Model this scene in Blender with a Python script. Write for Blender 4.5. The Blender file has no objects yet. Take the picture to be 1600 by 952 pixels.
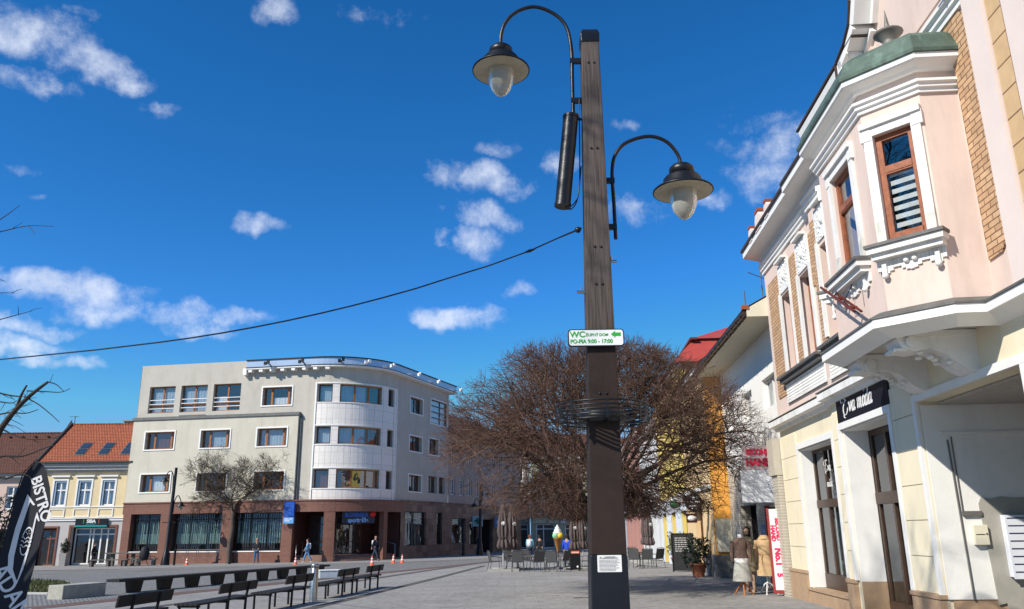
import bpy, math, random
import numpy as np
from mathutils import Matrix, Vector
R = math.radians
scene = bpy.context.scene
COL = scene.collection

# ------------------------------------------------------------------ camera, sky, sun, exposure
CAM = Vector((0, 0, 1.65))
def make_camera():
    c = bpy.data.cameras.new('camera'); o = bpy.data.objects.new('camera', c); COL.objects.link(o)
    c.sensor_width = 36; c.lens = 36 * 1250 / 1600; c.clip_start = .05; c.clip_end = 3000
    p, r = R(15.8), R(-.61)
    F = Vector((0, math.cos(p), math.sin(p))); U0 = Vector((0, -math.sin(p), math.cos(p))); R0 = Vector((1, 0, 0))
    X = math.cos(r) * R0 + math.sin(r) * U0; Y = -math.sin(r) * R0 + math.cos(r) * U0; Z = -F
    m = Matrix((X, Y, Z)).transposed().to_4x4(); m.translation = CAM; o.matrix_world = m
    scene.camera = o
    return X, Y, F
CX, CY, CF = make_camera()
def direction(px, py):                      # world direction seen at a place of the 1600 x 952 photograph
    return (CF + CX * ((px - 800) / 1250) - CY * ((py - 476) / 1250)).normalized()

SUN_PHI, SUN_EL = 52.0, 37.5
SUN = Vector((-math.sin(R(SUN_PHI)) * math.cos(R(SUN_EL)), -math.cos(R(SUN_PHI)) * math.cos(R(SUN_EL)), math.sin(R(SUN_EL))))
SKY_STRENGTH = .15
def make_world():
    w = bpy.data.worlds.new('World'); scene.world = w; w.use_nodes = True
    nt = w.node_tree; N = nt.nodes; L = nt.links; N.clear()
    out = N.new('ShaderNodeOutputWorld'); bg = N.new('ShaderNodeBackground')
    sky = N.new('ShaderNodeTexSky'); sky.sky_type = 'NISHITA'; sky.sun_disc = False
    sky.sun_elevation = R(SUN_EL); sky.sun_rotation = R(180 + SUN_PHI)
    sky.air_density = .7; sky.dust_density = 0; sky.ozone_density = 3.0; sky.altitude = 2000
    hs = N.new('ShaderNodeHueSaturation'); hs.inputs['Saturation'].default_value = 1.30; hs.inputs['Value'].default_value = 1.27
    L.new(sky.outputs[0], hs.inputs['Color'])
    cap = N.new('ShaderNodeMixRGB'); cap.blend_type = 'DARKEN'; cap.inputs[0].default_value = 1; L.new(hs.outputs[0], cap.inputs[1]); cap.inputs[2].default_value = (1.45, 2.7, 4.5, 1)   # pale blue, not white, along the horizon
    tc = N.new('ShaderNodeTexCoord')
    def noise(scale, detail, rough=.6):
        n = N.new('ShaderNodeTexNoise'); n.inputs['Scale'].default_value = scale; n.inputs['Detail'].default_value = detail
        n.inputs['Roughness'].default_value = rough; L.new(tc.outputs['Generated'], n.inputs['Vector']); return n
    def vm(op, a, b):
        n = N.new('ShaderNodeVectorMath'); n.operation = op
        for i, x in enumerate((a, b)):
            if x is None: continue
            if hasattr(x, 'is_output'): L.new(x, n.inputs[i])
            else: n.inputs[i].default_value = x
        return n
    def mm(op, *a):
        n = N.new('ShaderNodeMath'); n.operation = op
        for i, x in enumerate(a):
            if hasattr(x, 'is_output'): L.new(x, n.inputs[i])
            else: n.inputs[i].default_value = x
        return n.outputs[0]
    n1 = noise(9, 4, .6); n2 = noise(22, 8, .72)
    o1 = vm('SUBTRACT', n1.outputs['Color'], (.5, .5, .5)); o2 = vm('SCALE', o1.outputs[0], None); o2.inputs['Scale'].default_value = .085
    d = vm('ADD', tc.outputs['Generated'], o2.outputs[0]).outputs[0]
    clouds = [(55,45,70,42,1),(125,88,85,34,1),(195,122,40,20,.8),(60,128,40,20,.7),(425,15,38,28,.85),(120,20,30,10,.4),(745,278,78,28,1),
      (805,292,30,14,.7),(785,232,34,13,.65),(752,340,52,25,.95),(738,380,40,24,.9),(868,262,30,28,.75),(400,355,40,17,.85),
      (718,487,66,20,1.1),(815,457,24,17,.6),(128,455,90,28,1.1),(165,485,70,24,.9),(262,492,70,22,.75),(385,500,42,15,.8),
      (310,510,70,14,.6),(40,508,80,20,.9),(30,540,80,20,.95),(95,562,70,10,.7),(1205,225,70,30,.55),(1190,268,55,36,.6),
      (1105,318,32,18,.65),(972,190,22,16,.6),(10,260,26,16,.7),(35,312,20,9,.7),(265,170,22,12,.4),(990,335,55,24,.45),(1200,180,45,16,.35),
      (690,375,14,7,.4),(600,15,60,16,.25)]
    acc = None
    for (x, y, rx, ry, den) in clouds:
        c = direction(x, y); t1 = Vector((c.y, -c.x, 0)).normalized(); t2 = t1.cross(c) * -1
        k = 1 / 1250 * 1.12 * (CF.dot(c))
        a = vm('DOT_PRODUCT', d, tuple(t1 / (rx * k * .95))).outputs['Value']
        q = vm('DOT_PRODUCT', d, tuple(t2 / (ry * k * .92))).outputs['Value']
        b = mm('SUBTRACT', q, float(c.dot(t2) / (ry * k * .92)))
        e = mm('MULTIPLY_ADD', b, b, mm('MULTIPLY', a, a))
        v = mm('MULTIPLY', mm('SUBTRACT', 1.0, e), float(den))
        acc = v if acc is None else mm('MAXIMUM', acc, v)
    s = mm('MULTIPLY_ADD', mm('SUBTRACT', n2.outputs['Fac'], .5), 2.9, acc)
    s = mm('MULTIPLY_ADD', mm('SUBTRACT', n1.outputs['Fac'], .5), 2.0, s)
    mr = N.new('ShaderNodeMapRange'); mr.interpolation_type = 'SMOOTHSTEP'
    L.new(s, mr.inputs[0]); mr.inputs[1].default_value = -.15; mr.inputs[2].default_value = 1.9; mr.inputs[3].default_value = 0; mr.inputs[4].default_value = .88
    mix = N.new('ShaderNodeMixRGB'); L.new(mr.outputs[0], mix.inputs[0]); L.new(cap.outputs[0], mix.inputs[1]); 
    n3 = noise(15, 4, .6); sh = mm('MULTIPLY_ADD', mm('SUBTRACT', n3.outputs['Fac'], .5), 2.2, .55); shm = N.new('ShaderNodeMixRGB'); shm.use_clamp = False   # thicker cloud parts a little greyer
    cl = N.new('ShaderNodeClamp'); L.new(sh, cl.inputs[0]); L.new(cl.outputs[0], shm.inputs[0]); shm.inputs[1].default_value = (4.0, 4.5, 5.5, 1); shm.inputs[2].default_value = (5.9, 6.15, 6.6, 1); L.new(shm.outputs[0], mix.inputs[2])
    L.new(mix.outputs[0], bg.inputs[0]); bg.inputs[1].default_value = SKY_STRENGTH; L.new(bg.outputs[0], out.inputs[0])
make_world()
def make_sun():
    l = bpy.data.lights.new('sun', 'SUN'); l.energy = 5.0; l.angle = R(.53); l.color = (1, .94, .84)
    o = bpy.data.objects.new('sun', l); COL.objects.link(o); o.rotation_euler = SUN.to_track_quat('Z', 'Y').to_euler(); o.location = SUN * 200
make_sun()
vs = scene.view_settings; vs.view_transform = 'Standard'; vs.look = 'None'; vs.exposure = 0.25; vs.gamma = 1; vs.use_curve_mapping = False

# ------------------------------------------------------------------ materials
MATS = {}
def mat(name, col, rough=.7, metal=0, var=.12, scale=6.0, bump=0, bscale=40, spec=.35, stain=None, coat=0):
    if name in MATS: return MATS[name]
    m = bpy.data.materials.new(name); m.use_nodes = True; nt = m.node_tree; N = nt.nodes; L = nt.links
    b = N['Principled BSDF']; b.inputs['Roughness'].default_value = rough; b.inputs['Metallic'].default_value = metal
    b.inputs['Specular IOR Level'].default_value = spec; b.inputs['Coat Weight'].default_value = coat
    tc = N.new('ShaderNodeTexCoord')
    n = N.new('ShaderNodeTexNoise'); n.inputs['Scale'].default_value = scale; n.inputs['Detail'].default_value = 6; n.inputs['Roughness'].default_value = .65
    L.new(tc.outputs['Object'], n.inputs['Vector'])
    r = N.new('ShaderNodeValToRGB'); r.color_ramp.elements[0].position = .3; r.color_ramp.elements[1].position = .72
    r.color_ramp.elements[0].color = (*[c * (1 - var) for c in col], 1); r.color_ramp.elements[1].color = (*[min(1, c * (1 + var)) for c in col], 1)
    L.new(n.outputs['Fac'], r.inputs[0]); src = r.outputs[0]
    if stain:                                # (colour, scale, amount): weathering in streaks running down
        mp = N.new('ShaderNodeMapping'); mp.inputs['Scale'].default_value = (1, 1, .22); L.new(tc.outputs['Object'], mp.inputs[0])
        s = N.new('ShaderNodeTexNoise'); s.inputs['Scale'].default_value = stain[1]; s.inputs['Detail'].default_value = 5; s.inputs['Roughness'].default_value = .7; L.new(mp.outputs[0], s.inputs['Vector'])
        k = N.new('ShaderNodeMapRange'); k.inputs[1].default_value = .5; k.inputs[2].default_value = .8; k.inputs[4].default_value = stain[2]; L.new(s.outputs['Fac'], k.inputs[0])
        x = N.new('ShaderNodeMixRGB'); L.new(k.outputs[0], x.inputs[0]); L.new(src, x.inputs[1]); x.inputs[2].default_value = (*stain[0], 1); src = x.outputs[0]
    L.new(src, b.inputs['Base Color'])
    if bump:
        n2 = N.new('ShaderNodeTexNoise'); n2.inputs['Scale'].default_value = bscale; n2.inputs['Detail'].default_value = 4; L.new(tc.outputs['Object'], n2.inputs['Vector'])
        bp = N.new('ShaderNodeBump'); bp.inputs['Strength'].default_value = bump; bp.inputs['Distance'].default_value = .01; L.new(n2.outputs['Fac'], bp.inputs['Height']); L.new(bp.outputs[0], b.inputs['Normal'])
    MATS[name] = m; return m
def brick(name, c1, c2, mortar, bw, bh, axes='xz', ms=.012, off=.5, rough=.8, bump=.4, noise=.25):
    if name in MATS: return MATS[name]
    m = mat(name, c1, rough); nt = m.node_tree; N = nt.nodes; L = nt.links; b = N['Principled BSDF']
    tc = [n for n in N if n.type == 'TEX_COORD'][0]
    sx = N.new('ShaderNodeSeparateXYZ'); cx = N.new('ShaderNodeCombineXYZ'); L.new(tc.outputs['Object'], sx.inputs[0])
    idx = {'x': 0, 'y': 1, 'z': 2}
    L.new(sx.outputs[idx[axes[0]]], cx.inputs[0]); L.new(sx.outputs[idx[axes[1]]], cx.inputs[1])
    t = N.new('ShaderNodeTexBrick'); L.new(cx.outputs[0], t.inputs[0]); t.inputs['Scale'].default_value = 1; t.inputs['Brick Width'].default_value = bw; t.inputs['Row Height'].default_value = bh
    t.inputs['Mortar Size'].default_value = ms; t.offset = off; t.inputs['Mortar Smooth'].default_value = .2
    t.inputs['Color1'].default_value = (*c1, 1); t.inputs['Color2'].default_value = (*c2, 1); t.inputs['Mortar'].default_value = (*mortar, 1)
    n = [q for q in N if q.type == 'TEX_NOISE'][0]; r = N.new('ShaderNodeMapRange'); L.new(n.outputs['Fac'], r.inputs[0]); r.inputs[1].default_value = .25; r.inputs[2].default_value = .75; r.inputs[3].default_value = 1 - noise; r.inputs[4].default_value = 1 + noise
    x = N.new('ShaderNodeVectorMath'); x.operation = 'MULTIPLY'; L.new(t.outputs['Color'], x.inputs[0]); L.new(r.outputs[0], x.inputs[1])
    L.new(x.outputs[0], b.inputs['Base Color'])
    bp = N.new('ShaderNodeBump'); bp.inputs['Strength'].default_value = bump; bp.inputs['Distance'].default_value = .01; bp.invert = True; L.new(t.outputs['Fac'], bp.inputs['Height']); L.new(bp.outputs[0], b.inputs['Normal'])
    return m
def glass(name, tint=(.80, .85, .87), ior=1.9, wav=.02):
    if name in MATS: return MATS[name]
    m = bpy.data.materials.new(name); m.use_nodes = True; nt = m.node_tree; N = nt.nodes; L = nt.links; N.remove(N['Principled BSDF'])
    tr = N.new('ShaderNodeBsdfTransparent'); tr.inputs[0].default_value = (*tint, 1)
    gl = N.new('ShaderNodeBsdfGlossy'); gl.inputs['Roughness'].default_value = .015; gl.inputs['Color'].default_value = (.92, .95, 1, 1)
    lw = N.new('ShaderNodeLayerWeight'); lw.inputs[0].default_value = .5; f0 = 2 * ((ior - 1) / (ior + 1)) ** 2
    pw = N.new('ShaderNodeMath'); pw.operation = 'POWER'; pw.inputs[1].default_value = 4; L.new(lw.outputs['Facing'], pw.inputs[0])
    fr = N.new('ShaderNodeMath'); fr.operation = 'MULTIPLY_ADD'; fr.inputs[1].default_value = .9 - f0; fr.inputs[2].default_value = f0; L.new(pw.outputs[0], fr.inputs[0])
    tc = N.new('ShaderNodeTexCoord'); n = N.new('ShaderNodeTexNoise'); n.inputs['Scale'].default_value = 1.3; n.inputs['Detail'].default_value = 1; L.new(tc.outputs['Object'], n.inputs['Vector'])
    bp = N.new('ShaderNodeBump'); bp.inputs['Strength'].default_value = .5; bp.inputs['Distance'].default_value = wav; L.new(n.outputs['Fac'], bp.inputs['Height'])
    L.new(bp.outputs[0], gl.inputs['Normal'])
    mx = N.new('ShaderNodeMixShader'); L.new(fr.outputs[0], mx.inputs[0]); L.new(tr.outputs[0], mx.inputs[1]); L.new(gl.outputs[0], mx.inputs[2]); L.new(mx.outputs[0], N['Material Output'].inputs[0])
    MATS[name] = m; return m

# ------------------------------------------------------------------ mesh building
def rotz(a):
    return Matrix.Rotation(a, 4, 'Z')
class MB:
    def __init__(s): s.v = []; s.f = []; s.m = []; s.smooth = set()
    def add(s, vs, fs, mi=0, sm=False):
        o = len(s.v); s.v += [tuple(v) for v in vs]
        for f in fs:
            if sm: s.smooth.add(len(s.f))
            s.f.append(tuple(i + o for i in f)); s.m.append(mi)
    def box(s, x0, x1, y0, y1, z0, z1, mi=0, M=None):
        x0, x1 = sorted((x0, x1)); y0, y1 = sorted((y0, y1)); z0, z1 = sorted((z0, z1))
        vs = [(x, y, z) for z in (z0, z1) for y in (y0, y1) for x in (x0, x1)]
        if M is not None: vs = [M @ Vector(v) for v in vs]
        s.add(vs, [(0, 2, 3, 1), (4, 5, 7, 6), (0, 1, 5, 4), (2, 6, 7, 3), (0, 4, 6, 2), (1, 3, 7, 5)], mi)
    def mbox(s, mp, s0, s1, d0, d1, z0, z1, n=1, mi=0):    # a slab laid along a mapped wall: s along, d inward, z up
        pts = []
        for i in range(n + 1):
            q = s0 + (s1 - s0) * i / n
            pts += [mp(q, d0, z0), mp(q, d1, z0), mp(q, d1, z1), mp(q, d0, z1)]
        fs = [(0, 1, 2, 3), (4 * n + 3, 4 * n + 2, 4 * n + 1, 4 * n)]
        for i in range(n):
            a = 4 * i; b = a + 4
            for k in range(4): fs.append((a + k, b + k, b + (k + 1) % 4, a + (k + 1) % 4))
        s.add(pts, fs, mi)
    def tube(s, pts, r, n=8, mi=0, caps=True, flat=None):
        pts = [Vector(p) for p in pts]; k = len(pts); rs = r if isinstance(r, (list, tuple)) else [r] * k
        vs = []; u = None
        for i, p in enumerate(pts):
            t = (pts[min(i + 1, k - 1)] - pts[max(i - 1, 0)]).normalized()
            if u is None:
                u = t.cross(Vector((0, 0, 1)) if abs(t.z) < .9 else Vector((1, 0, 0))).normalized()
            else: u = (u - t * u.dot(t)).normalized()
            w = t.cross(u)
            for j in range(n):
                a = 2 * math.pi * j / n; vs.append(p + (u * math.cos(a) + w * math.sin(a)) * rs[i])
        fs = [(i * n + j, i * n + (j + 1) % n, (i + 1) * n + (j + 1) % n, (i + 1) * n + j) for i in range(k - 1) for j in range(n)]
        s.add(vs, fs, mi, n > 5)
        if caps: s.add(vs[:n], [tuple(range(n))[::-1]], mi); s.add(vs[-n:], [tuple(range(n))], mi)
    def lathe(s, prof, n=24, M=None, mi=0, mod=None, sm=True):  # prof: (r, z) or (rx, ry, z)
        vs = []
        for p in prof:
            rx, ry, z = (p[0], p[0], p[1]) if len(p) == 2 else p
            for j in range(n):
                a = 2 * math.pi * j / n; k = mod(a, z) if mod else 1
                v = Vector((rx * k * math.cos(a), ry * k * math.sin(a), z)); vs.append(M @ v if M is not None else v)
        m = len(prof)
        s.add(vs, [(i * n + j, i * n + (j + 1) % n, (i + 1) * n + (j + 1) % n, (i + 1) * n + j) for i in range(m - 1) for j in range(n)], mi, sm)
        s.add(vs[:n], [tuple(range(n))[::-1]], mi); s.add(vs[-n:], [tuple(range(n))], mi)
    def prism(s, poly, h, M=None, mi=0):          # polygon in xy, extruded to z = h
        n = len(poly); vs = [Vector((x, y, 0)) for x, y in poly] + [Vector((x, y, h)) for x, y in poly]
        if M is not None: vs = [M @ v for v in vs]
        s.add(vs, [tuple(range(n))[::-1], tuple(range(n, 2 * n))] + [(i, (i + 1) % n, n + (i + 1) % n, n + i) for i in range(n)], mi)
    def sweep(s, prof, path, mi=0, side=1):       # prof (o, z) carried along a plan path with mitred corners; o to the left of the path when side = 1
        P = [Vector((x, y)) for x, y in path]; k = len(P); n = len(prof); vs = []
        for i in range(k):
            d1 = (P[i] - P[i - 1]).normalized() if i else (P[1] - P[0]).normalized()
            d2 = (P[i + 1] - P[i]).normalized() if i < k - 1 else d1
            n1 = Vector((-d1.y, d1.x)); n2 = Vector((-d2.y, d2.x)); b = (n1 + n2).normalized(); f = side / max(.35, b.dot(n1))
            for o, z in prof: q = P[i] + b * (o * f); vs.append((q.x, q.y, z))
        fs = [(i * n + j, i * n + (j + 1) % n, (i + 1) * n + (j + 1) % n, (i + 1) * n + j) for i in range(k - 1) for j in range(n)]
        s.add(vs, fs + [tuple(range(n)), tuple(range((k - 1) * n, k * n))[::-1]], mi)
    def ball(s, c, r, n=8, mi=0, sc=(1, 1, 1)):
        m = max(4, n // 2 + 1); pr = []
        for i in range(m + 1):
            t = math.pi * i / m; pr.append((max(1e-4, math.sin(t)) * r * sc[0], max(1e-4, math.sin(t)) * r * sc[1], -math.cos(t) * r * sc[2]))
        s.lathe(pr, n, Matrix.Translation(c), mi)
def link(o, parent=None):
    COL.objects.link(o)
    if parent is not None: o.parent = parent
    return o
SPLIT = {'pier_courses': 'pier_course', 'brick_panel': 'brick_panel', 'plinth': 'plinth', 'window_surrounds': 'window_surround', 'window_bar': 'window_bar', 'attic_cap': 'attic_cap', 'attic_stone': 'attic_stone', 'brackets': 'bracket', 'relief_panel': 'relief_panel', 'stucco_head': 'stucco_head', 'white_frames': 'white_frame', 'pilaster': 'pilaster', 'window_sill': 'window_sill', 'sill': 'sill', 'door_surround': 'door_surround', 'handrail': 'handrail', 'notice': 'notice', 'stay': 'stay', 'post': 'post', 'tiled_band': 'tiled_band', 'cornice_flashing': 'cornice_flashing', 'transom': 'transom', 'table_legs': 'table_leg', 'feet': 'foot', 'peg': 'peg', 'clamp': 'clamp', 'eaves': 'eaves', 'string_cornice': 'string_cornice', 'snow_guard': 'snow_guard', 'stone_base': 'stone_base', 'damp_trim': 'damp_trim', 'cornice': 'cornice'}
def pieces(mb, gap=.03):                      # the touching pieces of a mesh, as separate builders
    par = list(range(len(mb.v)))
    def find(i):
        while par[i] != i: par[i] = par[par[i]]; i = par[i]
        return i
    for f in mb.f:
        for i in f[1:]: par[find(i)] = find(f[0])
    grp = {}
    for k, f in enumerate(mb.f): grp.setdefault(find(f[0]), []).append(k)
    cl = []
    for fs in grp.values():
        vs = [mb.v[i] for k in fs for i in mb.f[k]]; cl.append([[min(v[a] for v in vs) - gap / 2 for a in range(3)], [max(v[a] for v in vs) + gap / 2 for a in range(3)], fs])
    go = True
    while go:
        go = False; out = []
        for c in cl:
            for o in out:
                if all(c[0][a] <= o[1][a] and o[0][a] <= c[1][a] for a in range(3)):
                    o[0] = [min(p, q) for p, q in zip(o[0], c[0])]; o[1] = [max(p, q) for p, q in zip(o[1], c[1])]; o[2] = o[2] + c[2]; go = True; break
            else: out.append(c)
        cl = out
    res = []
    for c in cl:
        n = MB(); ix = {}
        for k in sorted(c[2]):
            for i in mb.f[k]:
                if i not in ix: ix[i] = len(n.v); n.v.append(mb.v[i])
            if k in mb.smooth: n.smooth.add(len(n.f))
            n.f.append(tuple(ix[i] for i in mb.f[k])); n.m.append(mb.m[k])
        res.append(n)
    return res
def obj(name, mb, mats, parent=None, loc=None, rz=0, label=None, cat=None, group=None, kind=None, bevel=0):
    if name in SPLIT and parent is not None:
        ps = pieces(mb)
        if len(ps) > 1:
            for p in ps: r = mesh_obj(SPLIT[name], p, mats, parent, loc, rz, label, cat, group, kind, bevel)
            return r
    return mesh_obj(name, mb, mats, parent, loc, rz, label, cat, group, kind, bevel)
def mesh_obj(name, mb, mats, parent=None, loc=None, rz=0, label=None, cat=None, group=None, kind=None, bevel=0):
    me = bpy.data.meshes.new(name); me.from_pydata(mb.v, [], mb.f)
    for m in (mats if isinstance(mats, (list, tuple)) else [mats]): me.materials.append(m)
    me.polygons.foreach_set('material_index', mb.m)
    if mb.smooth: me.polygons.foreach_set('use_smooth', [i in mb.smooth for i in range(len(mb.f))])
    me.update()
    o = bpy.data.objects.new(name, me); link(o, parent)
    if loc is not None: o.location = loc
    o.rotation_euler.z = rz
    if bevel:
        b = o.modifiers.new('bevel', 'BEVEL'); b.width = bevel; b.segments = 2; b.limit_method = 'ANGLE'
    tag(o, label, cat, group, kind); return o
def tag(o, label=None, cat=None, group=None, kind=None):
    for k, v in (('label', label), ('category', cat), ('group', group), ('kind', kind)):
        if v: o[k] = v
    return o
def thing(name, label, cat, loc=(0, 0, 0), rz=0, group=None):
    o = bpy.data.objects.new(name, None); o.empty_display_size = .2; COL.objects.link(o); o.location = loc; o.rotation_euler.z = rz
    return tag(o, label, cat, group)
def dup(root, loc, rz, label=None, scale=None):
    def cp(o, par):
        c = o.copy(); COL.objects.link(c)
        if par is not None: c.parent = par
        for ch in kids.get(o.name, []): cp(ch, c)
        return c
    kids = {}
    def walk(o):
        kids[o.name] = list(o.children)
        for c in o.children: walk(c)
    walk(root); r = cp(root, None); r.location = loc; r.rotation_euler.z = rz
    if label: r['label'] = label
    if scale: r.scale = (scale,) * 3
    return r
def tubes_np(name, P0, P1, R0, R1, material, parent, sides=3):     # many thin tapered twigs in one mesh
    P0 = np.asarray(P0, float); P1 = np.asarray(P1, float); R0 = np.asarray(R0, float); R1 = np.asarray(R1, float)
    t = P1 - P0; t /= np.maximum(np.linalg.norm(t, axis=1, keepdims=True), 1e-9)
    ref = np.where(np.abs(t[:, 2:3]) < .9, np.array([[0, 0, 1.]]), np.array([[1., 0, 0]]))
    u = np.cross(t, ref); u /= np.linalg.norm(u, axis=1, keepdims=True); w = np.cross(t, u); n = len(P0)
    V = np.empty((n, 2, sides, 3))
    for j in range(sides):
        a = 2 * math.pi * j / sides; d = u * math.cos(a) + w * math.sin(a)
        V[:, 0, j] = P0 + d * R0[:, None]; V[:, 1, j] = P1 + d * R1[:, None]
    base = (np.arange(n) * 2 * sides)[:, None, None]
    q = np.array([[j, (j + 1) % sides, sides + (j + 1) % sides, sides + j] for j in range(sides)])[None]
    Fc = (base + q).reshape(-1)
    me = bpy.data.meshes.new(name); me.vertices.add(n * 2 * sides); me.vertices.foreach_set('co', V.reshape(-1))
    me.loops.add(len(Fc)); me.loops.foreach_set('vertex_index', Fc.astype(np.int32)); me.polygons.add(n * sides)
    me.polygons.foreach_set('loop_start', np.arange(0, len(Fc), 4, dtype=np.int32)); me.polygons.foreach_set('loop_total', np.full(n * sides, 4, dtype=np.int32))
    me.polygons.foreach_set('use_smooth', np.ones(n * sides, dtype=bool)); me.materials.append(material); me.update(); me.validate()
    o = bpy.data.objects.new(name, me); return link(o, parent)
def lettering(name, s, size, M, material, parent, align='CENTER', bold=0, sx=1, depth=.004, shear=0, spacing=1):
    c = bpy.data.curves.new(name, 'FONT'); c.body = s; c.size = size; c.align_x = align; c.align_y = 'CENTER'; c.offset = bold; c.extrude = depth; c.shear = shear; c.space_character = spacing
    o = bpy.data.objects.new(name, c); COL.objects.link(o); bpy.context.view_layer.update()
    me = bpy.data.meshes.new_from_object(o.evaluated_get(bpy.context.evaluated_depsgraph_get())); bpy.data.objects.remove(o); bpy.data.curves.remove(c)
    me.transform(M @ Matrix.Diagonal((sx, 1, 1, 1))); me.materials.clear(); me.materials.append(material); me.name = name
    return link(bpy.data.objects.new(name, me), parent)
def frame(right, up, org):
    r = Vector(right).normalized(); u = Vector(up).normalized(); n = r.cross(u)
    m = Matrix((r, u, n)).transposed().to_4x4(); m.translation = Vector(org); return m
def holewall(mb, mp, s0, s1, z0, z1, holes, depth=.5, extra=(), cap=1, mi=0, rd=.36):   # a wall face with real openings: reveals, and a dark room behind each
    S = sorted(set([s0, s1] + [h[0] for h in holes] + [h[1] for h in holes] + [e for e in extra if s0 < e < s1]))
    Z = sorted(set([z0, z1] + [h[2] for h in holes] + [h[3] for h in holes]))
    def inside(a, b): return any(h[0] - 1e-6 < a < h[1] + 1e-6 and h[2] - 1e-6 < b < h[3] + 1e-6 for h in holes)
    for i in range(len(S) - 1):
        for j in range(len(Z) - 1):
            if inside((S[i] + S[i + 1]) / 2, (Z[j] + Z[j + 1]) / 2): continue
            mb.add([mp(S[i], 0, Z[j]), mp(S[i + 1], 0, Z[j]), mp(S[i + 1], 0, Z[j + 1]), mp(S[i], 0, Z[j + 1])], [(0, 1, 2, 3)], mi)
    for h in holes:
        D = h[4] if len(h) > 4 else depth; a, b, c, d = h[:4]; r = h[5] if len(h) > 5 else min(rd, D)
        cuts = [q for q in S if a - 1e-6 <= q <= b + 1e-6]
        for e0, e1, m in ((0, r, mi), (r, D, cap)):
            if e1 - e0 < 1e-4 or m is None: continue
            for (p, q) in zip(cuts[:-1], cuts[1:]):
                for z in (c, d): mb.add([mp(p, e0, z), mp(q, e0, z), mp(q, e1, z), mp(p, e1, z)], [(0, 1, 2, 3)], m)
            for p in (a, b): mb.add([mp(p, e0, c), mp(p, e1, c), mp(p, e1, d), mp(p, e0, d)], [(0, 1, 2, 3)], m)
        if cap is not None:
            for (p, q) in zip(cuts[:-1], cuts[1:]): mb.add([mp(p, D, c), mp(q, D, c), mp(q, D, d), mp(p, D, d)], [(0, 1, 2, 3)], cap)
def window(parent, mp, s0, s1, z0, z1, d, fm, gm, posts=(), rails=(), fw=.07, th=.06, n=1, curtain=None, pw=None, name='window'):
    m = MB(); pw = pw or fw
    m.mbox(mp, s0, s1, d, d + th, z0, z0 + fw, n); m.mbox(mp, s0, s1, d, d + th, z1 - fw, z1, n)
    m.mbox(mp, s0, s0 + fw, d + .001, d + th - .001, z0 + fw, z1 - fw); m.mbox(mp, s1 - fw, s1, d + .001, d + th - .001, z0 + fw, z1 - fw)
    for p in posts:
        c = s0 + (s1 - s0) * p; m.mbox(mp, c - pw / 2, c + pw / 2, d - .012, d + th - .004, z0 + fw, z1 - fw)
    for p in rails:
        c = z0 + (z1 - z0) * p; m.mbox(mp, s0 + fw, s1 - fw, d - .006, d + th - .007, c - pw / 2, c + pw / 2, n)
    w = obj(name, m, fm, parent)
    g = MB(); 
    for i in range(n):
        a = s0 + fw * .6 + (s1 - s0 - fw * 1.2) * i / n; b = s0 + fw * .6 + (s1 - s0 - fw * 1.2) * (i + 1) / n
        g.add([mp(a, d + th * .55, z0 + fw * .6), mp(b, d + th * .55, z0 + fw * .6), mp(b, d + th * .55, z1 - fw * .6), mp(a, d + th * .55, z1 - fw * .6)], [(0, 1, 2, 3)])
    obj('pane', g, gm, w)
    if curtain:
        f0, f1, g0, g1, cm = curtain; c = MB(); k = max(8, int((s1 - s0) * (f1 - f0) * 14))
        a0 = s0 + (s1 - s0) * f0; a1 = s0 + (s1 - s0) * f1; y0 = z0 + (z1 - z0) * g0; y1 = z0 + (z1 - z0) * g1; vs = []
        for i in range(k + 1):
            q = a0 + (a1 - a0) * i / k; dd = d + th + .1 + .025 * math.sin(i * 1.9) + .012 * math.sin(i * 5.1)
            vs += [mp(q, dd, y0), mp(q, dd, y1)]
        c.add(vs, [(2 * i, 2 * i + 2, 2 * i + 3, 2 * i + 1) for i in range(k)], 0, True); obj('curtain', c, cm, w)
    return w
def surround(mb, mp, s0, s1, z0, z1, w, d, n=1, bottom=True, mi=0):    # raised trim round an opening
    mb.mbox(mp, s0 - w, s0, -d, .002, z0, z1, mi=mi); mb.mbox(mp, s1, s1 + w, -d, .002, z0, z1, mi=mi)
    mb.mbox(mp, s0 - w, s1 + w, -d - .002, .002, z1, z1 + w, n, mi)
    if bottom: mb.mbox(mp, s0 - w, s1 + w, -d - .004, .002, z0 - w, z0, n, mi)
def gz(x, y): return -.005 * y + .008 * x
def G(x, y, h=0): return Vector((x, y, gz(x, y) + h))

# shared materials
IRON = mat('black_painted_iron', (.012, .013, .015), .38, .3, .2, 8, .15, 60, .5)
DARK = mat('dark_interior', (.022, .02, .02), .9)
GLASS = glass('window_glass'); GLASSD = glass('shop_glass', (.66, .71, .71), 1.6)
WHITE = mat('white_paint', (.78, .77, .74), .55, 0, .05, 3, .1, 30)
STEEL = mat('brushed_steel', (.5, .49, .47), .3, 1, .1, 12)
CURT = mat('white_curtain', (.7, .71, .72), .9, 0, .06, 5); CURTB = mat('blue_grey_curtain', (.38, .45, .52), .9, 0, .08, 5); CURTR = mat('brown_curtain', (.12, .06, .05), .9)
ROOFTILE = None

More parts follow.
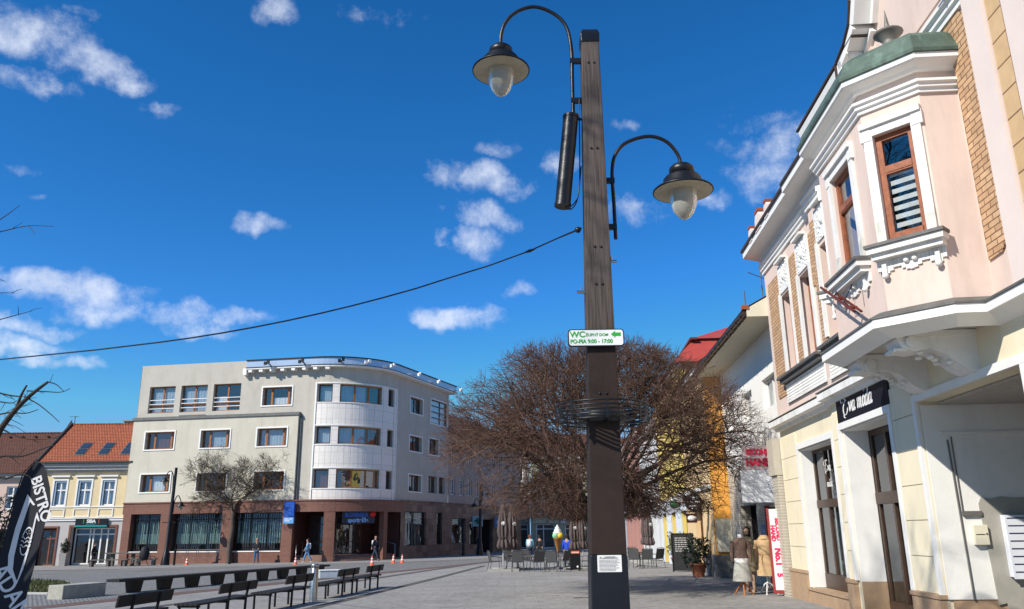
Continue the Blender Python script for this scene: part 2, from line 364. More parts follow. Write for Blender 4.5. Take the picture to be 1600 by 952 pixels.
# ------------------------------------------------------------------ ground
def sheet(name, poly, lift, m, kind='structure'):
    b = MB(); b.add([(x, y, gz(x, y) + lift) for x, y in poly], [tuple(range(len(poly)))]); return obj(name, b, m, kind=kind)
def strip(name, pts, w, lift, m):
    L, Rr = [], []
    for i, p in enumerate(pts):
        a = Vector(pts[max(i - 1, 0)]); c = Vector(pts[min(i + 1, len(pts) - 1)]); t = (c - a).normalized(); n = Vector((-t.y, t.x)) * w / 2
        L.append((p[0] + n.x, p[1] + n.y)); Rr.append((p[0] - n.x, p[1] - n.y))
    b = MB(); vs = [(x, y, gz(x, y) + lift) for q in zip(L, Rr) for x, y in q]
    b.add(vs, [(2 * i, 2 * i + 1, 2 * i + 3, 2 * i + 2) for i in range(len(pts) - 1)]); return obj(name, b, m, kind='structure')
M_ASPH = mat('asphalt', (.17, .165, .16), .9, 0, .25, .35, .5, 60)
M_CONC = brick('concrete_paving', (.255, .245, .23), (.285, .275, .26), (.17, .165, .155), 1.2, .6, 'xy', .009, .5, .85, .25, .34)
def patches(m, scale, lo, hi):                # broad worn and washed areas over a paving material
    nt = m.node_tree; N = nt.nodes; L = nt.links; b = N['Principled BSDF']; src = b.inputs['Base Color'].links[0].from_socket; tc = [n for n in N if n.type == 'TEX_COORD'][0]
    n = N.new('ShaderNodeTexNoise'); n.inputs['Scale'].default_value = scale; n.inputs['Detail'].default_value = 8; n.inputs['Roughness'].default_value = .7; n.inputs['Distortion'].default_value = .6; L.new(tc.outputs['Object'], n.inputs[0])
    r = N.new('ShaderNodeMapRange'); r.inputs[1].default_value = .32; r.inputs[2].default_value = .68; r.inputs[3].default_value = lo; r.inputs[4].default_value = hi; L.new(n.outputs['Fac'], r.inputs[0])
    sp = N.new('ShaderNodeTexVoronoi'); sp.inputs['Scale'].default_value = 1.6; L.new(tc.outputs['Object'], sp.inputs[0]); k = N.new('ShaderNodeMapRange'); k.inputs[1].default_value = .03; k.inputs[2].default_value = .06; k.inputs[3].default_value = .7; L.new(sp.outputs['Distance'], k.inputs[0])
    mu = N.new('ShaderNodeMath'); mu.operation = 'MULTIPLY'; L.new(r.outputs[0], mu.inputs[0]); L.new(k.outputs[0], mu.inputs[1])
    x = N.new('ShaderNodeVectorMath'); x.operation = 'SCALE'; L.new(src, x.inputs[0]); L.new(mu.outputs[0], x.inputs['Scale']); L.new(x.outputs[0], b.inputs['Base Color'])
patches(M_CONC, .35, .82, 1.12)
M_COBB = brick('granite_setts', (.30, .295, .285), (.22, .22, .215), (.10, .10, .095), .14, .12, 'xy', .02, .5, .8, .9, .4)
M_DARKP = brick('dark_paving', (.085, .075, .068), (.12, .105, .095), (.05, .05, .05), .3, .15, 'xy', .012, .5, .85, .4, .3)
M_PAVE = brick('pavement_slabs', (.24, .235, .225), (.27, .26, .25), (.14, .14, .13), .5, .5, 'xy', .01, .5, .85, .3, .25)
sheet('ground', [(-400, -120), (400, -120), (400, 500), (-400, 500)], 0, M_ASPH)
sheet('plaza_paving', [(-18.5, 6), (-30, -12), (20, -12), (20, 120), (13, 120), (-.3, 57.5)], .008, M_CONC)
sheet('cobbled_paving', [(-18.5, 6), (-.3, 57.5), (-6, 56.2), (-22, 48.6), (-42, 39.2), (-42, 0)], .008, M_COBB)
sheet('pavement', [(-60, 56.5), (-24, 54.6), (-8, 58.2), (-2.5, 62), (14, 112), (6, 112), (-8, 70), (-20, 68), (-60, 68)], .012, M_PAVE)
strip('dark_paving_strip', [(-14.5, 18.2), (-8.9, 34.0), (-6.5, 40.6), (-4.3, 46.5), (-1, 56.5)], .95, .014, mat('red_brown_paving', (.13, .085, .07), .85, 0, .3, 4, .3, 30))
strip('dark_paving_strip', [(-10.2, 20.5), (-7.5, 28.35), (-6.05, 34.75), (-4.15, 43.9), (-1.5, 55)], .42, .016, M_DARKP)
strip('dark_paving_strip', [(-6.2, 12), (-4.95, 21.5), (-4.28, 26.8), (-3.25, 34.5), (-1.75, 47.7)], .34, .014, M_DARKP)
strip('road_marking', [(-30, 51.6), (-22.6, 53.0), (-16, 54.9), (-11, 56.3)], .16, .016, mat('worn_white_line', (.5, .49, .46), .8, 0, .3, 3))
sheet('drain_grate', [(1.55, 22.6), (2.15, 22.6), (2.15, 22.85), (1.55, 22.85)], .014, M_DARKP)

# ------------------------------------------------------------------ grey corner building
M_GREY = mat('grey_render', (.47, .445, .385), .9, 0, .07, .8, .25, 30, stain=((.30, .28, .235), .9, .55))
M_CREAM = mat('cream_render', (.54, .51, .42), .9, 0, .06, .8, .25, 30, stain=((.36, .33, .26), 1.1, .5))
M_BROWN = brick('brown_stone_cladding', (.165, .075, .052), (.19, .09, .065), (.10, .05, .04), 1.1, .62, 'xz', .008, 0, .5, .1, .22)
M_BROWN2 = brick('mottled_stone_cladding', (.11, .06, .045), (.22, .15, .11), (.07, .045, .035), .9, .55, 'yz', .01, .37, .55, .1, .35)
M_TILEW = brick('white_wall_tiles', (.74, .70, .65), (.79, .745, .69), (.46, .43, .39), .45, .85, 'xz', .012, 0, .35, .15, .08)
M_WOOD = mat('orange_brown_window_wood', (.30, .115, .035), .45, 0, .25, 9, .2, 60)
M_WOODD = mat('dark_brown_window_wood', (.10, .04, .018), .5, 0, .25, 9, .2, 60)
M_ZINC = mat('zinc_sheet', (.14, .14, .135), .5, .4, .2, 4)
PLx, PLy = -16.7533, 62.7281; aL = R(-10.17)
arcr, arcth, uc = 5.0, R(79.47), 1.3; ALEN = arcr * arcth
def gmap(s, d, z, off=0):                     # along the facade, round the corner, along the side street
    d = d + off
    if s <= 0: return (uc + s, d, z)
    if s < ALEN:
        t = s / arcr; r = arcr - d; return (uc + r * math.sin(t), arcr - r * math.cos(t), z)
    t = arcth; r = arcr - d; q = s - ALEN
    return (uc + r * math.sin(t) + q * math.cos(t), arcr - r * math.cos(t) + q * math.sin(t), z)
def gfront(off): return lambda s, d, z: (s, d + off, z)
ARC = [i * ALEN / 14 for i in range(15)]
def grey_building():
    T = thing('corner_building', 'grey four storey corner building with rounded white tiled corner and brown stone ground floor', 'building', (PLx, PLy, 0), aL)
    w = MB()
    gm = lambda s, d, z: gmap(s, d, z)
    # upper front wall, corner and side wall
    top4 = [(-13.27, -10.96), (-10.44, -8.1), (-7.56, -5.17)]
    h = [(a - 1.3, b - 1.3, 11.15, 13.33, .9) for a, b in top4] + [(-3.25 - 1.3, -.75 - 1.3, 11.43, 12.87, .9)]
    rows = [(11.55, 12.95), (8.3, 9.62), (4.95, 6.35)]
    for z0, z1 in rows:
        h += [(.12, 1.3, z0, z1, .9), (1.85, 5.47, z0, z1, .9), (6.2, 7.05, z0, z1, .9), (9.98, 12.3, z0, z1 - .05, .9)]
    h += [(13.9, 17.3, 11.1, 13.25, .9), (13.65, 15.6, 8.3, 9.7, .9), (13.65, 15.45, 4.95, 6.4, .9)]
    h += [(a, a + 1.35, 4.95, 6.4, .9) for a in (15.8, 17.8, 19.75, 21.7, 23.6, 25.6, 27.6, 29.6)]
    h = [q for q in h if q[1] <= 17.71]
    holewall(w, gm, -15.5, 17.7, 10.5, 15.05, [q for q in h if q[2] > 10.5], .9, [-1.3 + .02] + ARC); holewall(w, gm, -1.28, 17.7, 4.05, 10.5, [q for q in h if q[2] < 10.5], .9, ARC)
    w.mbox(gm, -15.5, 0, .01, .4, 15.05, 15.12); w.mbox(gm, -15.5, -15.45, 0, 12, -.9, 15.05)
    w.add([gm(17.7, 0, -1), gm(17.7, 13, -1), gm(17.7, 13, 15.05), gm(17.7, 0, 15.05)], [(0, 1, 2, 3)])
    w.add([gm(-15.5, .02, 15.03)] + [gm(s, .02, 15.03) for s in [0] + ARC] + [gm(17.7, .02, 15.03), gm(17.7, 13, 15.03), gm(-15.5, 15, 15.03)], [tuple(range(19))])
    obj('wall', w, [M_GREY, DARK], T)
    # left block standing slightly forward, under a zinc ledge
    b = MB(); bf = gfront(-.3)
    hw = [(-12.97, -10.42), (-8.12, -5.62), (-3.3, -.82)]
    hh = [(a, c, z0, z1, .8) for a, c in hw for z0, z1 in ((8.2, 9.58), (4.88, 6.24))]
    holewall(b, bf, -14.2, .05, 4.05, 10.55, hh, .8)
    b.mbox(bf, -14.2, -14.18, 0, .3, 4.05, 10.55); b.mbox(bf, .03, .05, .01, .3, 4.05, 10.55)
    obj('front_block', b, [M_CREAM, DARK], T)
    z = MB(); z.mbox(bf, -14.3, .14, -.1, .35, 10.55, 10.67); z.mbox(bf, -14.28, .12, -.07, .35, 10.67, 10.78); z.mbox(bf, -10.2, -8, -.08, .3, 10.78, 10.86)
    obj('ledge', z, M_ZINC, T)
    p = MB(); p.tube([(.2, -.08, 10.5), (.2, -.08, 4.1)], .07, 8); obj('downpipe', p, M_ZINC, T)
    tr = MB()
    for a, c in hw:
        for z0, z1 in ((8.2, 9.58), (4.88, 6.24)): surround(tr, bf, a, c, z0, z1, .1, .05)
    surround(tr, gm, -4.55, -2.05, 11.43, 12.87, .1, .05)
    for z0, z1 in rows: surround(tr, gm, 9.98, 12.3, z0, z1 - .05, .1, .05); 
    surround(tr, gm, 13.9, 17.3, 11.1, 13.25, .1, .05); surround(tr, gm, 13.65, 15.6, 8.3, 9.7, .1, .05)
    obj('window_surrounds', tr, WHITE, T)
    for k, (a, c) in enumerate(top4):
        m = lambda s, d, zz: gmap(s - 1.3, d, zz)
        q = window(T, m, a, c, 11.15, 13.33, .25, M_WOOD, GLASS, (.5,), (.28,), .09, curtain=(.08, .92 if k < 2 else .5, .02, .98 if k < 2 else .55, CURTB if k < 2 else CURT), pw=.13)
        r = MB()
        for i, zz in enumerate((11.5, 11.86, 12.2)): r.mbox(m, a + .02, c - .02, .08, .13, zz, zz + .05)
        obj('railing', r, WHITE, T)
    for i, (a, c) in enumerate(hw):
        for j, (z0, z1) in enumerate(((8.2, 9.58), (4.88, 6.24))):
            cm = [(.22, .8, 0, 1, CURTR), (.22, .82, 0, 1, CURTB), (.02, .98, .0, 1, CURTB), (.28, .72, .05, .95, CURT), (.05, .95, .1, 1, CURTR), (.1, .95, .1, 1, CURTR)][i + 3 * j]
            window(T, bf, a, c, z0, z1, .3, M_WOOD, GLASS, (.27, .84), (), .09, curtain=cm, pw=.16)
    window(T, gm, -4.55, -2.05, 11.43, 12.87, .3, M_WOOD, GLASS, (.27, .84), (), .09, curtain=(.3, .98, 0, .45, CURT), pw=.16)
    # rounded corner: tiled bands, pillars, strip windows
    t = MB(); t2 = MB()
    for z0, z1 in ((13.0, 13.1), (11.46, 11.53), (9.68, 9.76), (8.18, 8.26), (6.42, 6.5), (4.86, 4.93)): t2.mbox(gm, 0, 7.55, -.1, .05, z0, z1, 20)
    for z0, z1 in ((9.76, 11.46), (6.5, 8.18), (4.08, 4.86)): t.mbox(gm, .1, 7.45, -.06, .05, z0, z1, 20)
    t2.mbox(gm, -.05, .06, -.12, .05, 4.08, 13.12); t2.mbox(gm, 7.46, 7.56, -.12, .05, 4.08, 13.12)
    for z0, z1 in rows:
        for a, c in ((1.3, 1.85), (5.47, 6.2)): t.mbox(gm, a, c, -.05, .3, z0 - .02, z1 + .05, 3)
        t.mbox(gm, 7.05, 7.45, -.05, .3, z0 - .02, z1 + .05, 2)
    obj('tiled_band', t, M_TILEW, T); obj('white_trim', t2, WHITE, T)
    for j, (z0, z1) in enumerate(rows):
        cc = (CURTB, CURTB, CURTR)[j]
        window(T, gm, .12, 1.3, z0, z1, .22, M_WOODD, GLASS, (), (), .09, n=3, curtain=(.1, .95, .05, .85 if j < 2 else .75, cc))
        window(T, gm, 1.85, 5.47, z0, z1, .22, M_WOOD, GLASS, (.335, .67), (), .09, n=9, curtain=(.02, .62, 0, 1, cc) if j < 2 else None, pw=.14)
        window(T, gm, 6.2, 7.05, z0, z1, .22, M_WOODD, GLASS, (.5,), (), .07, n=2)
        window(T, gm, 9.98, 12.3, z0, z1 - .05, .3, M_WOODD, GLASS, (.55,), (), .1)
    window(T, gm, 13.9, 17.3, 11.1, 13.25, .1, IRON, GLASS, (.6,), (.25, .5, .75), .08, curtain=(.02, .98, .02, .98, CURT))
    window(T, gm, 13.65, 15.6, 8.3, 9.7, .3, M_WOODD, GLASS, (.5,), (), .1, curtain=(.02, .98, 0, 1, CURTR))
    window(T, gm, 13.65, 15.45, 4.95, 6.4, .3, M_WOODD, GLASS, (.5,), (), .1)
    window(T, gm, 15.8, 17.15, 4.95, 6.4, .3, M_WOODD, GLASS, (.5,), (), .1)
    # roof slab, its brackets, and the rail band with floodlights
    s = MB(); s.mbox(gm, -5.9, 18.4, -.55, .3, 14.3, 14.42, 60)
    obj('roof_slab', s, WHITE, T)
    s = MB()
    q = -5.7
    while q < .9: s.mbox(gm, q, q + .3, -.5, 0, 14.08, 14.3); q += .92
    s.mbox(gm, -6.2, -5.9, -.42, .05, 13.9, 14.42)
    obj('brackets', s, WHITE, T)
    s = MB(); s.mbox(gm, -5.9, 18.3, -.5, -.44, 14.46, 15.0, 60)
    obj('rail_band', s, mat('pale_blue_sheet', (.42, .52, .66), .28, .35, .05, 2), T)
    s = MB(); s.mbox(gm, -5.9, 18.4, -.58, -.4, 15.0, 15.08, 60); s.mbox(gm, -5.9, 18.42, -.6, -.38, 14.42, 14.46, 60); obj('rail', s, IRON, T)
    for q in (-3.9, -1.0, 1.85, 3.6, 5.6, 9.6, 13.4, 18.2):
        f = MB(); f.mbox(gm, q - .05, q + .05, -.95, -.5, 14.62, 14.68); f.mbox(gm, q - .2, q - .02, -1.1, -.92, 14.5, 14.75); f.mbox(gm, q + .04, q + .22, -1.1, -.92, 14.62, 14.86)
        obj('floodlight', f, WHITE if q > 3 else IRON, T)
    # brown ground floor: fascia, piers, recessed shop glass, corner entrance
    g = MB()
    cg = lambda s, d, z: gmap(s - 0, d - .35, z)
    g.mbox(cg, -15.5, 8.7, 0, .5, 3.2, 4.06, 60); g.mbox(cg, -15.52, 8.7, -.06, .3, 4.0, 4.1, 60)
    U = lambda a: a - 1.3
    for a, c in ((-14.1, -13.42), (-10.85, -9.9), (-5.67, -4.82), (-.74, .12)): g.mbox(cg, U(a), U(c), .001, 1.3, -1, 3.2)
    for a, c in ((-13.42, -10.85), (-9.9, -5.67), (-4.82, -.74)): g.mbox(cg, U(a), U(c), .12, .62, -1, .32)
    g.mbox(cg, 1.16, 1.95, .02, .7, -1, 3.2, 3); g.mbox(cg, 5.8, 6.22, .02, .5, -1, 3.2, 2)
    obj('stone_base', g, M_BROWN, T)
    sl = MB()
    for a, c in ((-13.42, -10.85), (-9.9, -5.67), (-4.82, -.74)): sl.mbox(cg, U(a) + .01, U(c) - .01, .08, .6, .325, .40)
    obj('sill', sl, WHITE, T)
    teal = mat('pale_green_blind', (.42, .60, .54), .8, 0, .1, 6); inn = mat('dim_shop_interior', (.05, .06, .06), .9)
    for a, c in ((-13.42, -10.85), (-9.9, -5.67), (-4.82, -.74)):
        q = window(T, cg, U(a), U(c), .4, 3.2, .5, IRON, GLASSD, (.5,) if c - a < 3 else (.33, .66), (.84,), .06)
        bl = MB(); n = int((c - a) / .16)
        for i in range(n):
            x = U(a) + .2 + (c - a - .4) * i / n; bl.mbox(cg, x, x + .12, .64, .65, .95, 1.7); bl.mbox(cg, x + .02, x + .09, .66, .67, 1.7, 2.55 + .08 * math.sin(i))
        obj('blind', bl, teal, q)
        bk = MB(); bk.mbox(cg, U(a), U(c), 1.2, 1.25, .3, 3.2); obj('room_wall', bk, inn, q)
        br = MB(); n = int((c - a) / .19)
        for i in range(1, n):
            x = U(a) + (c - a) * i / n; br.mbox(cg, x - .014, x + .014, .3, .33, .4, 3.18)
        br.mbox(cg, U(a), U(c), .305, .325, .5, .53); br.mbox(cg, U(a), U(c), .305, .325, 2.78, 2.81); obj('security_bars', br, IRON, T)
    # entrance recess
    e = MB(); e.mbox(cg, -1.17, 8.7, 3.0, 3.1, -1, 3.25, 24); e.mbox(cg, -1.25, -1.17, .4, 3.1, -1, 3.2); e.mbox(cg, 8.55, 8.7, .4, 3.1, -1, 3.2); e.mbox(cg, -1.2, 8.7, .4, 3.1, 3.2, 3.3, 24)
    obj('entrance_recess', e, mat('dark_red_stone', (.06, .022, .02), .5, 0, .2, 2), T)
    st = MB()
    for i in range(3): st.mbox(cg, -1.1, 8.5, .25 + i * .32, 3.0, -1, -.28 + i * .16, 24)
    obj('steps', st, mat('brown_step_stone', (.22, .13, .10), .7, 0, .15, 3, .2), T)
    window(T, cg, -.6, 1.2, .06, 2.9, 2.5, mat('dark_bronze_frame', (.05, .045, .03), .4, .5), GLASSD, (.3,), (.33, .78), .07, n=3, name='door')
    window(T, cg, 2.1, 5.6, .06, 2.9, 2.3, mat('dark_bronze_frame', (.05, .045, .03), .4, .5), GLASSD, (.25, .5, .75), (.33, .78), .07, n=8, name='door')
    hr = MB()
    for s_ in (-.9, 2.0, 7.9): hr.tube([cg(s_, .3, -.3), cg(s_, .3, .75), cg(s_, 1.4, 1.0), cg(s_, 1.4, 0)], .025, 6)
    obj('handrail', hr, STEEL, T)
    # side street ground floor
    k = MB(); kg = lambda s, d, z: gmap(s, d - .05, z)
    holewall(k, kg, 8.7, 37, -1.2, 4.2, [(9.5, 13.3, .54, 3.28, 1.2), (15.4, 16.5, .56, 3.3, 1.2), (18.6, 21.7, .57, 2.85, 1.2), (22.6, 24.6, .4, 2.6, 1.2), (25.4, 28.5, -.6, 2.8, 2), (30, 33, .3, 2.8, 1.2)], 1.2)
    k.mbox(kg, 8.7, 37, -.1, 0, 4.1, 4.2)
    obj('side_stone_base', k, [M_BROWN2, DARK], T)
    for a, c, z0, z1 in ((9.5, 13.3, .54, 3.28), (15.4, 16.5, .56, 3.3)):
        q = window(T, kg, a, c, z0, z1, .2, IRON, GLASSD, (), (), .06); bl = MB(); n = int((c - a) / .3)
        for i in range(n): x = a + .15 + (c - a - .3) * i / n; bl.mbox(kg, x, x + .13, .42 + .03 * (i % 2), .44 + .03 * (i % 2), z0 + .05, z1 - .1)
        obj('blind', bl, mat('grey_vertical_blind', (.34, .34, .33), .9), q)
    for a, c, z0, z1 in ((18.6, 21.7, .57, 2.85), (22.6, 24.6, .4, 2.6)):
        q = window(T, kg, a, c, z0, z1, .2, IRON, GLASSD, (.62,), (), .07)
        for x in ((19.6,) if a < 20 else (23.2,)):
            dr = MB(); dr.lathe([(.05, 0), (.45, .02), (.36, .6), (.14, 1.15), (.2, 1.4), (.16, 1.62), (.06, 1.7)], 18, Matrix.Translation(kg(x, .65, z0 + .05)), mod=lambda a_, z_: 1 + .09 * math.sin(9 * a_) * max(0, 1 - z_))
            obj('dress', dr, mat('pale_blue_dress', (.55, .6, .72), .8), q)
    return T
grey_building()
def at_grey(s, d, z): 
    x, y, zz = gmap(s, d, z); c, sn = math.cos(aL), math.sin(aL); return Vector((PLx + c * x - sn * y, PLy + sn * x + c * y, zz))
# neighbour along the side street
M_RTILE = brick('orange_roof_tiles', (.42, .12, .05), (.34, .09, .04), (.12, .035, .02), .22, .17, 'xy', .03, .5, .85, .9, .25)
M_RTILEB = brick('brown_roof_tiles', (.14, .055, .035), (.11, .042, .028), (.05, .02, .014), .22, .17, 'xy', .03, .5, .85, .9, .3)
def side_house():
    o = at_grey(17.75, 0, 0); rz_ = R(90 - 20.7)
    T = thing('side_street_house', 'lower grey house with brown tiled roof joined to the corner building', 'building', o, rz_)
    mp = lambda s, d, z: (s, -d * -1, z)
    mp = lambda s, d, z: (s, d, z)                          # x along the street, y into the house (left of it)
    w = MB(); hs = [(a, a + 1.15, z0, z0 + 1.5, .7) for a in (.4, 2.4, 4.4, 6.4, 8.4, 10.4, 12.4, 14.4, 16.4) for z0 in (4.95, 7.9)]
    holewall(w, mp, 0, 19.3, 4.2, 10.3, hs, .7); w.mbox(mp, 19.2, 19.3, 0, 10, -1, 10.3); w.mbox(mp, 0, 19.3, -.3, .2, 10.3, 10.5)
    obj('wall', w, [mat('warm_grey_render', (.36, .33, .29), .9, 0, .1, 1, .2, 30), DARK], T)
    r = MB(); r.prism([(-.5, 10.45), (5.2, 14.0), (10.8, 10.45), (5.2, 14.15 - .4)], 19.4, Matrix(((0, 0, 1, 0), (1, 0, 0, 0), (0, 1, 0, 0), (0, 0, 0, 1)))); obj('roof', r, M_RTILEB, T)
    for a in (.4, 2.4, 4.4, 6.4, 8.4, 10.4, 12.4, 14.4, 16.4):
        for z0 in (4.95, 7.9): window(T, mp, a, a + 1.15, z0, z0 + 1.5, .15, WHITE, GLASS, (.5,), (), .08)
side_house()

# ------------------------------------------------------------------ yellow house and its brown roofed neighbour
def yellow_house():
    Y0 = 65.55; ox = -37.75
    T = thing('yellow_house', 'pale yellow house with orange tiled roof, three skylights and a grey shopfront', 'house', (ox, Y0, -.08)); T.scale = (1.049,) * 3
    mp = lambda s, d, z: (s, d, z)
    wins = [(.88, 1.83), (2.7, 3.72), (4.55, 5.52)]
    up = MB(); holewall(up, mp, 0, 6.9, 2.86, 6.5, [(a, b, 3.82, 5.7, .5) for a, b in wins], .5); up.box(6.85, 6.9, 0, 9, -1, 6.5); up.box(0, .05, 0, 9, 2.86, 6.5)
    obj('wall', up, [mat('pale_yellow_render', (.68, .55, .33), .9, 0, .06, 1, .2, 30), DARK], T)
    lo = MB(); holewall(lo, mp, -.9, 6.9, -1, 2.8, [(.05, 1.55, -.5, 2.2, .6), (2.62, 5.95, -.5, 2.25, .9)], .9)
    obj('ground_floor_wall', lo, [mat('pale_grey_render', (.46, .43, .41), .9, 0, .06, 1.5, .2, 30), DARK], T)
    tr = MB()
    tr.box(-.9, 6.9, -.08, .02, 2.72, 2.88); tr.box(0, 6.9, -.14, .02, 2.88, 2.95); tr.box(0, 6.9, -.05, .02, 3.7, 3.76)
    for a, b in wins:
        surround(tr, mp, a, b, 3.82, 5.7, .12, .04); tr.box(a - .22, b + .22, -.16, .02, 5.96, 6.08)
        for z in (3.0, 3.55): tr.box(a - .1, b + .1, -.05, .02, z, z + .07)
        for x in (a - .1, b + .03): tr.box(x, x + .07, -.052, .02, 3.07, 3.55)
    obj('white_trim', tr, WHITE, T)
    co = MB(); co.box(-.15, 6.9, -.35, .1, 6.48, 6.72); co.box(-.2, 6.9, -.5, .1, 6.72, 6.95); co.box(-.1, 6.9, -.15, .1, 6.3, 6.48); obj('cornice', co, mat('grey_cornice', (.42, .41, .39), .8), T)
    gu = MB(); gu.box(-.3, 6.95, -.68, -.48, 6.97, 7.08); obj('gutter', gu, mat('dark_gutter', (.05, .045, .04), .5), T)
    ro = MB(); ro.add([(-.4, -.6, 7.05), (6.95, -.6, 7.05), (6.95, 3.6, 10.45), (-.4, 3.6, 10.45), (6.95, 8, 7), (-.4, 8, 7)], [(0, 1, 2, 3), (3, 2, 4, 5), (0, 3, 5), (1, 4, 2)])
    for i in range(28): ro.box(-.3 + i * .26, -.3 + i * .26 + .2, 3.5, 3.7, 10.4, 10.53)
    r = obj('roof', ro, M_RTILE, T)
    sl = (10.45 - 7.05) / 4.2
    for x in (2.05, 3.85, 5.6):
        k = MB()
        for (a, b) in ((.75, 1.28), (1.36, 1.9)):
            k.add([(x - .02, -.6 + a, 7.05 + a * sl + .1), (x + .6, -.6 + a, 7.05 + a * sl + .1), (x + .6, -.6 + b, 7.05 + b * sl + .1), (x - .02, -.6 + b, 7.05 + b * sl + .1)], [(0, 1, 2, 3)])
        f = MB(); f.add([(x - .1, -.6 + .68, 7.05 + .68 * sl + .05), (x + .68, -.6 + .68, 7.05 + .68 * sl + .05), (x + .68, -.6 + 1.98, 7.05 + 1.98 * sl + .05), (x - .1, -.6 + 1.98, 7.05 + 1.98 * sl + .05)], [(0, 1, 2, 3)])
        f_ = obj('skylight', f, mat('grey_flashing', (.16, .165, .17), .5, .5), T); obj('pane', k, mat('skylight_glass', (.03, .045, .07), .08, 0, .05, spec=.9), f_)
    rk = MB(); rk.tube([(-.4, -.75, 6.95), (-.4, 3.6, 10.52)], .14, 6); obj('verge', rk, mat('dark_verge', (.045, .04, .038), .6), T)
    for i in range(8): pass
    ch = MB(); ch.box(3.6, 4.2, 4.2, 4.7, 10, 10.75); ch.box(3.5, 4.3, 4.1, 4.8, 10.75, 10.85); obj('chimney', ch, mat('old_chimney_render', (.3, .25, .2), .9), r)
    bl = mat('blue_window_paint', (.30, .42, .52), .6)
    for a, b in wins: window(T, mp, a, b, 3.82, 5.7, .12, WHITE, GLASS, (.5,), (.62,), .1, curtain=(.05, .95, 0, 1, CURTB), pw=.09)
    for a, b in wins:
        s = MB(); s.mbox(mp, a, a + .14, .02, .11, 3.82, 5.7); s.mbox(mp, a + .14, b, .02, .11, 5.58, 5.7); obj('shutter_box', s, bl, T)
    fr = MB(); br = mat('brown_door_surround', (.17, .07, .045), .6)
    surround(fr, mp, .05, 1.55, -.5, 2.2, .14, .06, bottom=False); surround(fr, mp, 2.62, 5.95, -.5, 2.25, .16, .06, bottom=False); obj('door_surround', fr, br, T)
    window(T, mp, .2, 1.5, -.5, 2.1, .4, br, GLASSD, (.55,), (.75,), .1, name='door')
    window(T, mp, 2.7, 5.9, -.45, 2.2, .5, WHITE, GLASSD, (.36, .44, .62, .78), (.82,), .1, name='shop_door')
    # display figure behind the glass
    return T
yellow_house()
def shop_sign():
    o = thing('shop_sign', 'black shop sign reading SIBA with teal lower edge over the white glazed doors', 'shop sign', (-33.4, 65.4, 2.32))
    b = MB(); b.box(-1.25, 1.25, -.06, .06, .1, .52 + .1); obj('board', b, mat('black_sign_board', (.012, .013, .016), .35), o)
    t = MB(); t.box(-1.27, 1.27, -.07, .05, -.02, .1); obj('teal_edge', t, mat('teal_strip', (.02, .26, .27), .4), o)
    lettering('lettering', 'SIBA', .36, frame((1, 0, 0), (0, 0, 1), (0, -.065, .4)), WHITE, o, bold=.012)
    r = MB(); random.seed(3)
    for i in range(16): x = -.4 + i * .05; r.box(x, x + .03, -.064, -.05, .165, .2 + .02 * random.random())
    obj('small_print', r, mat('teal_letters', (.05, .4, .4), .5), o)
    s = MB(); s.box(-.62, -.58, -.065, -.05, .22, .55); obj('stripe', s, mat('green_stripe', (.05, .35, .1), .5), o)
    s = MB(); s.box(.58, .62, -.065, -.05, .22, .55); obj('stripe', s, mat('orange_stripe', (.6, .1, .03), .5), o)
shop_sign()
def brown_house():
    T = thing('brown_roofed_house', 'pink house under a long dark brown tiled roof, partly behind the black feather flag', 'house', (-57.9, 65.7, 0))
    mp = lambda s, d, z: (s, d, z)
    w = MB(); holewall(w, mp, 0, 19.9, -1, 6.2, [(a, a + 1, 3.7, 5.5, .4) for a in (10, 12.4, 14.8, 17.2)] + [(a, a + 1.4, -.3, 2.2, .5) for a in (11, 14, 17)], .4); obj('wall', w, [mat('pale_pink_render', (.58, .44, .37), .9, 0, .06, 1), DARK], T)
    for a in (10, 12.4, 14.8, 17.2): window(T, mp, a, a + 1, 3.7, 5.5, .1, WHITE, GLASS, (.5,), (.6,), .1)
    c = MB(); c.box(0, 19.9, -.4, .1, 6.2, 6.5); c.box(0, 19.9, -.2, .1, 5.95, 6.2); obj('cornice', c, mat('grey_cornice', (.42, .41, .39), .8), T)
    r = MB(); r.add([(-.3, -.6, 6.5), (19.75, -.6, 6.5), (19.75, 4.3, 10.25), (-.3, 4.3, 10.25), (19.75, 9, 6.5), (-.3, 9, 6.5)], [(0, 1, 2, 3), (3, 2, 4, 5), (0, 3, 5), (1, 4, 2)])
    for i in range(74): r.box(-.3 + i * .27, -.3 + i * .27 + .2, 4.2, 4.4, 10.2, 10.33)
    ro = obj('roof', r, M_RTILEB, T)
    g = MB()
    for i in range(9): g.box(10 + i * 1.1, 10.18 + i * 1.1, 3.55, 3.75, 9.85, 9.95)
    obj('snow_guard', g, M_RTILEB, ro)
    # satellite dish with its mast stands on the ridge
    d = thing('satellite_dish', 'grey satellite dish on a short mast above the roof ridge', 'satellite dish', (-38.3, 69.9, 10.2))
    m = MB(); m.tube([(0, 0, 0), (0, 0, 1.5)], .03, 6); m.tube([(-.5, 0, 1.45), (.35, 0, 1.45)], .012, 5)
    for x in (-.4, -.2, 0, .2): m.tube([(x, -.25, 1.45), (x, .25, 1.45)], .01, 5)
    obj('mast', m, M_ZINC, d)
    b = MB(); Mx = Matrix.Translation((-.32, 0, .62)) @ Matrix.Rotation(R(-62), 4, 'Y') @ Matrix.Rotation(R(25), 4, 'X')
    b.lathe([(.02, .0), (.3, .05), (.55, .16), (.56, .18), (.3, .08), (.02, .03)], 24, Mx); obj('dish', b, mat('dish_grey', (.16, .15, .15), .6), d)
brown_house()

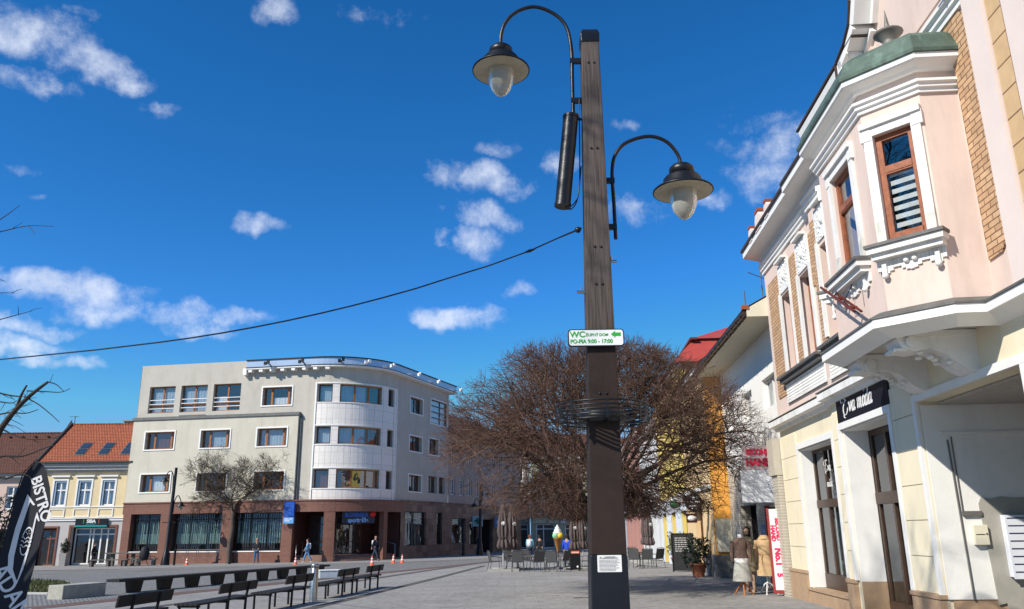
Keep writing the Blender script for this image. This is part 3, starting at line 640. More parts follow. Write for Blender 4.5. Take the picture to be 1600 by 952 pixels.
# ------------------------------------------------------------------ pink corner shop building on the right (x along the facade away from the camera, y out into the street)
aR = R(3.7); FD = 5.60
def at_right(u, o, z=0):
    return Vector((math.sin(aR) * u + math.cos(aR) * (FD - o), math.cos(aR) * u - math.sin(aR) * (FD - o), z))
RZ = R(90) - aR
M_PINK = mat('pale_pink_stucco', (.67, .535, .465), .85, 0, .045, 1.2, .15, 50, stain=((.46, .37, .31), 2.2, .6))
M_PINKW = mat('whitish_pink_stucco', (.70, .60, .55), .85, 0, .05, 1.2, .15, 50)
M_CRM = mat('cream_stucco', (.76, .68, .50), .85, 0, .05, 1.0, .18, 50, stain=((.50, .42, .29), 1.6, .5))
M_WST = mat('weathered_white_stucco', (.74, .73, .70), .8, 0, .06, 2.5, .2, 40, stain=((.33, .33, .29), 2.6, .6))
M_OBR = brick('orange_facing_brick', (.57, .37, .215), (.46, .28, .155), (.16, .09, .05), .26, .085, 'xz', .009, .5, .8, .6, .22)
M_OBLK = brick('tan_block_band', (.58, .40, .22), (.55, .37, .19), (.2, .11, .06), 3, .36, 'xz', .012, 0, .8, .5, .1)
M_RWOOD = mat('red_brown_window_wood', (.27, .085, .035), .42, 0, .3, 10, .25, 50)
M_SLATE = mat('grey_ledge_slate', (.13, .128, .12), .6, .2, .25, 6, .2, 30)
M_COPPER = None
def copper():
    m = mat('verdigris_copper', (.10, .145, .115), .55, .25, .3, 3, .15, 20, stain=((.22, .34, .28), 6.0, .7)); return m
M_PLINTH = mat('brown_plinth_stone', (.40, .27, .17), .8, 0, .12, 5, .4, 25, stain=((.22, .15, .10), 2, .5))
def scroll_relief(mb, mp, s0, s1, z0, z1, seed, d=.05, n=60):       # modelled stucco foliage: scrolls, a central head, garlands
    rnd = random.Random(seed); cx = (s0 + s1) / 2; w = (s1 - s0) / 2; h = z1 - z0
    mb.ball(Vector(mp(cx, -.02, z0 + h * .55)), .1, 8, sc=(1, .8, 1.3))
    for sg in (-1, 1):
        for k in range(5):
            c0 = .12 + .17 * k; pts = []
            for i in range(9):
                t = i / 8 * 4.6; r = (.11 - .018 * k) * (1 - t / 7)
                pts.append(mp(cx + sg * (w * c0 + r * math.cos(t)), -.025, z0 + h * (.78 - .14 * k) + r * math.sin(t) - h * .04 * k * k * .3))
            mb.tube(pts, .026, 5)
        for i in range(10):
            t = i / 9; mb.ball(Vector(mp(cx + sg * w * (.25 + .65 * t), -.02, z0 + h * (.35 - .33 * t + .12 * math.sin(t * 9)))), .036 * (1.25 - t * .5), 6)
    for i in range(n):
        a, b = rnd.uniform(-1, 1), rnd.uniform(0, 1)
        if abs(a) > .35 + .65 * (1 - abs(b - .55)): continue
        mb.ball(Vector(mp(cx + a * w, -.012, z0 + h * b)), rnd.uniform(.02, .042), 5)
def pink_building():
    T = thing('pink_shop_building', 'pale pink and cream shop building with copper roofed bay window over the gateway', 'building', at_right(0, 0, 0), RZ)
    f = lambda s, d, z: (s, -d, z)                       # main wall plane
    fb = lambda s, d, z: (s, -d - .12, z)                # the left section stands back a little
    U0 = 21.95
    # ---- ground floor
    w = MB(); JM = 4.5
    holewall(w, f, 2.0, 17.25, -1, 4.2, [(14.23, 16.74, .05, 3.55, 1.4, .52), (10.0, 13.08, -1, 3.55, JM, JM)], 1.0, cap=1)
    holewall(w, fb, 17.25, U0, -1, 4.2, [(17.75, 20.35, .28, 3.5, 1.0, .33)], .45, cap=1)
    w.box(17.24, 17.26, -.12, 0, -1, 4.2); w.box(U0 - .01, U0, -6, -.12, -1, 9)
    ow = obj('ground_floor_wall', w, [M_CRM, DARK], T)
    # rendered course joints on the piers
    jn = MB()
    for a, b, m in ((13.22, 14.1, f), (16.88, 17.24, f), (17.27, 17.6, fb), (20.5, U0, fb), (7.0, 9.86, f)):
        for k in range(6): jn.mbox(m, a + .012, b - .012, -.03, .01, .665 + k * .545, .665 + (k + 1) * .545 - .014)
    obj('pier_courses', jn, M_CRM, T)
    pl = MB()
    for a, b, m in ((13.08, 14.12, f), (16.85, 17.25, f), (17.25, 17.62, fb), (20.48, U0 + .02, fb), (6, 10.0, f)):
        pl.mbox(m, a, b, -.09, .05, -1, .60); pl.mbox(m, a - .02, b + .02, -.11, .06, .60, .66)
    pl.mbox(fb, 17.62, 20.48, -.06, .3, -1, .24); pl.mbox(fb, 17.6, 20.5, -.09, .3, .24, .29)
    pl.mbox(f, 13.06, 13.085, .09, 4.4, -1, .6); pl.mbox(f, 14.3, 16.6, .2, .98, -1, .02)
    pl.mbox(f, 16.69, 16.739, .03, .49, .05, .64); 
    obj('plinth', pl, M_PLINTH, T)
    # white frames
    tr = MB()
    surround(tr, f, 14.23, 16.74, .66, 3.55, .13, .05, bottom=False); surround(tr, fb, 17.75, 20.35, .3, 3.5, .14, .04, bottom=False); surround(tr, f, 10, 13.08, .66, 3.55, .12, .05, bottom=False)
    tr.mbox(f, 16.70, 16.735, .02, .49, .64, 3.54); tr.mbox(f, 14.24, 14.27, .02, .49, .64, 3.54); tr.mbox(f, 14.27, 16.7, .02, .49, 3.515, 3.545)
    tr.mbox(fb, 20.32, 20.345, .02, .3, .3, 3.49); tr.mbox(fb, 17.77, 20.32, .02, .3, 3.465, 3.49)
    obj('white_frames', tr, WHITE, T)
    ga = MB(); ga.mbox(f, 13.045, 13.06, .02, 4.4, .6, 3.5); ga.mbox(f, 13.01, 13.044, .25, 4.4, 3.03, 3.07); obj('gateway_wall', ga, mat('gateway_white_plaster', (.80, .79, .75), .9, 0, .05, 1.5, .25, 30, stain=((.45, .43, .38), 1.2, .35)), T)
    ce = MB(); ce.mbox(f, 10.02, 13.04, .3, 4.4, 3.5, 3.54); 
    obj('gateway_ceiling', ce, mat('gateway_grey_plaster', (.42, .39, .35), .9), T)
    pa = MB(); Mj = Matrix(((0, 0, -1, 13.04), (-1, 0, 0, 0), (0, 1, 0, 0), (0, 0, 0, 1)))
    pa.prism([(.72, .52), (.70, 1.1), (.67, 1.75), (.66, 1.98), (.71, 2.07), (.85, 2.05), (1.0, 2.08), (1.2, 2.06), (2.4, 2.1), (2.4, .5), (1.0, .45), (.86, .42), (.84, .55)], .012, Mj); obj('mortar_patch', pa, mat('grey_mortar', (.37, .355, .31), .9, 0, .1, 3, .3, 20), T)
    co = MB(); co.tube([(13.03, -.35, 2.95), (13.03, -.38, .6)], .014, 6); co.tube([(13.03, -.41, 3.0), (13.03, -.41, 1.86)], .01, 6); co.mbox(f, 13.0, 13.04, .4, .68, 1.80, 1.87); obj('conduit', co, mat('grey_cable', (.14, .13, .12), .6), T)
    # shop door: brown wooden frame, transom, papers; shop window the same
    M_SHOP = mat('dark_brown_shop_wood', (.055, .032, .022), .4, 0, .25, 8, .15, 40)
    fr = lambda s, d, z: (s, -d, z)
    q = window(T, f, 14.25, 16.69, .02, 3.5, .5, M_SHOP, GLASSD, (.34, .66), (), .1, name='shop_door_frame', pw=.09)
    k = MB(); k.mbox(f, 14.3, 16.65, .46, .58, 2.08, 2.30); k.mbox(f, 14.3, 16.65, .47, .57, .04, .3); obj('transom', k, M_SHOP, q)
    dl = MB(); dl.mbox(f, 14.4, 14.52, .44, .52, .06, 2.06); dl.mbox(f, 15.3, 15.42, .44, .52, .06, 2.06); dl.mbox(f, 14.52, 15.3, .44, .52, 1.94, 2.06); dl.mbox(f, 14.52, 15.3, .442, .518, .06, .55); obj('door_leaf', dl, M_SHOP, q)
    pp = MB()
    for (s_, z, ww, hh) in ((14.9, 1.25, .2, .42), (14.88, .92, .24, .32), (14.62, .85, .1, .2)): pp.mbox(f, s_, s_ + ww, .42, .425, z, z + hh)
    obj('notice', pp, WHITE, q)
    q = window(T, fb, 17.75, 20.32, .3, 3.48, .3, M_SHOP, GLASSD, (.33, .66), (), .1, name='shop_window')
    k = MB(); k.mbox(fb, 17.8, 20.28, .27, .38, 2.1, 2.28); k.mbox(fb, 17.8, 20.28, .28, .36, .3, .62); k.mbox(fb, 18.55, 18.67, .27, .36, .6, 2.12); obj('transom', k, M_SHOP, q)
    k = MB(); k.mbox(fb, 18.75, 20.2, .52, .54, .6, 2.0); obj('paper_screen', k, mat('pale_shop_screen', (.3, .33, .32), .9), q)
    k = MB(); k.mbox(fb, 18.2, 18.35, .25, .255, 1.35, 1.75); obj('notice', k, WHITE, q)
    k = MB(); k.lathe([(.06, .5), (.11, .55), (.17, .62), (.15, .85), (.19, 1.05), (.2, 1.12), (.09, 1.2), (.05, 1.26), (.05, 1.32)], 16, Matrix.Translation((18.1, -.62, .25))); obj('display_bust', k, mat('pale_bust', (.5, .5, .47), .7), q)
    # drain line
    dp = MB(); dp.tube([(17.3, -.04, 4.1), (17.3, -.05, 2.2), (17.28, -.05, .4)], .025, 6); obj('rain_pipe', dp, mat('rusty_pipe', (.2, .12, .08), .8), T)
    # ---- string cornice between the floors
    c = MB(); prof = [(0, 4.12), (.08, 4.12), (.12, 4.2), (.25, 4.22), (.25, 4.36), (.2, 4.38), (.0, 4.46)]
    c.sweep(prof, [(13.6, 0), (17.3, 0)], 0, 1); c.sweep([(o - .12, z) for o, z in prof], [(17.3, 0), (U0 + .1, 0)], 0, 1); obj('string_cornice', c, M_WST, T)
    c = MB(); c.mbox(f, 13.6, 17.32, -.27, 0, 4.375, 4.40); c.mbox(fb, 17.32, U0 + .12, -.27, 0, 4.38, 4.40); obj('cornice_flashing', c, M_SLATE, T)
    # ---- first floor wall
    w = MB()
    holewall(w, f, 2, 17.25, 4.2, 9.0, [(15.95, 16.75, 5.4, 7.5, .5), (7.35, 8.45, 5.6, 7.75, .5)], .5)
    holewall(w, fb, 17.25, U0, 4.2, 9.0, [(19.55, 20.5, 5.42, 7.45, .5), (17.85, 18.85, 5.42, 7.45, .5)], .5)
    w.box(17.24, 17.26, -.12, 0, 4.2, 8.9)
    obj('first_floor_wall', w, [M_PINK, DARK], T)
    for m, a, b, z0, z1 in ((f, 15.95, 16.75, 5.4, 7.5), (fb, 19.55, 20.5, 5.42, 7.45), (fb, 17.85, 18.85, 5.42, 7.45), (f, 7.35, 8.45, 5.6, 7.75)):
        window(T, m, a, b, z0, z1, .2, M_RWOOD, GLASS, (.5,), (.66,), .08, curtain=(.05, .95, 0, .95, CURT), pw=.1)
    # brick panels
    b = MB(); b.mbox(fb, 20.62, 21.6, -.025, .01, 4.95, 8.1); b.mbox(fb, 18.95, 19.45, -.025, .01, 5.42, 8.15); b.mbox(fb, 17.4, 17.75, -.025, .01, 6.9, 8.15); b.mbox(f, 16.86, 17.18, -.025, .01, 5.2, 8.2)
    poly = [(10.28, 4.98)] + [(9.82 + .18 * (1 - math.sin(t)), 4.98 + .0 + .24 * (1 - math.cos(t))) for t in (0.3, .7, 1.1, 1.57)] + [(9.80, 8.15), (9.85, 8.42), (10.0, 8.55), (10.5, 8.58), (12.9, 8.58), (12.9, 8.3), (10.28, 8.3)]
    b.prism([(x, z) for x, z in poly], .03, Matrix(((1, 0, 0, 0), (0, 0, 1, -.002), (0, 1, 0, 0), (0, 0, 0, 1)))); obj('brick_panel', b, M_OBR, T)
    b = MB(); b.mbox(f, 9.0, 9.32, -.02, .01, 4.6, 9.0); obj('block_band', b, M_OBLK, T)
    b = MB(); b.mbox(f, 9.34, 9.78, -.06, .01, 4.5, 8.95); b.mbox(f, 8.55, 8.95, -.05, .01, 4.5, 8.95); obj('pilaster', b, M_PINKW, T)
    # sills with relief panels under the windows
    c = MB(); c.mbox(fb, 17.5, 20.85, -.24, 0, 5.3, 5.36); c.mbox(fb, 17.55, 20.8, -.17, 0, 5.2, 5.3); c.mbox(f, 15.6, 16.98, -.24, 0, 5.26, 5.32); c.mbox(f, 15.65, 16.93, -.17, 0, 5.16, 5.26); obj('window_sill', c, M_SLATE, T)
    c = MB(); rnd = random.Random(5)
    for m, a, e_, z0, z1 in ((fb, 17.6, 20.75, 4.7, 5.17), (f, 15.55, 16.95, 4.62, 5.13)):
        c.mbox(m, a, e_, -.03, .01, z0, z1); c.mbox(m, a, e_, -.06, .01, z0, z0 + .04); c.mbox(m, a, e_, -.06, .01, z1 - .04, z1)
        x = a + .08
        while x < e_ - .06:
            for zz in range(5): c.ball(Vector(m(x + .03 * (zz % 2), -.03, z0 + .1 + zz * .07)), .026, 5)
            x += .075
    obj('relief_panel', c, M_WST, T)
    # stucco heads over the windows
    c = MB()
    for m, cx_, z, sd in ((fb, 20.02, 7.52, 1), (fb, 18.35, 7.52, 2), (f, 16.35, 7.62, 3), (f, 7.9, 7.85, 4)):
        c.mbox(m, cx_ - .5, cx_ + .5, -.03, .01, z - .02, z + .72); scroll_relief(c, m, cx_ - .5, cx_ + .5, z, z + .7, sd)
        c.mbox(m, cx_ - .36, cx_ + .36, -.14, 0, z + .76, z + .82)
        for sg in (-1, 1): c.mbox(m, cx_ + sg * .5 - .07, cx_ + sg * .5 + .07, -.05, .01, z - 2.1, z)
    obj('stucco_head', c, M_WST, T)
    # ---- frieze mouldings and main eaves
    c = MB(); fz = [(0, 8.6), (.05, 8.6), (.05, 8.68), (.09, 8.70), (.09, 8.77), (.14, 8.8), (.14, 8.85), (0, 8.9)]
    fz = [(o, z - .08) for o, z in fz]
    c.sweep(fz, [(2, 0), (17.3, 0)], 0, 1); c.sweep([(o - .12, z) for o, z in fz], [(17.3, 0), (U0, 0)], 0, 1); obj('frieze', c, WHITE, T)
    c = MB(); ev = [(0, 9.06), (.1, 9.06), (.62, 8.72), (.72, 8.70), (.72, 8.86), (.0, 9.2)]
    c.sweep([(0, 8.92), (.1, 8.98), (.44, 9.06), (.5, 9.08), (.5, 9.28), (0, 9.42)], [(17.25, -.12), (22.1, -.12)], 0, 1)
    c.sweep([(0, 8.92), (.1, 8.97), (.44, 9.0), (.5, 9.03), (.5, 9.2), (0, 9.38)], [(13.0, 0), (17.3, 0)], 0, 1)
    obj('eaves', c, WHITE, T)
    r = MB(); sl = .62
    r.add([(17.25, .4, 9.3), (22.15, .4, 9.3), (22.15, -5, 9.3 + 5.4 * sl), (17.25, -5, 9.3 + 5.4 * sl)], [(0, 1, 2, 3)]); r.add([(16.0, .5, 9.22), (17.3, .5, 9.22), (17.3, -5, 9.22 + 5.5 * sl), (16.0, -5, 9.22 + 5.5 * sl)], [(0, 1, 2, 3)])
    r.box(17.3, 22.15, .3, .43, 9.26, 9.33); r.box(13.0, 17.3, .4, .54, 9.19, 9.25)
    ro = obj('roof', r, mat('dark_roof_sheet', (.05, .035, .03), .6, 0, .2, 3), T)
    # round headed dormer stones on the eaves
    d = MB(); d2 = MB()
    for x, rr in ((21.0, .16), (20.1, .28), (19.2, .18)):
        pts = [(x - rr, 9.2)] + [(x - rr * math.cos(t), 9.42 + rr * math.sin(t)) for t in [i * math.pi / 8 for i in range(9)]] + [(x + rr, 9.2)]
        d.prism(pts, .3, Matrix(((1, 0, 0, 0), (0, 0, 1, .1), (0, 1, 0, 0), (0, 0, 0, 1)))); d2.box(x - rr * .6, x + rr * .6, .05, .42, 9.42 + rr * .9, 9.47 + rr * 1.0)
    obj('attic_stone', d, M_PINKW, T); obj('attic_cap', d2, mat('rust_red_tile', (.3, .08, .04), .7), T)
    # ---- attic parapet and the curved gable over the bay
    a = MB(); a.mbox(f, 12.6, 16.05, -.1, .5, 8.95, 9.72); a.mbox(f, 2, 11.9, .001, .4, 8.98, 12.0); obj('attic', a, M_PINK, T)
    a = MB(); a.sweep([(0, 9.68), (.06, 9.68), (.24, 9.78), (.27, 9.9), (0, 9.94)], [(12.9, .1), (16.1, .1)], 0, 1); obj('attic_cornice', a, WHITE, T)
    a = MB(); a.mbox(f, 12.6, 16.15, -.4, .5, 9.94, 9.98); obj('attic_flashing', a, ro.data.materials[0], T)
    side = [(13.4, 9.0), (13.38, 9.86), (12.95, 9.95), (12.58, 10.15), (12.38, 10.5), (12.36, 10.95), (12.2, 11.4), (11.85, 11.8), (11.6, 12)]
    full = side + [(23.2 - x, z) for x, z in side[::-1]]
    g = MB(); g.prism(full, .4, Matrix(((1, 0, 0, 0), (0, 0, 1, -.38), (0, 1, 0, 0), (0, 0, 0, 1)))); obj('gable', g, M_PINK, T)
    g = MB(); g2 = MB(); n = len(full)
    for i in range(n - 1):
        p, q_ = Vector(full[i]), Vector(full[i + 1]); t = (q_ - p).normalized(); nn = Vector((-t.y, t.x)) * -1
        if nn.dot(p - Vector((11.6, 10))) < 0: nn = -nn
        def quadbar(mb, o0, o1, y0, y1):
            A, B = p + nn * o0, q_ + nn * o0; C_, D = q_ + nn * o1, p + nn * o1
            mb.add([(v.x, y, v.y) for y in (y0, y1) for v in (A, B, C_, D)], [(0, 1, 2, 3), (7, 6, 5, 4), (0, 1, 5, 4), (1, 2, 6, 5), (2, 3, 7, 6), (3, 0, 4, 7)])
        quadbar(g, -.15, .04, -.02, .4); quadbar(g, -.25, -.13, .0, .12); quadbar(g2, .04, .07, -.3, .44)
    obj('gable_moulding', g, WHITE, T); obj('gable_flashing', g2, ro.data.materials[0], T)
    # ---- the bay
    P = [(13.6, -.05), (13.6, .52), (13.0, 1.12), (10.95, 1.12), (10.36, .52), (10.36, -.05)]       # plan
    b = MB(); segs = list(zip(P[:-1], P[1:]))
    def facet(p, q_):
        a_ = Vector(p); e_ = Vector(q_) - a_; L_ = e_.length; e_.normalize(); nn = Vector((e_.y, -e_.x))
        return (lambda s, d, z: (a_.x + e_.x * s + nn.x * d, a_.y + e_.y * s + nn.y * d, z)), L_
    F_, L_ = facet((13.6, .5), (13.0, 1.12)); 
    # the plan runs anticlockwise seen from above with the street outside, inward normal worked out per facet
    wins = {1: None, 2: (.62, 1.48), 3: (.12, .70)}
    for i, (p, q_) in enumerate(segs):
        mp, LL = facet(p, q_)
        tst = Vector(mp(LL / 2, 1, 0)[:2]) - Vector(((p[0] + q_[0]) / 2, (p[1] + q_[1]) / 2)); ctr = Vector((12, -.5)) - Vector(((p[0] + q_[0]) / 2, (p[1] + q_[1]) / 2))
        if tst.dot(ctr) < 0: mp = (lambda m: (lambda s, d, z: m(s, -d, z)))(mp)
        if i in (1, 2, 3):
            a0, a1 = (.58, 1.46) if i == 2 else (.14, LL - .16)
            z0, z1 = 5.46, 7.1
            holewall(b, mp, 0, LL, 4.45, 7.98, [(a0, a1, z0, z1, .45)], .45)
            tr = MB(); surround(tr, mp, a0, a1, z0, z1, .13, .045, bottom=False); tr.mbox(mp, a0 - .16, a1 + .16, -.09, 0, z1 + .13, z1 + .22); tr.mbox(mp, a0 - .17, a0 - .02, -.055, .002, z1 - .06, z1 + .14); tr.mbox(mp, a1 + .02, a1 + .17, -.055, .002, z1 - .06, z1 + .14); obj('white_surround', tr, M_WST, T)
            ms = MB(); ms.mbox(mp, a0 - .131, a0 + .001, -.048, .0, z0, z0 + .34); ms.mbox(mp, a1 - .001, a1 + .131, -.048, .0, z0, z0 + .34); obj('damp_trim', ms, mat('mossy_white_stucco', (.62, .61, .56), .85, 0, .2, 5, .3, 40, stain=((.20, .22, .15), 7, .85)), T)
            wq = window(T, mp, a0, a1, z0, z1, .05, M_RWOOD, GLASS, (), (.66,), .085, pw=.11)
            k = MB(); k.mbox(mp, a0 + .085, a1 - .085, .035, .05, z0 + 1.64 * .66 - .03, z0 + 1.64 * .66 + .07); k.mbox(mp, a0 + .07, a1 - .07, .02, .05, z0 + .06, z0 + .14); obj('window_bar', k, M_RWOOD, wq)
            if i == 3:
                k = MB()
                for j in range(8): k.mbox(mp, a0 + .1, a1 - .1, .125, .128, z0 + .1 + j * .128, z0 + .17 + j * .128)
                obj('striped_blind', k, mat('pale_blind', (.8, .77, .72), .8), wq)
            k = MB(); k.mbox(mp, a0 - .26, a1 + .26, -.24, 0, z0 - .075, z0 - .03); k.mbox(mp, a0 - .2, a1 + .2, -.16, 0, z0 - .03, z0 - .002); obj('sill_slab', k, M_SLATE, T)
            k = MB(); k.mbox(mp, a0 - .24, a1 + .24, -.21, 0, z0 - .16, z0 - .076); k.mbox(mp, a0 - .2, a1 + .2, -.15, 0, z0 - .24, z0 - .16)
            am = (a0 + a1) / 2; hw_ = (a1 - a0) / 2 + .16
            for j in range(17):
                t = -1 + j / 8; hgt = .10 + .10 * abs(math.cos(t * 3.6)) * (1 if abs(t) < .9 else .5); k.mbox(mp, am + t * hw_ - hw_ / 17, am + t * hw_ + hw_ / 17, -.03 - .001 * (j % 2), 0, z0 - .24 - hgt, z0 - .24)
            for t in (-.82, .82): k.ball(Vector(mp(am + t * hw_, -.06, z0 - .47)), .045, 8); k.mbox(mp, am + t * hw_ - .03, am + t * hw_ + .03, -.07, 0, z0 - .45, z0 - .3)
            for t in (-.13, .13): k.ball(Vector(mp(am + t * hw_, -.05, z0 - .31)), .04, 8)
            obj('scalloped_apron', k, M_WST, T)
        else: holewall(b, mp, 0, LL, 4.45, 7.98, [], .1)
    obj('bay_wall', b, [M_PINK, DARK], T)
    Pb = P[::-1]
    def bsweep(prof, m, name, path=None):
        k = MB(); k.sweep(prof, path or Pb, 0, 1); return obj(name, k, m, T)
    pathb = [(7, 0), (10.1, 0), (10.36, .1), (10.36, .52), (10.95, 1.12), (13.0, 1.12), (13.6, .52), (13.6, 0)]
    pathb = [(5, .0), (10.33, .0), (10.36, .52), (10.95, 1.12), (13.0, 1.12), (13.6, .52), (13.62, 0)]
    bsweep([(0, 4.12), (.22, 4.24), (.27, 4.24), (.27, 4.36), (0, 4.36)], WHITE, 'bay_base_cornice', pathb)
    bsweep([(0, 4.362), (.29, 4.362), (.29, 4.39), (.14, 4.47), (.05, 4.5), (0, 4.5)], M_SLATE, 'bay_ledge', pathb)
    so = MB(); so.add([(x, y + .15 * (y > .3), 4.235) for x, y in P], [tuple(range(6))]); obj('bay_soffit', so, mat('grey_white_soffit', (.50, .475, .42), .85, 0, .08, 3), T)
    bsweep([(0, 7.50), (.04, 7.50), (.04, 7.55), (.08, 7.565), (.08, 7.61), (.12, 7.63), (.12, 7.67), (0, 7.70)], WHITE, 'bay_frieze')
    bsweep([(0, 7.83), (.06, 7.83), (.1, 7.87), (.22, 7.9), (.25, 7.92), (.25, 8.0), (0, 8.04)], WHITE, 'bay_cornice')
    bsweep([(0, 7.98), (.28, 8.005), (.29, 8.05), (.23, 8.16), (.15, 8.34), (.0, 8.47), (-.3, 8.55), (-.5, 8.56)], copper(), 'bay_roof')
    k = MB(); k.lathe([(.12, 8.4), (.12, 8.82), (.1, 8.84), (.1, 8.9), (.19, 9.0), (.22, 9.02), (.21, 9.04), (.06, 9.07), (.04, 9.15), (.004, 9.45)], 16, Matrix.Translation((11.2, .42, 0)))
    obj('finial', k, mat('weathered_zinc_finial', (.20, .19, .17), .6, .4, .2, 5), T)
    for x in (11.2, 12.75):
        k = MB(); poly = [(0, 4.23), (1.02, 4.23), (1.05, 4.12), (.98, 4.0), (.82, 3.95), (.62, 3.98), (.42, 3.9), (.25, 3.74), (.12, 3.66), (0, 3.64)]
        k.prism(poly, .42, Matrix(((0, 0, 1, x - .21), (1, 0, 0, 0), (0, 1, 0, 0), (0, 0, 0, 1))))
        k.box(x - .25, x + .25, 0, 1.1, 4.15, 4.225)
        k.tube([(x - .26, .86, 4.07), (x + .26, .86, 4.07)], .085, 14)
        for j in range(9): t = j / 8; k.ball(Vector((x + .12 * math.sin(j * 2.4), .2 + .6 * t, 3.74 + .23 * t)), .045, 8, sc=(1.2, 1.2, .7))
        k.box(x - .17, x + .17, .9, 1.08, 3.96, 4.0)
        obj('bracket', k, M_WST, T)
    return T
pink_building()

# ------------------------------------------------------------------ houses further up the right side of the street
def white_house():
    T = thing('white_house', 'white house with a deep cream soffit and dark gutter next to the pink building', 'house', at_right(0, 0, 0), RZ)
    f = lambda s, d, z: (s, -d - .45, z)
    w = MB(); holewall(w, f, 21.96, 31.2, 3.7, 7.45, [(23.15, 24.75, 5.1, 6.0, .4), (26.2, 27.6, 5.1, 6.0, .4), (29, 30.4, 5.1, 6.0, .4)], .4); w.box(21.94, 21.96, -5, -.45, 7, 7.6)
    obj('wall', w, [mat('bright_white_render', (.80, .79, .75), .9, 0, .04, 1, .2, 40), DARK], T)
    for a, b in ((23.15, 24.75), (26.2, 27.6), (29, 30.4)): window(T, f, a, b, 5.1, 6.0, .14, M_WST, GLASS, (.5,), (), .08)
    lo = MB(); holewall(lo, f, 21.96, 31.2, -1, 3.7, [(23.35, 25.3, -.05, 2.25, .7), (27, 29.5, .3, 2.4, .5)], .7)
    obj('ground_floor_wall', lo, [brick('beige_wall_tile', (.46, .42, .35), (.50, .455, .38), (.28, .25, .2), .24, .075, 'xz', .008, .5, .7, .3, .1), DARK], T)
    pi = MB(); pi.mbox(f, 22.0, 22.55, -.5, -.001, -1, 3.0); obj('tile_pier', pi, MATS['beige_wall_tile'], T); pi = MB(); pi.mbox(f, 21.98, 22.6, -.56, -.001, 3.0, 3.95); obj('fascia_box', pi, mat('beige_fascia', (.46, .42, .35), .8, 0, .08, 3), T)
    so = MB(); so.add([(21.96, .46, 7.34), (31.4, .46, 7.34), (31.4, -.46, 7.34), (21.96, -.46, 7.34)], [(0, 1, 2, 3)]); so.prism([(-.46, 7.33), (.46, 7.33), (.46, 7.56), (-.46, 8.06), (-2, 8.9), (-2, 7.33)], .03, Matrix(((0, 0, 1, 21.93), (1, 0, 0, 0), (0, 1, 0, 0), (0, 0, 0, 1)))); so.box(21.96, 31.4, .44, .46, 7.34, 7.5); obj('soffit', so, mat('cream_soffit', (.64, .60, .47), .85, 0, .05, 2), T)
    g = MB(); g.tube([(21.95, .54, 7.42), (31.4, .54, 7.42)], .075, 10)
    for i in range(14): g.box(22.2 + i * .68, 22.225 + i * .68, .455, .622, 7.34, 7.5)
    obj('gutter', g, mat('dark_brown_gutter', (.055, .035, .028), .4, .3), T)
    r = MB(); r.add([(21.92, .55, 7.56), (31.4, .55, 7.56), (31.4, -5, 10.56), (21.92, -5, 10.56)], [(0, 1, 2, 3)]); r.box(21.9, 22.05, .4, .58, 7.54, 7.66); obj('roof', r, mat('red_tile_edge', (.30, .09, .04), .8, 0, .2, 6), T)
    dr = MB(); dr.mbox(f, 23.36, 23.5, .15, .25, -.05, 2.24); dr.mbox(f, 25.15, 25.29, .15, .25, -.05, 2.24); dr.mbox(f, 24.2, 24.32, .15, .25, -.05, 2.24); dr.mbox(f, 23.5, 25.15, .151, .249, 2.1, 2.24); dr.mbox(f, 25.3, 25.42, -.12, .1, -.05, 2.3)
    obj('red_door_frame', dr, mat('red_door_paint', (.33, .045, .04), .45, 0, .1, 6), T)
    gl = MB(); gl.mbox(f, 23.5, 25.15, .19, .2, -.05, 2.1); obj('door_glass', gl, mat('dim_door_glass', (.05, .06, .055), .08, spec=.8), T)
    bl = MB(); bl.mbox(f, 26.0, 26.5, -.02, .01, 1.3, 1.75); obj('blue_plate', bl, mat('blue_plate', (.12, .25, .45), .5), T)
white_house()
M_FADED = mat('faded_white_board', (.70, .71, .73), .6, 0, .05, 3); M_REDL = mat('crimson_letters', (.55, .02, .06), .5); M_PINKL = mat('pink_red_letters', (.75, .03, .12), .5)
def second_hand_board():
    o = thing('projecting_sign', 'white projecting shop board with crimson lettering above the red framed doorway', 'shop sign', at_right(22.9, 0, 0), RZ)
    b = MB(); b.box(-.05, .05, -.12, .82, 2.33, 3.2); obj('board', b, M_FADED, o)
    b = MB(); b.box(-.04, .04, -.12, .72, 3.21, 3.85); obj('upper_board', b, mat('pale_pink_board', (.50, .38, .39), .6, 0, .05, 3), o)
    F = lambda z, y: frame((0, -1, 0), (0, 0, 1), (-.056, y, z))
    lettering('lettering', 'SECOND', .2, F(3.68, .3), M_REDL, o, bold=.012, sx=.8); lettering('lettering', 'HAND', .26, F(3.40, .3), M_REDL, o, bold=.016, sx=.9)
    g = MB()
    for z in (2.6, 2.85): g.box(-.053, -.05, .3, .7, z, z + .012)
    g.box(-.053, -.05, .49, .502, 2.5, 3.0); obj('seam', g, mat('grey_seam', (.3, .3, .32), .7), o)
second_hand_board()
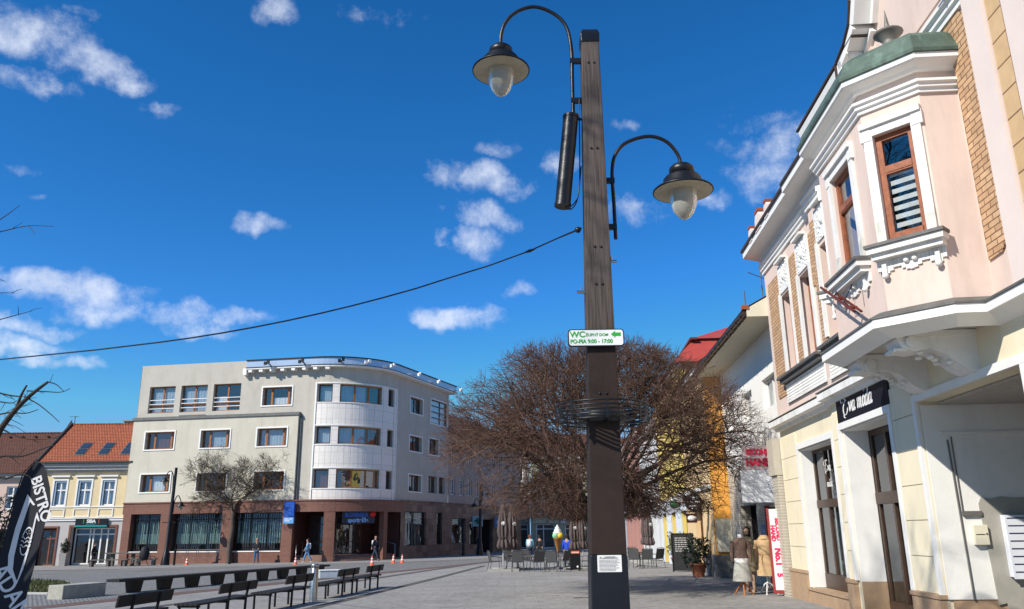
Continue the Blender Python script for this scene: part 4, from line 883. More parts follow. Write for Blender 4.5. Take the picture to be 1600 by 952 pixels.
def banner():
    o = thing('vertical_banner', 'tall white banner with pink red lettering Second Hand No.1 in a red frame', 'banner', at_right(22.45, .13, .02), RZ)
    b = MB(); b.box(-.03, .03, -.14, .14, .08, 2.12); obj('panel', b, mat('white_banner_sheet', (.80, .79, .78), .6, 0, .03, 3), o)
    b = MB(); b.box(-.04, .04, -.16, .18, 0, .079); b.box(-.045, .045, .141, .18, .08, 2.14); obj('frame', b, MATS['red_door_paint'], o)
    F = lambda z, y, rot=0: frame((0, -math.cos(rot), -math.sin(rot)), (0, -math.sin(rot) * -1, math.cos(rot)), (-.034, y, z))
    V = lambda z, y: frame((0, 0, -1), (0, -1, 0), (-.034, y, z))
    lettering('lettering', 'SECOND', .15, V(1.6, -.06), M_PINKL, o, bold=.008, sx=.95); lettering('lettering', 'HAND', .14, V(1.5, .07), M_PINKL, o, bold=.008)
    lettering('lettering', 'No.1', .22, V(.9, -.01), M_PINKL, o, bold=.012); lettering('lettering', '5', .2, V(.45, -.01), M_PINKL, o, bold=.01)
banner()
def antenna():
    o = thing('roof_antenna', 'thin dark television antenna on the roof edge of the white house', 'antenna', at_right(23.0, -.3, 7.9), RZ)
    m = MB(); m.tube([(0, 0, 0), (0, 0, 1.55)], .016, 6)
    m.tube([(-.7, .35, 1.25), (.3, -.1, 1.6)], .012, 5); m.tube([(-.5, .5, .9), (.35, -.2, .95)], .012, 5)
    for i in range(6): t = i / 5; x, y, z = -.7 + t, .35 - .45 * t, 1.25 + .35 * t; m.tube([(x - .1, y - .2, z), (x + .1, y + .2, z)], .008, 4)
    obj('mast', m, M_ZINC, o)
antenna()
def row_house(name, label, u0, u1, o, zw, col, wins, roof=None, base=None, cat='house', extra=None):
    T = thing(name, label, cat, at_right(u0, o, 0), RZ); L = u1 - u0; f = lambda s, d, z: (s, -d, z)
    holes = []
    n = max(1, int(L / 2.6))
    for z0, z1 in wins:
        for i in range(n): c = L * (i + .5) / n; holes.append((c - .55, c + .55, z0, z1, .35))
    dn = max(1, int(L / 3.4)); gf = []
    for i in range(dn): c = L * (i + .5) / dn; gf.append((c - .95, c + .95, -.3, 2.5, .5))
    w = MB(); holewall(w, f, 0, L, -1, zw, holes + gf, .4); w.add([(0, 0, -1), (0, -9, -1), (0, -9, zw), (0, 0, zw)], [(0, 1, 2, 3)], 2 if extra else 0); w.add([(L, 0, -1), (L, -9, -1), (L, -9, zw), (L, 0, zw)], [(0, 1, 2, 3)])
    obj('wall', w, [col, DARK] + ([extra] if extra else []), T)
    for h in holes: window(T, f, h[0], h[1], h[2], h[3], .12, WHITE, GLASS, (.5,), (), .09)
    for h in gf: window(T, f, h[0], h[1], h[2], h[3], .2, M_WOODD, GLASSD, (.5,), (.8,), .09, name='shopfront')
    if roof == 'mansard':
        c = MB(); e = [0] + [v for h in gf for v in h[:2]] + [L]
        for q0, q1 in zip(e[::2], e[1::2]): c.mbox(f, q0, q1, -.04, .001, -1, 2.5)
        c.mbox(f, 0, L, -.045, .001, 2.5, 3.1); obj('white_ground_floor', c, mat('blue_white_render', (.62, .66, .70), .85, 0, .06, 1), T)
    c = MB(); c.mbox(f, 0, L, -.3, .05, zw - .02, zw + .22); c.mbox(f, 0, L, -.08, .02, 3.1, 3.25); obj('cornice', c, M_WST, T)
    if base: b = MB(); b.mbox(f, -.03, .001, -.03, 8.9, -1, base); b.mbox(f, 0, gf[0][0], -.03, .001, -1, base); obj('plinth', b, mat('dark_grey_plinth', (.17, .165, .16), .85, 0, .15, 3, .3, 30), T)
    r = MB()
    if roof == 'mansard':
        r.add([(-.3, .4, zw + .2), (L, .4, zw + .2), (L - .3, -.9, zw + 1.5), (.7, -.9, zw + 1.5), (-.3, -9, zw + .2), (.7, -7.4, zw + 1.5), (L, -9, zw + .2), (L - .3, -7.4, zw + 1.5)], [(0, 1, 2, 3), (0, 3, 5, 4), (1, 6, 7, 2)])
        r.add([(.5, -.7, zw + 1.5), (L, -.7, zw + 1.5), (L, -4.2, zw + 3.1), (3.6, -4.2, zw + 3.1), (.5, -7.6, zw + 1.5), (L, -7.6, zw + 1.5)], [(0, 1, 2, 3), (0, 3, 4), (3, 2, 5, 4)])
        for i in range(16): x = .8 + i * .7; r.tube([(x, -.72, zw + 1.53), (min(L, x + max(0, 3.6 - x) * 1.0), -4.2, zw + 3.13)], .02, 4) if x > 3.3 else None; r.tube([(x - .2, .38, zw + .23), (x, -.88, zw + 1.53)], .02, 4)
        obj('roof', r, mat('red_roof_sheet', (.38, .06, .045), .5, 0, .12, 3), T)
        d = MB(); d.box(.35, L, -.95, -.6, zw + 1.42, zw + 1.53); obj('roof_break', d, mat('dark_red_flashing', (.12, .03, .025), .6), T)
        d = MB(); d.tube([(3.8, -4.2, zw + 3.1), (3.8, -4.2, zw + 4.8)], .03, 5); obj('lightning_rod', d, M_ZINC, T)
    else:
        r.add([(-.1, .45, zw + .2), (L + .1, .45, zw + .2), (L + .1, -4.5, zw + 3.2), (-.1, -4.5, zw + 3.2), (-.1, -9, zw), (L + .1, -9, zw)], [(0, 1, 2, 3), (3, 2, 5, 4), (0, 3, 4), (1, 5, 2)]); obj('roof', r, roof or M_RTILEB, T)
    return T
M_ORA = mat('orange_render', (.76, .36, .07), .9, 0, .06, 1, .15, 40); M_ORA_LIT = mat('grazing_lit_orange_render', (.70, .50, .27), .9, 0, .06, 1, .15, 40)  # second tone is the same orange with grazing light put into the colour
row_house('orange_house', 'bright orange house standing forward of its neighbours with a dark grey plinth', 31.25, 38, .2, 7.6, M_ORA_LIT, [(4.2, 5.8)], M_RTILEB, .72, extra=M_ORA)
row_house('yellow_town_house', 'tall yellow house with a red sheet metal mansard roof', 38.05, 50, .02, 9.1, mat('lemon_yellow_render', (.74, .58, .16), .9, 0, .06, 1, .15, 40), [(4.2, 5.9), (6.6, 8.0)], 'mansard')
row_house('pale_town_house', 'pale grey white house with dark doorways beyond the yellow house', 50.05, 64, -.1, 8.2, mat('pale_grey_white_render', (.62, .63, .64), .9, 0, .06, 1, .15, 40), [(4.6, 6.4)], M_RTILE)
row_house('rose_town_house', 'dull rose house far up the right side of the street', 64.05, 80, 0, 9, mat('dull_rose_render', (.42, .22, .19), .9, 0, .06, 1, .15, 40), [(4.6, 6.4)], M_RTILEB)
row_house('blue_grey_town_house', 'blue grey house closing the right side of the street', 80.05, 104, .1, 9.6, mat('blue_grey_render', (.34, .40, .48), .9, 0, .06, 1, .15, 40), [(4.6, 6.4), (7.4, 8.8)], M_RTILEB)
def poster_case():
    o = at_right(31.22, -.13, 0); T = thing('notice_case', 'cream notice case on the end wall of the orange house', 'notice case', o, RZ)
    b = MB(); b.box(-.05, -.002, -.3, .26, .85, 2.0); obj('case', b, mat('cream_case', (.74, .69, .53), .6, 0, .04, 2), T)
    b = MB(); b.box(-.06, -.001, -.32, -.3, .83, 2.02); b.box(-.06, -.001, .26, .28, .83, 2.02); b.box(-.06, -.001, -.3, .26, 2.0, 2.02); b.box(-.06, -.001, -.3, .26, .83, .85); obj('frame', b, mat('cream_frame', (.6, .56, .44), .5), T)
poster_case()
def hanging_sign():
    o = at_right(31.8, .267, .86); T = thing('round_hanging_sign', 'round black hanging sign with pale PENZION lettering on the orange house', 'hanging sign', o, RZ)
    Mx = Matrix(((0, 0, -1, 0), (-1, 0, 0, .82), (0, 1, 0, 2.72), (0, 0, 0, 1)))
    b = MB(); b.lathe([(.01, -.03), (.5, -.03), (.52, -.02), (.52, .02), (.5, .03), (.01, .03)], 32, Mx); obj('disc', b, mat('black_sign_disc', (.012, .013, .015), .4), T)
    b = MB(); b.tube([(0, 0, 3.3), (0, 1.0, 3.3)], .02, 6); b.tube([(0, .5, 3.3), (0, .55, 3.16)], .012, 5); b.tube([(0, 1.0, 3.3), (0, .98, 3.12)], .012, 5); obj('bracket', b, IRON, T)
    T.scale = (.65,) * 3
    F = lambda z: frame((0, -1, 0), (0, 0, 1), (-.034, .82, z)); LM = mat('pale_sign_letters', (.82, .84, .85), .5)
    lettering('lettering', 'PENZION', .185, F(2.72), LM, T, bold=.01, sx=.95); lettering('lettering', 'KUTURDA', .14, F(2.5), LM, T, bold=.008, sx=.9)
    e = MB()
    for y in (.72, .92):
        pts = [(y + .05 * (1 if i % 2 == 0 else .42) * math.cos(i * math.pi / 5 + math.pi / 2), 2.36 + .05 * (1 if i % 2 == 0 else .42) * math.sin(i * math.pi / 5 + math.pi / 2)) for i in range(10)]
        e.prism(pts, .01, Matrix(((0, 0, -1, -.03), (1, 0, 0, 0), (0, 1, 0, 0), (0, 0, 0, 1))))
    for y, w_ in ((.62, .1), (.82, .13), (1.02, .1)): e.prism([(y - w_ / 2, 2.88), (y + w_ / 2, 2.88), (y + w_ * .7, 3.06), (y + w_ * .3, 2.97), (y, 3.1), (y - w_ * .3, 2.97), (y - w_ * .7, 3.06)], .01, Matrix(((0, 0, -1, -.03), (1, 0, 0, 0), (0, 1, 0, 0), (0, 0, 0, 1))))
    obj('emblem', e, LM, T)
    T2 = thing('brown_hanging_sign', 'small dark brown hanging sign with a pale oval under the round black sign', 'hanging sign', at_right(32.3, -.02, 0), RZ)
    b = MB(); b.box(-.04, .04, .66, 1.04, 1.88, 2.22); obj('board', b, mat('dark_brown_board', (.07, .02, .015), .4), T2)
    b = MB(); b.lathe([(.01, -.01), (.17, -.01), (.17, .01), (.01, .01)], 20, Matrix(((0, 0, -1, -.045), (-1, 0, 0, .85), (0, .62, 0, 2.05), (0, 0, 0, 1)))); obj('oval', b, M_FADED, T2)
    b = MB(); b.tube([(0, 0, 2.3), (0, 1.15, 2.3)], .02, 6); obj('bracket', b, IRON, T2)
    T3 = thing('green_hanging_sign', 'small oval green hanging sign farther up the street', 'hanging sign', at_right(38.2, -.28, 0), RZ)
    b = MB(); b.lathe([(.01, -.03), (.27, -.03), (.27, .03), (.01, .03)], 24, Matrix(((0, 0, -1, 0), (-1, 0, 0, .95), (0, .66, 0, 2.75), (0, 0, 0, 1)))); obj('oval_board', b, mat('green_sign', (.015, .12, .06), .4), T3)
    b = MB(); b.tube([(0, 0, 3.05), (0, 1.1, 3.05)], .02, 6); obj('bracket', b, IRON, T3)
    T4 = thing('white_red_sign', 'small white sign with a red band beside the round black sign', 'hanging sign', at_right(35, .05, 0), RZ)
    b = MB(); b.box(-.03, .03, .55, .95, 2.75, 3.15); obj('board', b, M_FADED, T4); b = MB(); b.box(-.035, .035, .55, .95, 2.68, 2.75); obj('red_band', b, MATS['red_door_paint'], T4)
hanging_sign()
def back_row():
    def shop(name, label, x0, x1, Y, zw, col, signs, roofm):
        T = thing(name, label, 'building', (x0, Y, 0), R(-6)); L = x1 - x0; f = lambda s, d, z: (s, d, z); n = max(2, int(L / 3))
        hs = [((i + .5) * L / n - .6, (i + .5) * L / n + .6, z, z + 1.7, .3) for i in range(n) for z in (4.7, 7.6)]; g = [((i + .5) * L / n - 1.1, (i + .5) * L / n + 1.1, -.4, 2.4, .5) for i in range(n)]
        w = MB(); holewall(w, f, 0, L, -1.5, zw, hs + g, .4); obj('wall', w, [col, DARK], T)
        for h in hs: window(T, f, h[0], h[1], h[2], h[3], .1, WHITE, GLASS, (.5,), (), .1)
        for h in g: window(T, f, h[0], h[1], h[2], h[3], .2, M_FADED if name != 'far_shop_house' else M_WOODD, mat('far_shop_pane', (.05, .05, .048), .3, 0, .4, 1.2), (.4,), (.8,), .1, name='shopfront')
        c = MB(); c.box(0, L, -.4, .1, zw, zw + .25); c.box(0, L, -.12, .02, 3.6, 3.75); obj('cornice', c, M_WST, T)
        r = MB(); r.add([(-.1, -.5, zw + .25), (L + .1, -.5, zw + .25), (L + .1, 5, zw + 3.6), (-.1, 5, zw + 3.6)], [(0, 1, 2, 3)]); obj('roof', r, roofm, T)
        for (a, b, z0, z1, m) in signs: s = MB(); s.box(a, b, -.12, -.02, z0, z1); obj('shop_sign_panel', s, m, T)
    S = lambda n, c: mat(n, c, .6, 0, .05, 3)
    shop('far_cream_house', 'cream green house with small shop signs closing the square', 2.0, 9.0, 101, 10.2, S('grey_green_render', (.36, .38, .28)), [(.3, 1.8, 2.5, 3.1, S('cream_sign', (.5, .5, .36))), (2.2, 3.4, 2.5, 3.1, S('cream_sign', (.5, .5, .36))), (3.6, 4.3, 2.5, 3.2, M_FADED), (4.8, 6.3, 2.5, 3.2, S('red_orange_sign', (.5, .08, .03)))], M_RTILEB)
    shop('far_grey_house', 'grey house with red and pale shop signs behind the cafe', 9.05, 15.5, 100.3, 9.4, S('mid_grey_render', (.30, .29, .28)), [(.2, 1.4, 2.5, 3.2, M_FADED), (1.8, 3.2, 2.5, 3.1, S('pale_grey_sign', (.4, .4, .42)))], M_RTILE)
    shop('far_shop_house', 'brown fronted house at the far end of the street', 15.55, 25, 112, 9.8, S('brown_grey_render', (.22, .19, .17)), [], M_RTILEB)
    shop('far_dark_house', 'grey brown house between the side street house and the square', -3.5, 1.95, 103, 11, S('grey_brown_render', (.26, .22, .20)), [(1, 3, 2.6, 3.2, M_FADED)], M_RTILEB)
back_row()

# ------------------------------------------------------------------ trees
M_TWIG = mat('brown_twig_bark', (.125, .072, .052), .85, 0, .35, 4); M_BARK = mat('grey_brown_bark', (.085, .066, .052), .9, 0, .35, 8, .6, 30); M_TWIGD = mat('dark_bark', (.045, .036, .03), .9, 0, .3, 6, .4, 30)
M_TWIG2 = mat('grey_brown_twigs', (.075, .06, .045), .9, 0, .3, 5)
class Segs:
    def __init__(s): s.a = []; s.b = []; s.r = []; s.q = []
    def line(s, pts, r0, r1):
        n = len(pts) - 1
        for i in range(n): s.a.append(pts[i]); s.b.append(pts[i + 1]); s.r.append(r0 + (r1 - r0) * i / n); s.q.append(r0 + (r1 - r0) * (i + 1) / n)
    def build(s, name, m, parent, sides=4): return tubes_np(name, s.a, s.b, s.r, s.q, m, parent, sides)
def globe_tree():
    rng = np.random.default_rng(11); T = thing('globe_tree', 'broad bare umbrella shaped tree with dense brown twigs behind the lamp post', 'tree', G(2.36, 24.4))
    tr = MB(); tr.tube([(0, 0, -.1), (.02, 0, .5), (0, .02, 1.4), (.02, 0, 2.3)], [.24, .19, .17, .2], 12); 
    limbs = Segs(); crown = Segs(); nodes = []; cen = np.array([0, 0, 3.75])
    def env(d):              # distance from the crown centre to its surface along d
        up = 3.38 if d[2] > 0 else 1.62; rr = 4.98 + .3 * math.sin(3 * math.atan2(d[1], d[0]) + 1) 
        p = 2.3 if d[2] > 0 else 3.0; return (abs(math.hypot(d[0], d[1]) / rr) ** p + abs(d[2] / up) ** p) ** (-1 / p)
    def curve(p, q, bulge, n, jit):
        p = np.array(p); q = np.array(q); L = np.linalg.norm(q - p); out = []
        off = np.array([0, 0, bulge * L]); j = rng.normal(0, jit * L, 3)
        for i in range(n + 1): t = i / n; out.append(p + (q - p) * t + off * math.sin(math.pi * t) + j * math.sin(math.pi * t) + rng.normal(0, .012 * L, 3) * (0 < i < n))
        return out
    mains = []
    for i in range(22):
        a = i * 2.39996 + rng.uniform(-.2, .2); el = math.asin(min(.97, .02 + .95 * ((i * 7) % 22) / 22)); d = np.array([math.cos(a) * math.cos(el), math.sin(a) * math.cos(el), math.sin(el)])
        q = cen + d * env(d) * rng.uniform(.8, .93); p0 = np.array([0, 0, rng.uniform(1.75, 2.35)])
        c = curve(p0, q, -.06 if el > .9 else .1, 9, .07); limbs.line(c, rng.uniform(.06, .1), .018); mains.append(c)
    secs = []
    for c in mains:
        for k in range(7):
            i = rng.integers(2, 9); p = c[i]; d = (p - cen) / (np.linalg.norm(p - cen) + 1e-6) + rng.normal(0, .75, 3); d /= np.linalg.norm(d)
            q = cen + d * env(d) * rng.uniform(.72, 1.0)
            if np.linalg.norm(q - p) > 3.2: q = p + (q - p) / np.linalg.norm(q - p) * 3.2
            s = curve(p, q, .08, 6, .1); crown.line(s, .03, .009); secs.append(s)
    ter = []
    for s in secs + [m[4:] for m in mains]:
        for k in range(9):
            i = rng.integers(1, len(s)); p = s[i]; d = (p - cen) / (np.linalg.norm(p - cen) + 1e-6) * .9 + rng.normal(0, .6, 3); d /= np.linalg.norm(d)
            q = p + d * rng.uniform(.6, 1.4); e = q - cen; L = np.linalg.norm(e); m = env(e / L)
            if L > m: q = cen + e / L * m * rng.uniform(.93, 1.0)
            t = curve(p, q, .1, 4, .1); crown.line(t, .014, .006); ter.append(t)
    pts = [(t[i], t[i] - t[i - 1]) for t in ter for i in (1, 2, 3, 4)]
    for p, dr in pts:
        if p[0] > 1.8 and p[2] < 4.6 and rng.random() < .4: continue      # thinner on the street side
        for k in range(3):
            e = (p - cen); L = np.linalg.norm(e); e = e / L; d = e * .55 + dr / (np.linalg.norm(dr) + 1e-6) * .35 + rng.normal(0, .55, 3) + np.array([0, 0, -.12 if p[2] < 3.8 else .16]); d /= np.linalg.norm(d)
            ln = rng.uniform(.3, .75); q = p + d * ln; f = q - cen; m = env(f / np.linalg.norm(f)) * rng.uniform(1.0, 1.09)
            if np.linalg.norm(f) > m: q = cen + f / np.linalg.norm(f) * m
            mid = (p + q) / 2 + rng.normal(0, .04, 3); crown.line([p, mid, q], .0062, .0036)
            u = rng.normal(0, 1, 3); u /= np.linalg.norm(u); crown.line([mid, mid + (d * .5 + u * .6) * ln * .5], .0048, .0034)
    t = obj('trunk', tr, M_BARK, T); limbs.build('limbs', M_BARK, T, 7); crown.build('crown', M_TWIG, T, 3)
globe_tree()
def bare_tree(name, label, loc, H, trunk, r, seed, spread, m, levels=5, lean=(0, 0), kids=3, fork=None):
    rnd = random.Random(seed); T = thing(name, label, 'tree', loc); tr = MB(); S = Segs()
    n = 8; pts = [(lean[0] * (i / n) ** 1.3 * trunk + .05 * math.sin(i * 1.7), lean[1] * (i / n) * trunk, -.2 + (trunk + .2) * i / n) for i in range(n + 1)]
    tr.tube(pts, [r * (1.25 if i == 0 else 1.05 - .35 * i / n) for i in range(n + 1)], 10); obj('trunk', tr, M_BARK if m is not M_TWIGD else M_TWIGD, T)
    def grow(p, d, L, rr, lev):
        c = [p]; q = p.copy(); dd = d.copy(); k = 5 if lev > 1 else 3
        for i in range(k):
            dd = (dd + Vector((rnd.gauss(0, .16), rnd.gauss(0, .16), rnd.gauss(.03, .12)))).normalized(); q = q + dd * L / k; c.append(q.copy())
        S.line([tuple(x) for x in c], max(rr * .8, .007), max(rr * .45, .006))
        if lev == 0: return
        for j in range(kids + (lev < 3)):
            i = rnd.randint(2 if lev > 2 else 1, k); ax = Vector((rnd.gauss(0, 1), rnd.gauss(0, 1), rnd.gauss(0, .7))).normalized()
            nd = (dd * (1 - spread * .45) + ax * spread).normalized(); grow(c[i], nd, L * rnd.uniform(.55, .8), rr * rnd.uniform(.45, .62) * (1.1 if i == k else .9), lev - 1)
        grow(c[-1], dd, L * .7, rr * .55, lev - 1)
    top = Vector(pts[-1]); L0 = (H - trunk) * .42
    for j in range(5):
        a = j * 2.4 + rnd.uniform(-.4, .4); grow(Vector(pts[-1 - (j % 3 == 2)]), Vector((math.cos(a) * .75, math.sin(a) * .75, rnd.uniform(.35, 1.1))).normalized(), L0 * rnd.uniform(.8, 1.15), r * .5, levels - 1)
    S.build('crown', m, T, 4); return T
bare_tree('bare_tree', 'bare dark tree in front of the grey corner building beside the bicycle rack', G(-21.5, 63.0), 9.2, 4.3, .2, 12, .7, M_TWIG2, 6, (.03, 0))
bare_tree('tall_bare_tree', 'tall bare tree behind the left edge of the square', (-8.2, 4.1, 0), 14.5, 8.2, .3, 8, .7, M_TWIGD, 5)
def edge_tree():
    T = thing('edge_tree', 'bare tree whose dark branches reach in from the left edge of the photo', 'tree', G(-10.2, 12.6)); b = T.location
    tr = MB(); tr.tube([(0, 0, -.1), (.05, 0, 1.2), (.1, .1, 2.6), (.0, .1, 5), (.1, 0, 8)], [.3, .24, .2, .15, .06], 12); obj('trunk', tr, M_TWIGD, T)
    S = Segs(); rnd = random.Random(4)
    P = lambda x, z, y=13: Vector((x, y, z)) - b
    A = lambda px, py, Y=13: (lambda d: CAM + d * (Y / d.y))(direction(px, py)) - b
    def br(pts, r0, r1, tw=0, tl=.3):
        q = [Vector(pts[0])]
        for i in range(len(pts) - 1):
            p0 = Vector(pts[max(i - 1, 0)]); p1 = Vector(pts[i]); p2 = Vector(pts[i + 1]); p3 = Vector(pts[min(i + 2, len(pts) - 1)])
            for k in range(1, 5):
                t = k / 4; q.append(.5 * (2 * p1 + (p2 - p0) * t + (2 * p0 - 5 * p1 + 4 * p2 - p3) * t * t + (3 * p1 - p0 - 3 * p2 + p3) * t ** 3))
        S.line([tuple(v) for v in q], r0, r1)
        for i in range(tw):
            v = q[rnd.randint(1, len(q) - 1)]; d = Vector((rnd.uniform(.1, 1), rnd.uniform(-.6, .6), rnd.uniform(-.7, .5))).normalized(); e = v + d * tl * rnd.uniform(.4, 1); S.line([tuple(v), tuple((v + e) / 2 + Vector((0, 0, rnd.gauss(0, .02)))), tuple(e)], .006, .003)
    br([(.08, .1, 2.2), A(-40, 730), A(0, 672), A(25, 640), A(50, 616), A(75, 597)], .07, .022, 5, .35)
    br([A(25, 640), A(33, 618), A(42, 602)], .028, .014, 3)
    br([A(75, 597), A(88, 601), A(100, 612)], .012, .005, 1, .2); br([A(42, 611), A(70, 612), A(95, 613), A(110, 607)], .012, .005, 1, .2)
    br([A(-10, 612), A(15, 618), A(34, 620)], .016, .01, 3); br([A(38, 620), A(60, 632), A(80, 648), A(93, 660)], .012, .005)
    br([A(-10, 650), A(15, 645), A(40, 646), A(60, 640)], .016, .006, 4, .25); br([A(0, 628), A(18, 630), A(26, 626)], .012, .006, 2)
    br([A(-20, 368), A(10, 360), A(45, 353), A(84, 354)], .012, .004, 3, .3); br([A(-10, 350), A(12, 335), A(31, 321)], .01, .004, 1, .2)
    br([A(-20, 505), A(20, 494), A(50, 486)], .012, .004, 2, .25); br([A(-20, 462), A(0, 458), A(22, 458)], .01, .004, 1, .2); br([A(-20, 430), A(8, 440)], .009, .004)
    br([(.1, .1, 2.0), A(-30, 740), A(0, 714), A(35, 713), A(70, 700), A(85, 696)], .03, .006, 3, .3); br([A(5, 672), A(30, 683), A(50, 687), A(90, 685)], .012, .005, 2, .3)
    br([(.1, .1, 1.9), A(-20, 752), A(10, 748), A(30, 741), A(45, 744)], .03, .008, 4, .3)
    for z, ex in ((5.2, (-20, 462)), (5.8, (-20, 368)), (5.0, (-20, 505)), (3.2, (-10, 612)), (3.0, (-10, 650)), (6.2, (-10, 350))): br([(.05, .05, z - .8), A(*ex)], .03, .012)
    S.build('crown', M_TWIGD, T, 5)
edge_tree()
M_LEAFD = mat('dark_evergreen_leaf', (.018, .03, .014), .6, 0, .4, 6); M_LEAF = mat('potted_leaf', (.055, .095, .03), .55, 0, .4, 6); M_LEAF2 = mat('yellow_green_leaf', (.11, .13, .04), .55, 0, .35, 6)
def leaves(name, cen, rad, n, size, m, parent, seed, shape=None):
    rng = np.random.default_rng(seed); b = MB()
    for i in range(n):
        d = rng.normal(0, 1, 3); d /= np.linalg.norm(d); r = rng.uniform(.35, 1) ** .5 * (1 + .25 * math.sin(5 * d[0] + 3 * d[2] + seed)); p = np.array(cen) + d * np.array(rad) * r
        a = rng.normal(0, 1, 3); a /= np.linalg.norm(a); c = np.cross(a, d); c /= np.linalg.norm(c) + 1e-6; s = size * rng.uniform(.6, 1.3)
        b.add([p - a * s, p + c * s * .38, p + a * s, p - c * s * .38], [(0, 1, 2, 3)])
    return obj(name, b, m, parent)
def shrub():
    T = thing('dark_shrub', 'dark evergreen shrub at the left edge behind the black feather flag', 'shrub', G(-9.35, 14.6)); s = MB()
    for a in range(7): s.tube([(0, 0, 0), (.2 * math.cos(a), .2 * math.sin(a), .8), (.42 * math.cos(a), .42 * math.sin(a), 1.9)], [.04, .025, .01], 5)
    obj('stem', s, M_TWIGD, T); leaves('foliage', (0, 0, 1.3), (.62, .62, 1.15), 2600, .06, M_LEAFD, T, 3)
shrub()
g = MB(); rng = np.random.default_rng(2)
gp_ = [(-17.3, 29.3), (-15.85, 28.8), (-16.5, 31.0), (-17.9, 34.2), (-20, 37.5), (-26, 42), (-30, 40), (-24, 33)]
sheet('lawn_soil', gp_, .03, mat('mossy_soil', (.06, .06, .03), .95, 0, .4, 2))
for i in range(9000):
    while True:
        x, y = rng.uniform(-30, -15.8), rng.uniform(28.8, 42); ins = False; j = len(gp_) - 1
        for k in range(len(gp_)):
            (x1, y1), (x2, y2) = gp_[k], gp_[j]
            if (y1 > y) != (y2 > y) and x < (x2 - x1) * (y - y1) / (y2 - y1) + x1: ins = not ins
            j = k
        if ins: break
    a = rng.uniform(0, 6.28); h = rng.uniform(.05, .16); z = gz(x, y) + .03; dx, dy = math.cos(a) * .02, math.sin(a) * .02; lx, ly = rng.normal(0, .05, 2)
    g.add([(x - dx, y - dy, z), (x + dx, y + dy, z), (x + lx, y + ly, z + h)], [(0, 1, 2)])
obj('grass', g, mat('winter_grass', (.085, .10, .035), .8, 0, .5, 1.5), kind='stuff')
b = MB(); pts = [(-17.3, 29.2), (-15.8, 28.7), (-16.4, 31.0), (-17.8, 34.2), (-20, 37.6)]
for (x1, y1), (x2, y2) in zip(pts[:-1], pts[1:]): b.tube([(x1, y1, gz(x1, y1) + .02), (x2, y2, gz(x2, y2) + .02)], .07, 6)
obj('kerb', b, mat('kerb_stone', (.34, .33, .31), .85, 0, .15, 3, .3, 30), kind='structure')

# ------------------------------------------------------------------ the lamp post in the foreground, its sign, notice and cable
M_POSTW = mat('weathered_brown_post', (.06, .042, .032), .75, 0, .35, 5, .9, 45)
def post_wood():
    m = M_POSTW; nt = m.node_tree; N = nt.nodes; L = nt.links; tc = [n for n in N if n.type == 'TEX_COORD'][0]
    mp = N.new('ShaderNodeMapping'); mp.inputs['Scale'].default_value = (40, 40, 1.6); L.new(tc.outputs['Object'], mp.inputs[0])
    w = N.new('ShaderNodeTexNoise'); w.inputs['Scale'].default_value = 1.5; w.inputs['Detail'].default_value = 8; L.new(mp.outputs[0], w.inputs[0])
    bp = [n for n in N if n.type == 'BUMP'][0]; L.new(w.outputs['Fac'], bp.inputs['Height']); bp.inputs['Strength'].default_value = .55
    r = [n for n in N if n.type == 'VALTORGB'][0]; L.new(w.outputs['Fac'], r.inputs[0])
    r.color_ramp.elements[0].color = (.038, .029, .025, 1); r.color_ramp.elements[1].color = (.108, .088, .078, 1)
post_wood()
M_SHADE_IN = mat('dirty_cream_enamel', (.40, .36, .27), .5, 0, .15, 8)
M_GLOBE = None
def globe_glass():
    m = bpy.data.materials.new('ribbed_lamp_glass'); m.use_nodes = True; b = m.node_tree.nodes['Principled BSDF']
    b.inputs['Base Color'].default_value = (.46, .44, .37, 1); b.inputs['Roughness'].default_value = .18; b.inputs['Transmission Weight'].default_value = .35; b.inputs['IOR'].default_value = 1.3; b.inputs['Subsurface Weight'].default_value = .25; b.inputs['Subsurface Radius'].default_value = (.1, .1, .1); return m
M_GLOBE = globe_glass()
def lamp_head(T, c):
    S = MB(); M_ = Matrix.Translation(c)
    M_ = M_ @ Matrix.Scale(.95, 4)
    S.lathe([(.02, .30), (.1, .29), (.13, .26), (.135, .2), (.11, .19), (.11, .17), (.18, .155), (.2, .13), (.205, .07), (.215, .06), (.3, .015), (.318, .0), (.318, -.012), (.3, -.005), (.2, .045), (.05, .05)], 40, M_)
    sh = obj('lamp_shade', S, IRON, T)
    I = MB(); I.lathe([(.306, -.014), (.25, .006), (.235, -.004), (.215, .012), (.2, .035), (.06, .04), (.05, .035)], 40, M_); obj('reflector', I, M_SHADE_IN, sh)
    g = MB(); g.lathe([(.14, .03), (.145, -.02), (.142, -.1), (.128, -.18), (.1, -.25), (.06, -.3), (.025, -.322), (.004, -.326)], 40, M_, mod=lambda a, z: 1 + .008 * math.cos(28 * a)); obj('glass_globe', g, M_GLOBE, sh)
    return sh
def arm_curve(pts, k=6):
    q = [Vector(pts[0])]
    for i in range(len(pts) - 1):
        p0 = Vector(pts[max(i - 1, 0)]); p1 = Vector(pts[i]); p2 = Vector(pts[i + 1]); p3 = Vector(pts[min(i + 2, len(pts) - 1)])
        for j in range(1, k + 1): t = j / k; q.append(.5 * (2 * p1 + (p2 - p0) * t + (2 * p0 - 5 * p1 + 4 * p2 - p3) * t * t + (3 * p1 - p0 - 3 * p2 + p3) * t ** 3))
    return q
